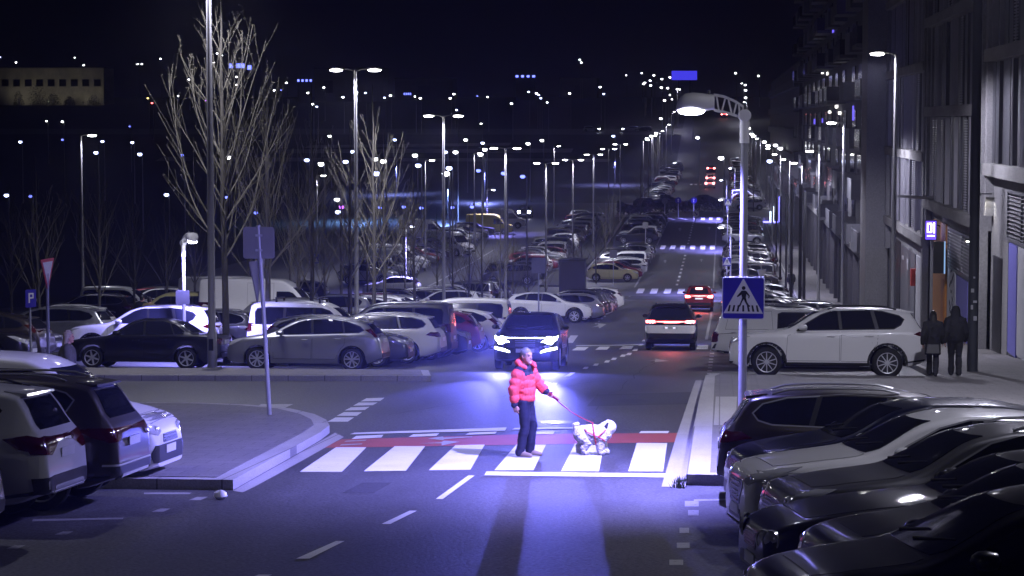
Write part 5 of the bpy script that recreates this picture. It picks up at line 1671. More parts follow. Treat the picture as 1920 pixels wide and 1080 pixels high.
# --- left, near: tails to the road
put('rearsuv', 'pearl', 122, 26.0, 180, 'white SUV seen from behind at far left, dark tail lamps and a stepped bumper', 'rear')
put('rearsuv2', 'brown', 248, 27.9, 180, 'dark bronze SUV seen from behind, left of the small white van', 'rear')
put('smallvan', 'white', 315, 30.6, 0, 'small white van nose out behind the bronze SUV, dark lower bumper')
put('hatch', 'light grey', -42, 23.2, 180, 'pale grey car at the left picture edge, only a tail corner visible', 'rear')
put('smallvan', 'white', 108, 36.2, 0, 'white van whose bonnet shows above the SUVs at the left edge', dz=.15)
# --- left row beyond the side street
put('hatch', 'silver', 434, 61.3, 180, 'silver five-door hatchback standing side-on behind the median', jitter=0)
put('sedan', 'black', 131, 61.3, 180, 'old black saloon standing side-on behind the median')
# --- right row
x3 = put('suv', 'white', 1390, 60.6, 180, 'white SUV with black wheel arches standing side-on at right')
x3.scale = (1.13, 1.10, 1.13)
put('pickup', 'white', 1334, 65.6, 0, 'white pickup with a hard top behind the pedestrian sign', 'rear')
# --- driving
hd = car('cross', 'black', x_at(988, 62.5), 64.2, -90, 'black SUV driving towards the camera with its blue-white headlamps on', name='driving_car', lit='front')
pg = car('bandsuv', 'black', x_at(1258, 80), 81.6, 90, 'white SUV driving away with lit tail lamps', name='driving_car', lit='rear')
rd = car('suv', 'red', x_at(1311, 144), 146, 90, 'dark red SUV driving away with its brake lamps lit', name='driving_car', lit='rear')
def child(root, mb, name, m, sm=False):
    return mb.build(name, m, root, smooth=sm)
# headlamp beams, daylight strips
cp = CTYPES['cross']
for sg in (1, -1):
    p, n = cp.cast('front', .66, .83)
    mb = MB(); mb.lathe([(0, .05), (.07, .045), (.11, .015), (.13, -.02)], 14, axis='X')
    mb.v = [(v[0]+p.x, (v[1]+p.y)*sg, v[2]+p.z) for v in mb.v]
    child(hd, mb, 'headlight', E_HEAD, True)
    mb = MB(); cp.panel(mb, 'front', [(.42, .50), (.86, .60), (.86, .66), (.60, .62), (.44, .545)], .02, res=.06, thick=.03)
    if sg < 0: mb.v = [(v[0], -v[1], v[2]) for v in mb.v]; mb.f = [tuple(reversed(f)) for f in mb.f]
    child(hd, mb, 'daylight_strip', E_DRL)
    spot(hd, (p.x+.10, p.y*sg, p.z+.02), 1300, C_HEAD, 95, 1.0, .07, (1, .35*sg, .0), 'beam')
    spot(hd, (p.x+.14, p.y*sg, p.z+.04), 15000, C_HEAD, 16, 1.0, .07, (1, .03*sg, -.032), 'beam')
    spot(hd, (p.x+.12, p.y*sg, p.z-.02), 50, (.30, .30, 1.0), 120, 1.0, .07, (1, .0, -.35), 'beam')
# claw lamps, high brake lamp, lit plate
cp = CTYPES['bandsuv']
for sg in (1, -1):
    for k in range(3):
        p, n = cp.cast('rear', .62+.09*k, 1.03)
        mb = MB(); mb.prism([(-.026, -.05), (.02, -.055), (.028, .045), (-.015, .05)], 'YZ', -.012, .02)
        mb.v = [(v[0]+p.x-.02, (v[1]+p.y)*sg, v[2]+p.z) for v in mb.v]
        child(pg, mb, 'claw_lamp', E_BRAKE)
    pl = MB(); p, n = cp.cast('rear', .14, .80)
    pl.box((p.x-.025, .14*sg, .815), (.006, .09, .05)); child(pg, pl, 'plate_glow', E_PLATE)
spot(pg, (-2.45, 0, 1.0), 60, (1, .15, .15), 150, .6, .1, (-1, 0, -.5), 'tail_light_glow')
cp = CTYPES['suv']
p, n = cp.cast('rear', 0, 1.52)
mb = MB(); mb.box((p.x-.10, 0, p.z-.02), (.03, .42, .09)); child(rd, mb, 'high_brake_lamp', E_BRAKE)
for sg in (1, -1):
    p, n = cp.cast('rear', .74, .98)
    mb = MB(); mb.box((p.x-.03, p.y*sg, p.z), (.03, .26, .13)); child(rd, mb, 'brake_lamp', E_BRAKE)
mb = MB(); p, n = cp.cast('rear', 0, .86); mb.box((p.x-.03, 0, .86), (.006, .46, .09)); child(rd, mb, 'plate_glow', E_PLATE)  # glowing sheet stands for lamp light on the plate
spot(rd, (-2.5, 0, 1.0), 130, (1, .12, .10), 160, .6, .1, (-1, 0, -.4), 'brake_light_glow')
spot(rd, (2.5, 0, .8), 1500, C_HEAD, 90, .8, .1, (1, 0, -.12), 'beam')
spot(pg, (2.45, 0, .8), 2200, C_HEAD, 90, .8, .1, (1, 0, -.12), 'beam')
# --- left row beyond the silver hatchback, tails to the road
row = [('hatch', 'grey', 772, 64.2, 180, 'front', 0), ('wagon', 'white', 832, 66.8, 180, 'rear', 1), ('smallvan', 'grey', 852, 69.4, 180, 'rear', 1), ('hatch', 'black', 880, 71.9, 0, 'front', 0),
       ('hatch', 'red', 905, 74.6, 180, 'rear', 1), ('hatch', 'white', 944, 77.2, 180, 'rear', 1), ('smallvan', 'white', 960, 80.4, 180, 'rear', 1), ('sedan', 'black', 975, 83, 0, 'front', 0)]
labs = ['dark grey hatchback just right of the silver one, nose out', 'white estate with clear cut rear pillars behind the silver hatchback', 'dark grey van-like car with upright tall tail lamps', 'black hatchback nose out between the dark van and the red car',
        'dark red hatchback tail to the road, left of the oncoming car', 'white hatchback tinted blue by the oncoming headlamps', 'white van behind the oncoming car', 'black saloon behind the oncoming car']
for (k, c, px, y, f, e, _), lb in zip(row, labs):
    if k == 'hatch' and c == 'grey':
        car(k, c, x_at(px, y)-2.2, y, 0, lb)
    else: put(k, c, px, y, f, lb, e)
put('suv', 'white', 746, 118, 180, 'white SUV facing left behind the parking strip, between the bare trunks')
put('cross', 'white', 1110, 117, 0, 'white crossover facing right above the oncoming car')
put('hatch', 'beige', 1197, 188, 0, 'pale yellow hatchback standing side-on beyond the second zebra crossing')
row = [('wagon', 'light grey', 1133, 120.2, 180, 'rear'), ('suv', 'grey', 1140, 123, 180, 'rear'), ('suv', 'grey', 1146, 126, 180, 'rear'), ('hatch', 'white', 1150, 129, 180, 'rear'), ('wagon', 'grey', 1152, 132, 180, 'rear'),
       ('hatch', 'black', 1156, 135, 180, 'rear'), ('sedan', 'silver', 1156, 138, 180, 'rear'), ('hatch', 'navy', 1158, 141.5, 180, 'rear'), ('hatch', 'white', 1171, 146, 180, 'rear')]
labs = ['light grey estate right behind the white crossover', 'dark grey SUV with a small lit red lamp, third in the bent row', 'dark grey SUV in the middle of the bent row', 'white hatchback with black rear glass in the bent row', 'dark grey estate before the end of the bent row',
        'black hatchback in the bent row', 'silver saloon low in the bent row', 'navy hatchback next to the last white car of the bent row', 'white hatchback at the end of the bent row, before the second zebra crossing']
for (k, c, px, y, f, e), lb in zip(row, labs): put(k, c, px, y, f, lb, e)
# --- second row on the left, tails and noses mixed
row2 = [('suv', 'white', 412, 67.3, 180, 'rear', 'white SUV behind the black saloon, its red tail lamp beside the lamp post'),
        ('wagon', 'grey', 492, 71, 180, 'rear', 'dark grey estate with chrome window frame behind the lamp post'),
        ('roofvan', 'white', 470, 68.2, 0, 'rear', 'white van with two black roof bars behind the silver hatchback'),
        ('sedan', 'orange', 245, 82, 0, 'rear', 'red-orange car half hidden behind the white SUV at left'),
        ('van', 'white', 622, 92, 0, 'front', 'big white panel van behind the roof-bar van, a square notice on its side'),
        ('van', 'white', 560, 101, 0, 'front', 'second white panel van, only its roof shows above the first'),
        ('smallvan', 'beige', 420, 92, 180, 'rear', 'pale yellow van with a lit roof line at left'),
        ('wagon', 'silver', 208, 74, 180, 'rear', 'silver estate behind the black saloon, lamp reflected in its window'),
        ('hatch', 'white', 213, 80, 180, 'rear', 'white hatchback peeping over the black saloon bonnet'),
        ('sedan', 'silver', 108, 66, 0, 'front', 'silver saloon nose right at far left, headlamp glinting'),
        ('hatch', 'brown', 88, 63, 180, 'rear', 'dark maroon hatchback tail at far left behind the yield post'),
        ('wagon', 'black', 62, 62, 0, 'front', 'black estate at the left picture edge behind the yield post'),
        ('hatch', 'grey', 40, 68, 0, 'front', 'dark grey hatchback second from the left picture edge')]
for k, c, px, y, f, e, lb in row2: put(k, c, px, y, f, lb, e)
# a square notice on the big van and the dark glass reflections need no extra geometry
# ================================================================ rows of farther cars (each one object)
rc = random.Random(21)
kinds = ['hatch', 'suv', 'wagon', 'sedan', 'cross', 'hatch', 'smallvan', 'suv']
cols = ['white', 'grey', 'black', 'silver', 'white', 'navy', 'light grey', 'black', 'red', 'silver', 'brown', 'white', 'grey']
def pretty(c, k):
    kk = {'hatch': 'hatchback', 'suv': 'SUV', 'wagon': 'estate', 'sedan': 'saloon', 'cross': 'crossover', 'smallvan': 'van', 'van': 'panel van'}[k]
    return c, kk
def frow(y0, y1, x, face, where, group, step=2.62, skip=0.0, mix=.35, lst=None, start=0):
    y = y0; n = start; used = {}
    while y < y1:
        k, c = rc.choice(kinds), rc.choice(cols)
        if lst and n-start < len(lst): k, c = lst[n-start]
        if rc.random() > skip:
            f = face if rc.random() > mix else 180-face
            L = CTYPES[k].s['L']
            dx = (2.6-L/2)*(1 if x > -4 else -1)
            cn, kn = pretty(c, k)
            used[(cn, kn)] = used.get((cn, kn), 0)+1
            i = used[(cn, kn)]
            lab = '%s %s %s' % (cn, kn, where) if i == 1 else '%s such %s %s %s' % (ordn[min(i-1, 15)], cn, kn, where)
            car(k, c, x-dx*.6+rc.uniform(-.25, .25), y, f, lab, group=group, far=y > 96, jitter=rc.uniform(-1.5, 1.5))
            n += 1
        y += step
frow(68.9, 162, 2.75, 0, 'in the long row along the right pavement', 'cars parked along the right pavement', lst=[('smallvan', 'black'), ('suv', 'black'), ('suv', 'black'), ('suv', 'light grey'), ('sedan', 'red'), ('wagon', 'black'), ('hatch', 'silver'), ('suv', 'grey'), ('hatch', 'white')])
frow(182, 226, 2.75, 0, 'on the right between the second and third zebra crossing', 'cars parked on the right between two crossings')
frow(246, 292, 2.75, 0, 'on the right beyond the third zebra crossing', 'cars parked on the right beyond the third crossing')
frow(191, 226, -9.1, 0, 'on the left between the second and third zebra crossing', 'cars parked on the left between two crossings', lst=[('hatch', 'orange') if False else ('hatch', 'red'), ('sedan', 'black'), ('wagon', 'white'), ('hatch', 'silver'), ('smallvan', 'white')])
frow(246, 290, -9.3, 180, 'on the left beyond the third zebra crossing', 'cars parked on the left beyond the third crossing', lst=[('suv', 'black'), ('smallvan', 'white'), ('suv', 'white')])
frow(86, 160, -17.3, 180, 'in the second left row behind the bare trees', 'cars parked in the second left row', skip=.25)
frow(183, 290, -17.3, 180, 'in the far second left row', 'cars parked in the far second left row', skip=.2)
frow(105, 160, -30.5, 0, 'on the far side of the left car park street', 'cars parked across the left car park street', skip=.3)
frow(182, 262, -29.0, 0, 'across the left car park street beyond the lit crossing', 'cars parked across the far car park street', skip=.15, mix=.0, lst=[('suv', 'silver'), ('hatch', 'white'), ('sedan', 'black'), ('smallvan', 'white'), ('van', 'white'), ('van', 'grey'), ('suv', 'black'), ('van', 'white')])
# the patrol-like white car crossing at the lit side street and vans behind it
car('hatch', 'white', x_at(735, 168), 168, 180, 'white car standing in the lit side street behind the tree trunks', far=True)
car('van', 'white', x_at(845, 225), 224, -35, 'white panel van parked aslant in the far left car park', far=True)
car('van', 'yellow', x_at(918, 262), 262, 0, 'yellow van in the far left car park', far=True)
car('van', 'white', x_at(945, 275), 275, 0, 'white van behind the yellow one in the far car park', far=True)
car('van', 'silver', x_at(800, 252), 250, 0, 'silver van left of the yellow one in the far car park', far=True)
# beyond the hedge, uphill
frow(330, 480, -10.5, 180, 'on the left beyond the hedge', 'cars parked on the left beyond the hedge', step=4.4, skip=.15)
frow(325, 500, 4.2, 0, 'on the right beyond the hedge', 'cars parked on the right beyond the hedge', step=3.6, skip=.15)
for i, (px, y, lab) in enumerate(((1330, 404, 'nearest of three cars stopped beyond the hedge, red tail lamps lit'), (1331, 428, 'middle of three cars stopped beyond the hedge, red tail lamps lit'), (1332, 470, 'farthest of three cars stopped beyond the hedge, red tail lamps lit'), (1356, 622, 'tiny car far uphill with two red tail lamps'))):
    o = car('suv' if i != 2 else 'hatch', ['white', 'white', 'black', 'black'][i], x_at(px, y), y, 90, lab, name='driving_car', lit='rear', far=True)
    mb = MB()
    for sg in (1, -1):
        mb.box((-2.36, .68*sg, .98), (.04, .34, .26))
    mb.build('brake_lamp', E_BRAKE, o)
for i, (px, y, f, lab) in enumerate(((1108, 574, 0, 'white car with a headlamp on the far cross road'), (1182, 574, 180, 'silver car with headlamps on the far cross road'), (1205, 574, 180, 'dark car with headlamps on the far cross road'))):
    o = car('hatch', ['white', 'silver', 'black'][i], x_at(px, y), y, f, lab, name='driving_car', lit='front', far=True)
    mb = MB()
    for sg in (1, -1): mb.lathe([(0, .1), (.14, .06), (.18, 0)], 10, axis='X', o=(2.2, .6*sg, .72))
    mb.build('headlight', E_FAR, o)
o = car('suv', 'black', x_at(985, 300), 300, -90, 'oncoming car with bright blue headlamps in the far car park', name='driving_car', lit='front', far=True)
mb = MB()
for sg in (1, -1): mb.lathe([(0, .1), (.16, .06), (.2, 0)], 10, axis='X', o=(2.3, .65*sg, .85))
mb.build('headlight', E_CROSS, o)
# ================================================================ buildings on the right
M_CONC = ground_mat('concrete wall', (.20, .195, .20), (.27, .265, .27), fine=14, rough=.85, patch=.16, bump=.25)
M_CONCL = ground_mat('pale concrete band', (.22, .215, .21), (.32, .31, .30), fine=18, rough=.85, patch=.35, bump=.25)
M_DWALL = ground_mat('dark facade', (.055, .052, .065), (.08, .077, .09), fine=8, rough=.7, patch=.25, bump=.1)
M_SLAT = mat('slat metal', (.50, .49, .53), .34, .6, noise=.12, scale=3)
M_SLATD = mat('dark slat metal', (.10, .10, .115), .4, .5, noise=.15, scale=3)
M_SHUT = mat('shutter metal', (.20, .20, .22), .45, .4, noise=.1, scale=4)
M_WGLASS = mat('window glass', (.008, .008, .012), .08, spec=.9)
M_ORW = mat('orange wall paint', (.62, .26, .05), .6, noise=.1)
M_WHW = mat('white wall paint', (.50, .50, .52), .7, noise=.14, scale=2)
M_VIO = mat('violet door colour', (.20, .19, .58), .5, noise=.08)  # on the tower doors this colour stands for violet light
M_DOORD = mat('dark door', (.02, .02, .024), .45)
M_GRAF = mat('red graffiti paint', (.50, .04, .03), .6)
M_GRAFK = mat('black graffiti paint', (.015, .015, .02), .6)
FX = 9.3
def ledge_tex(mb, y0, y1, z, h=.42, d=.34, m=0): mb.box2((FX-d, y0, z-h/2), (FX+.1, y1, z+h/2), m)
rb = random.Random(5)
def block(name, y0, y1, ztops, zlow, label):
    """facade bay: bands at heights ztops (relative to the eye), ground floor under the last"""
    r = empty(name, (FX, (y0+y1)/2, gz((y0+y1)/2)), 0, label, 'building')
    inv = Matrix.Translation(-Vector(r.location))
    def B(mb, nm, m, par=r, sm=False):
        mb.v = [tuple(inv @ Vector(v)) for v in mb.v] if par is r else mb.v
        return mb.build(nm, m, par, smooth=sm)
    E = EYE.z
    top = E+ztops[0]+1.2 if ztops[0] > 7 else E+ztops[0]+4.2
    g0 = gz(y1)-1.5
    w = MB(); w.box2((FX+.25, y0, E+ztops[-1]-.2), (FX+12, y1, top)); B(w, 'wall', M_DWALL)
    w = MB(); w.box2((FX+.02, y0, g0), (FX+12, y1, E+ztops[-1]-.2)); B(w, 'ground_floor_wall', M_CONC)
    for z in ztops:
        b = MB(); ledge_tex(b, y0+.05, y1-.05, E+z); B(b, 'band', M_CONCL)
    for yy, ww in ((y0+.35, .7), (y1-.3, .6)):
        p = MB(); p.box2((FX-.26, yy-ww/2, E+ztops[-1]-1.6 if yy > y0+1 else g0), (FX+.24, yy+ww/2, top)); B(p, 'pier', M_CONC)
    # louvred screens between the bands
    zs = [E+ztops[0]+3.9]+[E+z for z in ztops]
    for a, b_ in zip(zs[:-1], zs[1:]):
        zt, zb = a-.25, b_+.23
        y = y0+.9; ml = []; md = []
        while y < y1-.9:
            k = rb.random()
            if k < .32:
                mb = MB(); mb.box2((FX-.17-rb.random()*.05, y, zb), (FX+.15, y+.05, zt)); ml.append(('fin', mb))
                y += rb.uniform(.55, 1.0)
            elif k < .62:
                md.append((y, FX-.05-rb.random()*.08)); y += rb.uniform(1.1, 1.5)
            elif k < .8:
                d = FX-.12-rb.random()*.06; mb = MB()
                mb.box2((d+.01, y+.33, zb), (d+.04, y+.37, zt))
                n = int((zt-zb)/.10)
                for i in range(n):
                    mb.box2((d, y, zb+i*.10), (d+.05, y+.7, zb+i*.10+.05))
                ml.append(('louvre', mb)); y += rb.uniform(1.0, 1.3)
            else:
                mb = MB(); mb.tube([(FX-.2, y, zb), (FX-.2, y, zt)], .03, 6); ml.append(('rod', mb)); y += rb.uniform(.7, 1.3)
        for nm_, m_ in ml: B(m_, nm_, M_SLAT)
        for yy, xx in md:
            m2 = MB(); m2.box2((xx, yy, zb), (FX+.15, yy+.9, zt)); B(m2, 'shutter_panel', M_SLATD)
    return r, B
A_, BA = block('apartment_block', 46, 78.6, [6.1, 2.2, -1.68], 0, 'nearest apartment block at right with vertical metal slats and a graffiti wall')
B_, BB = block('apartment_block', 79.6, 101.2, [4.27, .37, -3.68], 0, 'middle apartment block with slats over the orange shopfront')
C_, BC = block('apartment_block', 102.0, 125.5, [6.2, 2.42, -1.66, -5.45], 0, 'slatted apartment block next to the tall concrete end wall')
E = EYE.z
def wallbox(Bf, nm, m, y0, y1, z0, z1, d=.05, x=None):
    mb = MB(); mb.box2((FX-d if x is None else x, y0, z0), (FX+.05, y1, z1)); return Bf(mb, nm, m)
def louvre(Bf, y0, y1, z0, z1):
    mb = MB()
    mb.box2((FX-.05, y0, z1-.1), (FX+.04, y1, z1)); mb.box2((FX-.05, y0, z0), (FX+.04, y1, z0+.1))
    for yy in (y0, (y0+y1)/2-.05, y1-.1): mb.box2((FX-.047, yy, z0+.1), (FX+.04, yy+.1, z1-.1))
    n = int((z1-z0-.2)/.13)
    for i in range(n):
        z = z0+.12+i*(z1-z0-.24)/n
        mb.box((FX-.01, (y0+y1)/2, z+.04), (.07, y1-y0-.2, .025), 0, ry=R(35))
    return Bf(mb, 'ventilation_grille', M_SHUT)
# ground floor, block A
louvre(BA, 67.2, 74.0, E-3.9, E-2.25)
wallbox(BA, 'doorway', M_DOORD, 75.2, 77.6, gz(76)+.15, E-4.6, .03)
wallbox(BA, 'violet_panel', M_VIO, 71.4, 73.4, gz(72)+.2, E-3.95, .04)
wallbox(BA, 'white_wall', M_WHW, 66.0, 71.2, gz(69)+.1, E-3.95, .035)
wallbox(BA, 'grey_wall', M_CONCL, 73.6, 75.0, gz(74)+.1, E-3.95, .03)
mb = MB()
rg = random.Random(3)
for i in range(26):
    z = gz(68)+.3+i*.11; y = 68.2+.25*math.sin(i*.9)
    mb.box((FX-.045, y, z), (.01, .7+.25*math.sin(i*1.7), .055))
o = BA(mb, 'graffiti', M_GRAFK)
mb = MB()
for i in range(12):
    z = gz(68)+1.75+i*.10; y = 68.1+.2*math.sin(i*1.1)
    mb.box((FX-.05, y, z), (.012, .85-.03*i, .05), rx=.15)
BA(mb, 'graffiti', M_GRAF)
mb = MB(); mb.box2((FX-.3, 66.9, E-3.2), (FX-.05, 67.4, E-2.95)); BA(mb, 'wall_lamp', M_BLACK)
# ground floor, block B
louvre(BB, 82.6, 93.0, E-6.0, E-4.35)
wallbox(BB, 'orange_wall', M_ORW, 93.6, 98.9, gz(97)+.1, E-4.3, .06)
wallbox(BB, 'orange_door', mat('amber door paint', (.5, .17, .02), .5), 93.9, 95.1, gz(95)+.1, gz(95)+2.6, .08)
wallbox(BB, 'white_wall', M_WHW, 89.9, 92.9, gz(91)+.1, E-6.05, .03)
wallbox(BB, 'violet_door', M_VIO, 85.4, 89.6, gz(87)+.1, E-6.1, .025)
wallbox(BB, 'pale_wall', M_CONCL, 82.4, 85.2, gz(84)+.1, E-6.05, .03)
mb = MB()
for i in range(9):
    mb.box((FX-.04, 91.3+.5*math.sin(i*2.1), gz(91)+1.2+.28*i % 1.9), (.01, .5+.3*math.cos(i*1.3), .12), rx=.5*math.sin(i))
BB(mb, 'graffiti', M_GRAFK)
# ground floor, block C
wallbox(BC, 'rolling_shutter', M_SHUT, 108.5, 117, gz(112)+.1, E-6.4, .03)
wallbox(BC, 'white_doorway', M_WHW, 103.2, 107.8, gz(105)+.1, E-6.4, .04)
wallbox(BC, 'dark_door', M_DOORD, 117.5, 121, gz(119)+.1, E-6.3, .03)
for y in (112, 115):
    wallbox(BC, 'notice', M_WHW, y, y+.9, E-7.4+(y-112)*.1, E-6.9, .05)
wallbox(BC, 'red_sign', M_GRAF, 107.9, 108.4, E-7.9, E-7.1, .25)
# wall lamps shown lit in the photograph
M_WLAMP = emat('wall lamp glow', (1, .96, .88), 9)
for i, (y, z, lab) in enumerate(((80.6, E-4.3, 'small lit wall lamp under the ledge of the middle block'), (77.9, E-2.6, 'small lit wall lamp washing the wall beside the thick pole'))):
    r = empty('wall_lamp', (FX-.55, y, z), 0, lab, 'wall lamp')
    mb = MB(); mb.box((0, 0, .06), (.22, .22, .08)); mb.box((.28, 0, .08), (.4, .05, .04)); mb.build('housing', M_BLACK, r)
    mb = MB(); mb.lathe([(0, -.03), (.07, -.02), (.08, .02)], 12); mb.build('lamp_glass', M_WLAMP, r)
    spot(r, (0, 0, -.05), 70, (1, .97, .9), 120, .6, .06, (.5, 0, -1))
# projecting shop signs
r = empty('shop_sign', (FX-.45, 96.0, E-4.65), 0, 'small glowing violet-blue shop sign with white letters over the orange wall', 'shop sign')
mb = MB(); mb.box((0, 0, 0), (.5, .14, .84)); mb.build('case', M_BLACK, r)
mb = MB(); mb.box((0, -.075, 0), (.44, .012, .78)); mb.build('lit_face', emat('violet sign glow', (.12, .06, .85), 2.2), r)
E_LET = emat('white sign letters', (.85, .85, 1), 6)
mb = MB()
for dx in (-.14, 0, .14):
    pass
mb.box((-.13, -.083, .10), (.06, .006, .40)); mb.box((-.03, -.083, .28), (.14, .006, .05)); mb.box((.02, -.083, .10), (.05, .006, .36)); mb.box((-.03, -.083, -.08), (.14, .006, .05)); mb.box((.13, -.083, .10), (.06, .006, .44)); mb.box((.0, -.083, -.24), (.30, .006, .05))
mb.build('letters', E_LET, r)
mb = MB(); mb.box((.34, 0, .2), (.22, .04, .04)); mb.build('bracket', M_BLACK, r)
r = empty('shop_sign', (FX-.40, 92.6, E-5.6), 0, 'dark hanging shop sign with a glowing pale blue edge beside the louvred grille', 'shop sign')
mb = MB(); mb.box((-.03, 0, 0), (.42, .16, 1.3)); mb.build('case', M_BLACK, r)
mb = MB(); mb.box((.21, 0, 0), (.05, .17, 1.32)); mb.build('lit_edge', emat('pale blue edge glow', (.35, .6, 1), .8), r)
mb = MB(); mb.box((.3, 0, .55), (.2, .04, .04)); mb.build('bracket', M_BLACK, r)
# ghosted lamp-like bracket projecting at the ledge
r = empty('canopy_bracket', (FX-1.2, 98.5, E-3.35), 0, 'grey metal bracket sticking out from the ledge of the middle block', 'bracket')
mb = MB(); mb.tube([(1.2, 0, -.05), (.5, 0, 0), (-.2, 0, .03)], [.09, .07, .06], 8); mb.build('arm', M_SLAT, r, smooth=True)
mb = MB(); mb.box((-.35, 0, .04), (.5, .24, .1)); mb.build('end_plate', M_SLAT, r)
# thick dark pole with stickers in front of the nearest block
r = empty('utility_pole', (x_at(1826, 61), 61, gz(61)+KH), 0, 'thick dark pole with stickers standing on the right pavement', 'pole')
mb = MB(); mb.tube([(0, 0, -.1), (0, 0, 1.2), (0, 0, 13)], [.145, .14, .115], 14); mb.build('shaft', mat('dark pole paint', (.055, .06, .07), .5, .2, noise=.3, scale=3), r, smooth=True)
mb = MB()
for x, z, w, h in ((-.04, 2.2, .08, .1), (.03, 1.9, .1, .06), (-.05, 1.75, .06, .12), (.04, 1.45, .09, .12), (.0, 2.55, .05, .05)): mb.box((x, -.147, z), (w, .006, h))
mb.build('sticker', M_WHW, r)
# tall concrete-ended building with balconies
r = empty('tower_block', (8.2, 190, gz(190)), 0, 'tall dark apartment building with balconies and a concrete end wall', 'building')
inv = Matrix.Translation(-Vector(r.location))
def BT(mb, nm, m, par=r):
    mb.v = [tuple(inv @ Vector(v)) for v in mb.v]; return mb.build(nm, m, par)
HT = E+20
mb = MB(); mb.box2((8.05, 126.2, gz(128)-1.5), (9.28, 131.2, HT)); BT(mb, 'end_wall', M_CONC)
mb = MB(); mb.box2((9.30, 126.3, gz(128)-1.5), (22, 262, HT)); BT(mb, 'wall', M_DWALL)
for y in range(136, 262, 6):
    mb = MB(); mb.box2((8.3, y, gz(y)-.5), (8.62, y+.45, E-8.2)); BT(mb, 'column', M_DWALL)
mb = MB(); mb.box2((8.2, 131.2, E-8.2), (9.3, 262, E-7.8)); BT(mb, 'arcade_beam', M_CONC)
rt = random.Random(11)
floors = [E-7.8+3.05*i for i in range(8)]
M_BALC = mat('balcony panel', (.10, .10, .115), .6, noise=.1); M_BALD = mat('dark balcony glass', (.03, .03, .04), .15)
for fi, z in enumerate(floors):
    for bi, y in enumerate(range(134, 258, 11)):
        yy = y+rt.uniform(-1.5, 1.5)+(2.5 if fi % 2 else 0)
        d = rt.uniform(.95, 1.5); ln = rt.uniform(4.5, 6.5)
        mb = MB()
        mb.box2((9.3-d, yy, z-.12), (9.28, yy+ln, z+.1))
        k = 0 if rt.random() < .6 else 1
        mb.box2((9.3-d, yy, z+.1), (9.3-d+.08, yy+ln, z+1.15), k)
        mb.box2((9.3-d+.08, yy, z+.1), (9.28, yy+.08, z+1.15), k)
        BT(mb, 'balcony', [M_BALC, M_BALD])
        mb = MB(); mb.box2((9.22, yy+.6, z+.12), (9.31, yy+ln-.5, z+2.4)); BT(mb, 'window', M_WGLASS)
E_GLINT = emat('lamp reflection glow', (1, .97, .9), 5); E_WINV = emat('violet window glow', (.16, .12, .9), 1.4)  # white panes glow in place of lamps reflected in the glass
for px, py, w, h, e in ((1540, 136, 7, 4, 0), (1549, 138, 4, 5, 0), (1578, 158, 6, 4, 0), (1580, 181, 6, 4, 0), (1588, 181, 3, 3, 0), (1572, 212, 8, 5, 0), (1553, 210, 8, 4, 0), (1566, 200, 9, 5, 0), (1597, 212, 3, 28, 1), (1545, 187, 6, 3, 1), (1525, 228, 4, 10, 1), (1540, 226, 4, 8, 1), (1560, 45, 6, 32, 1), (1600, 2, 34, 5, 1)):
    t = 60.0
    for _ in range(30):
        p = at_depth(px, py, t); t *= 9.1/max(.5, p.x) if abs(p.x-9.1) > .01 else 1
    s = 4200/t
    mb = MB(); mb.box((9.19, p.y, p.z), (.05, max(.3, w/s*8), h/s)); BT(mb, 'glow_pane', E_WINV if e else E_GLINT)
for y in (150, 163, 178, 196):
    mb = MB(); mb.box2((9.2, y, gz(y)+.2), (9.31, y+2.2, gz(y)+3.3)); BT(mb, 'violet_door', M_VIO)  # violet light on these doors is put into their colour
# slab of the next building and far right
r = empty('apartment_block', (9, 300, gz(300)), 0, 'far dark apartment block beyond the balconied one', 'building')
mb = MB(); mb.box2((0, -36, -2), (14, 120, 20)); mb.build('wall', M_DWALL, r)
for z in range(2, 19, 3):
    mb = MB(); mb.box2((-.6, -34, z), (0, 110, z+1.0)); mb.build('balcony_band', M_BALC, r)
# glowing blue frame of a forecourt
r = empty('neon_sign', (x_at(1446, 286), 286, gz(286)), 0, 'glowing blue and white neon sign on the right pavement far down the street', 'neon sign')
s = 14.4
mb = MB()
mb.box((-.2, 0, .3), (2.0, .1, .22)); mb.box((.95, 0, 1.9), (.12, .1, 3.2)); mb.build('blue_tube', emat('blue tube glow', (.18, .16, 1), 5), r)
mb = MB(); mb.box((.15, -.08, 1.3), (.22, .08, 1.9)); mb.box((-.15, -.08, 1.0), (.12, .08, 1.3)); mb.build('white_tube', emat('white tube glow', (.65, .8, 1), 9), r)
# slim dark posts on the right pavement
for i, (px, y, h) in enumerate(((1484, 150, 8.2), (1500, 126, 7.5), (1508, 140, 7.5), (1463, 190, 7), (1474, 176, 7.5), (1455, 215, 7))):
    o = empty('slim_post', (x_at(px, y), y, gz(y)+KH), 0, 'slim dark post on the right pavement, %s from the left' % ordn[(5, 3, 4, 1, 2, 0)[i]], 'post', 'slim dark posts on the right pavement')
    mb = MB(); mb.tube([(0, 0, -.1), (0, 0, h)], .09, 8); mb.build('shaft', M_BLACK, o, smooth=True)
    mb = MB(); mb.tube([(0, 0, -.05), (0, 0, .12)], .16, 8); mb.build('foot', M_BLACK, o)

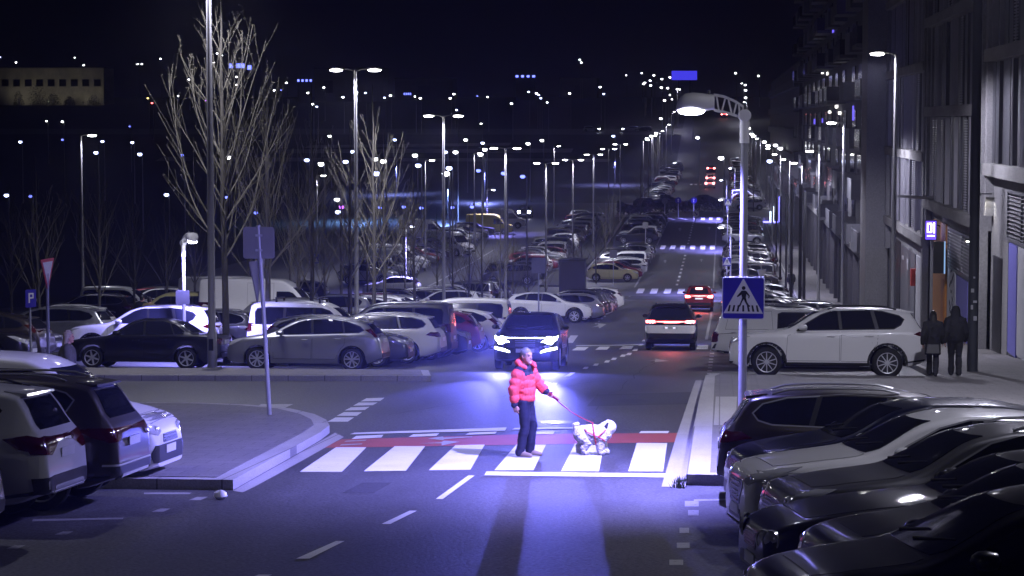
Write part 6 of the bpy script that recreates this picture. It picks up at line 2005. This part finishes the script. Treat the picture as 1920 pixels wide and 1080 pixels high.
# ---------------------------------------------------------------- far left buildings
M_CREAM = ground_mat('cream render', (.30, .28, .22), (.36, .34, .27), fine=2, rough=.9, patch=.3, bump=.1)
def far_box(name, px0, px1, py_top, y, col, label, hmin=4):
    x0, x1 = x_at(px0, y), x_at(px1, y)
    t = at_depth((px0+px1)/2, py_top, y)
    zt = t.z; zg = gz(y)-1
    r = empty(name, ((x0+x1)/2, y, zg), 0, label, 'building')
    w = x1-x0; h = max(hmin, zt-zg)
    mb = MB(); mb.box((0, 6, h/2), (w, 12, h)); mb.build('wall', col, r)
    mb = MB(); mb.box((0, 6, h+.12), (w+.5, 12.5, .24)); mb.build('roof_edge', M_DWALL, r)
    return r, w, h
r, w, h = far_box('long_house', -60, 199, 126, 690, M_CREAM, 'long cream building with a row of dark windows under lamps at upper left')
for k in range(12):
    x = -w/2+2+k*(w-4)/11
    f = MB(); f.box((x, -.06, h-4.6), (2.3, .1, 2.3)); fo = f.build('window', M_DOORD, r)
    f = MB(); f.box((x, -.13, h-4.6), (1.9, .04, 1.9)); f.build('pane', M_WGLASS, fo)
for k, x in enumerate((-w/2+16, -w/2+27.5, -w/2+36.5)):
    pass
r1, w, h = far_box('factory_hall', 592, 720, 128, 720, M_CONC, 'grey boxy hall behind the first twin street lamp')
f = MB(); f.box((-w*.3, -.06, h*.5), (3, .1, 4)); f.build('gate', M_DOORD, r1)
r2, w, h = far_box('factory_hall', 742, 850, 147, 740, M_DWALL, 'low dark hall right of the grey one')
f = MB(); f.box((0, -.06, h*.5), (4, .1, 3)); f.build('gate', M_DOORD, r2)
r3, w, h = far_box('factory_hall', 1050, 1118, 148, 760, M_DWALL, 'low dark hall under the pair of lamps near the skyline')
f = MB(); f.box((0, -.06, h*.5), (3, .1, 3)); f.build('gate', M_DOORD, r3)
r4, w, h = far_box('dark_block', 330, 480, 100, 760, M_DWALL, 'dark block with a few blue windows behind the big bare tree')
for px in (437, 450, 458, 471):
    f = MB(); f.box((x_at(px, 760)-r4.location.x, -.1, h-4.0-(.6 if px > 460 else 0)), (1.3, .1, 1.5)); f.build('window', E_BLUE, r4)
r5 = empty('glowing_screen', (x_at(1281, 780), 780, 0), 0, 'glowing blue screen on the skyline above the road', 'screen')
t = at_depth(1281, 142, 780)
mb = MB(); mb.box((0, 0, t.z), (47/5.35, .3, 17/5.35)); mb.build('lit_face', emat('blue screen glow', (.06, .05, .85), 1.3), r5)
mb = MB(); mb.box((0, .35, t.z), (47/5.35+.4, .3, 17/5.35+.4)); mb.box((-2, .35, (t.z+gz(780))/2-1), (.3, .3, t.z-gz(780))); mb.box((2, .35, (t.z+gz(780))/2-1), (.3, .3, t.z-gz(780))); mb.build('frame', M_BLACK, r5)
for px, py, ln in ((571, 151, 4.0), (985, 143, 5.5), (764, 176, 2)):
    t = at_depth(px, py, 716 if px < 700 else 735)
    rr = empty('light_strip', (t.x, t.y, gz(t.y)), 0, {571: 'blue light strip at the left end of the grey hall', 985: 'row of blue lights on the skyline above the far cross road', 764: 'short blue light strip on the low dark hall'}[px], 'light strip')
    mb = MB()
    for k in range(4): mb.box((-ln/2+ln*k/3, 0, t.z-gz(t.y)), (ln*.16, .2, .7))
    mb.build('lamps', E_BLUE, rr)
    mb = MB(); mb.box((0, .3, (t.z-gz(t.y))/2), (ln+.6, .3, t.z-gz(t.y)+.8)); mb.build('wall', M_DWALL, rr)
# hedge on the roundabout
# ================================================================ far points of light: each a lamp post
def lamp_proto(H, r, glow, twin=False):
    o = empty('far_lamp')
    m = MB(); m.tube([(0, 0, -1), (0, 0, H)], [.09, .06], 6)
    m.build('pole', M_LAMPGREY, o, smooth=True)
    g = MB()
    for dx in ((-.7, .7) if twin else (-.35,)):
        g.lathe([(0, -.30*r/.4), (r*.6, -.24*r/.4), (r, -.04), (r*.8, .1), (0, .14)], 10, o=(dx, 0, H))
    g.build('lamp_glass', glow, o, smooth=True)
    h = MB()
    for dx in ((-.7, .7) if twin else (-.35,)): h.lathe([(r*.7, .12), (r*.5, .2), (0, .22)], 8, o=(dx, 0, H)); h.tube([(0, 0, H-.1), (dx, 0, H+.1)], .04, 5)
    h.build('lamp_cap', M_LAMPGREY, o)
    tag(o, 'x', 'street lamp')
    return o
FP = {}
def far_lamp(px, py, kind='w', pole=True, near=None):
    best = None
    for H in ((9.0, 4.5, 2.0) if near is None else (9.0,)):
        for d in np.arange(190, 900, 4.0):
            p = at_depth(px, py, d)
            hh = p.z-gz(p.y)
            e = abs(hh-H)
            if best is None or e < best[0]-.15: best = (e, H, d, hh, p)
        if best[0] < 1.2: break
    e, H, d, hh, p = best
    H2 = max(1.0, hh)
    Hq = min((2.0, 3.0, 4.5, 6.0, 7.5, 9.0, 10.5, 12.0, 14.0), key=lambda q: abs(q-H2))
    key = (Hq, kind)
    sz = 4200/d
    if key not in FP:
        FP[key] = lamp_proto(Hq, {'w': .34, 'b': .30, 's': .22, 'y': .30, 'r': .28, 'sb': .22, 'v': .30, 't': .32}[kind],
                             {'w': E_FAR, 'b': E_FARBLUE, 's': E_FAR, 'y': E_YEL, 'r': E_TAIL, 'sb': E_BLUE, 'v': E_VIO, 't': E_FAR}[kind], kind == 't')
    o = place_proto(FP[key], (p.x+.35 if kind != 't' else p.x, p.y, p.z-Hq))
    zone = 'upper left skyline' if py < 215 and px < 560 else 'skyline left of the road' if py < 215 and px < 1160 else 'uphill road' if px > 1160 and py < 330 else 'dark valley at left' if px < 700 else 'middle car park'
    kd = {'w': 'white', 'b': 'bluish', 's': 'small white', 'y': 'amber', 'r': 'red', 'sb': 'small blue', 'v': 'violet', 't': 'twin white'}[kind]
    o['label'] = 'distant %s lamp on a post in the %s' % (kd, zone)
    o['group'] = '%s lamps, %s' % (kd, zone)
    return o
E_VIO = emat('violet lamp glow', (.5, .12, 1), 5)
pts = '''0 107 b;30 117 w;140 108 s;157 122 w;262 120 t;301 110 w;407 100 w;416 104 w;401 117 w;354 149 w;443 144 w;443 159 s;334 180 s;277 184 y;285 193 r;537 155 w;514 169 w;527 169 sb;577 174 w;607 164 w;586 195 w;594 200 b;
117 228 w;87 227 s;38 266 b;117 262 sb;192 265 b;180 286 b;248 267 b;262 289 b;341 291 sb;243 237 sb;387 188 v;428 295 w;602 307 w;575 300 b;618 255 w;12 366 b;57 368 sb;312 365 b;425 370 sb;480 399 sb;
643 182 w;669 173 w;685 174 b;732 179 w;721 183 b;778 181 s;788 184 w;851 176 w;844 184 w;895 180 sb;914 182 s;856 206 b;959 194 w;1026 192 s;991 172 b;1006 175 w;1010 178 b;1014 184 b;1068 175 w;1125 163 w;1132 176 b;1087 112 w;1090 117 w;1174 141 w;
902 232 s;648 303 b;719 302 w;703 298 w;705 325 b;778 291 w;784 310 b;873 262 w;854 285 w;909 280 w;901 289 w;842 315 b;836 325 w;897 320 sb;944 325 sb;990 269 w;1016 263 w;980 331 sb;
1207 157 w;1209 155 w;1219 151 w;1220 160 w;1226 141 w;1241 148 w;1240 164 w;1252 165 w;1256 145 w;1256 178 s;1260 186 s;1246 188 w;1270 167 w;1297 192 b;1239 222 w;1213 260 w;1221 255 w;1230 250 w;1203 137 s;
1379 137 w;1422 142 w;1397 159 w;1398 169 w;1398 183 w;1402 218 w;1404 240 w;1409 251 w;1412 255 w;1433 266 w;1440 273 w;1454 272 w;1463 278 w;1443 302 b;1352 296 w;1308 258 w;1458 199 s;1446 200 sb;640 388 v;712 390 sb;757 388 sb;790 390 sb;848 389 sb;885 388 sb;632 374 w;634 397 b'''
for it in pts.replace('\n', '').split(';'):
    a = it.split()
    far_lamp(float(a[0]), float(a[1]), a[2])
# single headed lamp posts at left
for i, (px, y, H, lab) in enumerate(((155, 118, 9.9, 'single headed street lamp on a tall post at left, over the dark park'), (595, 200, 8.6, 'single headed street lamp among the bare tree crowns'))):
    o = place_proto(SG, (x_at(px, y), y, gz(y)), math.pi, lab)
    o.scale = (1, 1, H/10)
    spot(o, (-.62, 0, 9.86), 1600*LAMP_K, C_STREET, 150, .5)
# lamps washing the front of the long cream building
for i, px in enumerate((35, 95, 160)):
    o = empty('wall_washer', (x_at(px, 682), 682, gz(682)), 0, 'low lamp in front of the cream building, %s from the left' % ordn[i], 'lamp', 'lamps in front of the cream building')
    m = MB(); m.tube([(0, 0, -.5), (0, 0, 1.0)], .1, 6); m.build('post', M_LAMPGREY, o)
    m = MB(); m.box((0, .1, 1.1), (.5, .3, .3)); m.build('lamp_head', M_BLACK, o)
    spot(o, (0, .3, 1.3), 480, (1, .93, .78), 120, .8, .2, (0, 1, .75))

# some of the far lamps light the ground they stand on
for px, py, e, c in ((740, 262, 9000, (.25, .30, 1)), (835, 285, 9000, (.22, .35, 1)), (905, 268, 7000, (.25, .30, 1)), (660, 284, 8000, (.2, .4, 1)), (1150, 255, 5000, (.3, .3, 1))):
    o = far_lamp(px, py, 'b'); spot(o, (-.35, 0, 4.2), e*1.6, c, 165, .5, .3)
for x, y in ((-11.5, 332), (6, 345), (-11.5, 372), (6, 392), (-11.5, 418), (6, 440), (-11.5, 470), (6, 492), (-11.5, 520), (6, 545), (-11.5, 585), (6, 610)):
    o = place_proto(SG, (x, y, gz(y)), 0 if x > 0 else math.pi, 'single headed street lamp along the uphill part of the road', 'street lamps along the uphill part of the road')
    spot(o, (-.62, 0, 9.86), 3000*LAMP_K, C_STREET, 160, .5)
for x, y in ((-26.5, 200), (-26.5, 240), (-21, 282)):
    o = place_proto(SG, (x, y, gz(y)), math.pi, 'single headed street lamp in the far left car park, %s from the front' % ordn[(200, 240, 282).index(y)], 'street lamps in the far left car park')
    spot(o, (-.62, 0, 9.86), 2400*LAMP_K, C_STREET, 160, .5)
# ================================================================ bare trees, hedge, bushes
M_BARK = mat('bark', (.075, .07, .055), .85, noise=.35, scale=9, bump=.4)
M_TWIG = mat('twig', (.14, .13, .095), .8, noise=.25, scale=12)
def grow(H, seed, n1=26, spread=.42, sub=5, r0=.11, spurs=True, low=.17, sides=5):
    rr = random.Random(seed)
    T = MB(); B = MB()
    pts = []; rad = []
    x = y = 0.0; n = 12
    for i in range(n+1):
        t = i/n
        pts.append((x, y, H*t)); rad.append(max(.010, r0*(1-t)**.85+.006))
        x += rr.uniform(-.03, .03); y += rr.uniform(-.03, .03)
    T.tube(pts, rad, 8)
    def at_t(t):
        i = min(int(t*n), n-1); f = t*n-i
        return Vector(pts[i]).lerp(Vector(pts[i+1]), f), rad[i]*(1-f)+rad[i+1]*f
    def spur(p, d, k):
        for _ in range(k):
            q = Vector((rr.uniform(-1, 1), rr.uniform(-1, 1), rr.uniform(-.2, 1))).normalized()
            B.tube([p, p+q*rr.uniform(.03, .09)], [.007, .005], 3, cap=False)
    def branch(p, d, L, r, lev):
        segs = max(4, int(L/.28)); ps = [p]; rs = [r]; q = p.copy(); dd = d.copy()
        for i in range(segs):
            t = (i+1)/segs
            dd = (dd+Vector((rr.uniform(-.11, .11), rr.uniform(-.11, .11), .045+rr.uniform(-.03, .04)))).normalized()
            q = q+dd*(L/segs)
            ps.append(q.copy()); rs.append(max(.0055, r*(1-t)**.8))
            if spurs and lev <= 2 and rr.random() < .75: spur(q, dd, 2)
            if lev < 3 and i >= 1 and i < segs-1 and rr.random() < (.62 if lev == 1 else .25):
                a = rr.uniform(0, 6.28); side = Vector((math.cos(a), math.sin(a), .25))
                branch(q, (dd*.75+side*.55).normalized(), L*(1-t*.6)*rr.uniform(.28, .55), max(.007, r*(1-t)*.6), lev+1)
        B.tube(ps, rs, sides if lev == 1 else 3, cap=False)
    for i in range(n1):
        t = low+(.80-low)*(i/n1)**1.2+rr.uniform(-.01, .01)
        p, r = at_t(t)
        a = i*2.4+rr.uniform(-.4, .4)
        el = spread*(1.15-.5*t)+rr.uniform(-.08, .08)
        d = Vector((math.cos(a)*math.sin(el*1.5), math.sin(a)*math.sin(el*1.5), math.cos(el*1.5)))
        L = H*(.66*(1-t)**1.15+.035)*rr.uniform(.7, 1.1)
        branch(p, d, L, max(.010, r*.36), 1)
    return T, B
TREES = []
for k, (H, n1, sp, r0, low) in enumerate(((10.6, 26, .46, .12, .26), (8.2, 20, .42, .095, .24), (6.6, 17, .52, .085, .28), (7.4, 18, .38, .085, .2))):
    T, B = grow(H, 31+k, n1, sp, 5, r0, True, low)
    o = empty('bare_tree'); tag(o, 'x', 'tree')
    T.build('trunk', M_BARK, o, smooth=True); B.build('crown', M_TWIG, o, smooth=True, fixn=False)
    TREES.append(o)
rt = random.Random(2)
def tree(k, x, y, rz, sc, label, group='bare trees'):
    o = place_proto(TREES[k], (x, y, gz(y)+(.1 if -14.6 < x < -12.3 else 0)), rz, label, group)
    o.scale = (sc*.86, sc*.86, sc*rt.uniform(.95, 1.08))
    return o
tree(0, x_at(424, 62), 62, .4, 1.0, 'tallest bare tree, pale twigs reaching the top of the frame behind the lamp post', None)
spots = [(503, 68, 1, 1.18, 'bare tree right of the tallest one, behind the sign back'), (583, 73, 3, 1.12, 'bare tree with a forked trunk behind the roof-bar van'),
         (700, 84, 1, 1.14, 'slim bare tree right of the first twin lamp'), (722, 88, 2, 1.2, 'bare tree left of the forked one behind the silver hatchback roof'), (778, 92, 2, 1.1, 'low forked bare tree above the dark estate'),
         (655, 78, 2, 1.2, 'bare tree close to the first twin lamp post'), (905, 104, 2, .82, 'first of the dark trunks over the red cars'), (936, 110, 2, .85, 'second dark trunk over the red cars'),
         (963, 118, 3, .7, 'third dark trunk right of the second twin lamp'), (990, 124, 2, .75, 'fourth dark trunk near the grey sign back'), (1022, 131, 2, .8, 'bare tree behind the grey sign back'),
         (880, 98, 3, .75, 'bare tree left of the dark trunks'), (1075, 150, 1, .8, 'broad bare tree standing beside the dark container'), (1092, 160, 2, .95, 'bare tree right behind the dark container'),
         (1118, 184, 1, .8, 'bare tree above the pale yellow hatchback'), (1135, 205, 2, 1.0, 'bare tree farther along the left parking row'), (1150, 228, 1, .85, 'small bare tree before the hedge'), (1200, 285, 2, 1.2, 'dark bare tree beside the hedge at left'),
         (1215, 330, 1, 1.0, 'dark bare tree beyond the hedge at left'), (1412, 320, 1, 1.0, 'dark tree with a lit tip right of the uphill road'), (1405, 400, 1, 1.1, 'dark tree farther right of the uphill road'), (1232, 420, 1, 1.1, 'dark tree left of the uphill road')]
for px, y, k, sc, lab in spots:
    tree(k, x_at(px, y), y, rt.uniform(0, 6), sc, lab)
for i, (px, y, k, sc) in enumerate(((185, 88, 3, 1.0), (72, 84, 3, .95), (250, 100, 1, .85), (310, 108, 3, .9), (20, 95, 1, .8), (365, 96, 1, .85), (470, 104, 1, .95), (545, 112, 1, 1.0), (610, 122, 3, 1.05), (640, 100, 1, .95), (690, 130, 1, .9), (760, 138, 1, .9), (560, 92, 3, 1.0), (820, 146, 2, 1.0), (850, 128, 2, .9))):
    tree(k, x_at(px, y), y, rt.uniform(0, 6), sc, 'dim bare tree in the dark park at left, %s from the left edge' % ordn[(2, 1, 3, 4, 0, 5, 6, 8, 9, 10, 11, 12, 7, 13, 14)[i]], 'bare trees in the dark park')
M_LEAF = mat('dark leaves', (.018, .024, .014), .8, noise=.5, scale=6)
def bush(name, loc, size, n, label, group=None, cat='bush'):
    rr = random.Random(int(abs(loc[0]*7+loc[1]*3)))
    o = empty(name, loc, 0, label, cat, group)
    mb = MB()
    for _ in range(n):
        u = rr.random()**.4
        a, b = rr.uniform(0, 6.28), math.acos(rr.uniform(-.2, 1))
        p = Vector((math.cos(a)*math.sin(b)*size[0]/2, math.sin(a)*math.sin(b)*size[1]/2, math.cos(b)*size[2]))*u
        if name == 'hedge':
            p = Vector((rr.uniform(-.5, .5)*size[0], rr.uniform(-.5, .5)*size[1], rr.random()**.5*size[2]))
            p.z *= .85+.2*math.sin(p.x*1.1)
        d = Vector((rr.uniform(-1, 1), rr.uniform(-1, 1), rr.uniform(-.5, 1))).normalized()*rr.uniform(.08, .22)
        e = d.orthogonal().normalized()*.08
        mb.add([p-d, p+e, p+d, p-e], [(0, 1, 2, 3)])
    mb.build('foliage', M_LEAF, o, fixn=False)
    st = MB()
    for k in range(5): st.tube([(rr.uniform(-.3, .3)*size[0], rr.uniform(-.3, .3)*size[1], -.2), (rr.uniform(-.3, .3)*size[0], rr.uniform(-.3, .3)*size[1], size[2]*.7)], .03, 5)
    st.build('stems', M_BARK, o)
    return o
bush('hedge', (x_at(1300, 318), 318, gz(318)), (9.5, 5, 2.3), 5200, 'dark clipped hedge across the road at the traffic island', None, 'hedge')
bush('hedge', (x_at(1205, 308), 308, gz(308)), (7, 4, 2.0), 3000, 'dark hedge left of the traffic island', None, 'hedge')
for i, (px, y, sz) in enumerate(((40, 680, 3), (75, 680, 5), (105, 682, 4), (135, 680, 3.2), (180, 682, 3.5))):
    bush('dark_bush', (x_at(px, y), y, gz(y)), (sz*1.3, 3, sz*(1.6 if i in (0, 1) else 1.0)), 900, 'dark bush in front of the cream building, %s from the left' % ordn[i], 'bushes in front of the cream building')
# dark recycling container beside the trees
r = empty('container', (x_at(1074, 147), 147, gz(147)), 0, 'tall dark container standing among the trees behind the bent row', 'container')
mb = MB(); mb.box((0, 0, 1.7), (1.7, 1.7, 3.0)); mb.build('body', mat('container grey', (.02, .018, .03), .5), r)
mb = MB(); mb.box((0, 0, 3.28), (1.8, 1.8, .14)); mb.build('lid', M_BLACK, r)
mb = MB(); mb.box((0, 0, .1), (1.5, 1.5, .2)); mb.build('base', M_BLACK, r)
# tuft of grass at the kerb
mb = MB(); rg = random.Random(9)
gp = at(1275, 912)
for k in range(160):
    x, y = gp.x+rg.gauss(0, .05), gp.y+rg.uniform(-.3, .7)
    h = rg.uniform(.04, .13); dx, dy = rg.gauss(0, .03), rg.gauss(0, .03)
    z = gz(y)
    mb.add([(x-.005, y, z), (x+.005, y, z), (x+dx, y+dy, z+h)], [(0, 1, 2)])
o = mb.build('grass', mat('grass blades', (.05, .07, .03), .8), fixn=False); tag(o, 'grass tuft growing at the end of the right kerb', 'grass', kind='stuff')
# crumpled bag on the road
bp = at(413, 936)
mb = MB(); mb.lathe([(0, 0), (.06, .004), (.085, .04), (.07, .09), (.03, .12), (0, .125)], 12)
rg = random.Random(4)
mb.v = [(x+rg.gauss(0, .008), y+rg.gauss(0, .008), z) for x, y, z in mb.v]
o = mb.build('litter_bag', mat('white plastic bag', (.75, .75, .76), .4), smooth=True); o.location = (bp.x, bp.y, bp.z); tag(o, 'crumpled white plastic bag lying on the asphalt near the left kerb', 'litter')
# ================================================================ thin haze added for a glow round the lamps
hz = MB(); hz.box2((-1650, -45, -60), (1550, 3250, 45))
m = bpy.data.materials.new('haze'); m.use_nodes = True
nt = m.node_tree; nt.nodes.clear()
ov = nt.nodes.new('ShaderNodeOutputMaterial'); pv = nt.nodes.new('ShaderNodeVolumePrincipled')
pv.inputs['Color'].default_value = (.75, .75, 1, 1)
pv.inputs['Density'].default_value = 0.00048
pv.inputs['Anisotropy'].default_value = 0.8
nt.links.new(pv.outputs[0], ov.inputs['Volume'])
ho = hz.build('haze', m); ho['kind'] = 'stuff'
ho['label'] = 'thin haze round the whole street, added for lamp glow'
ho['category'] = 'haze'
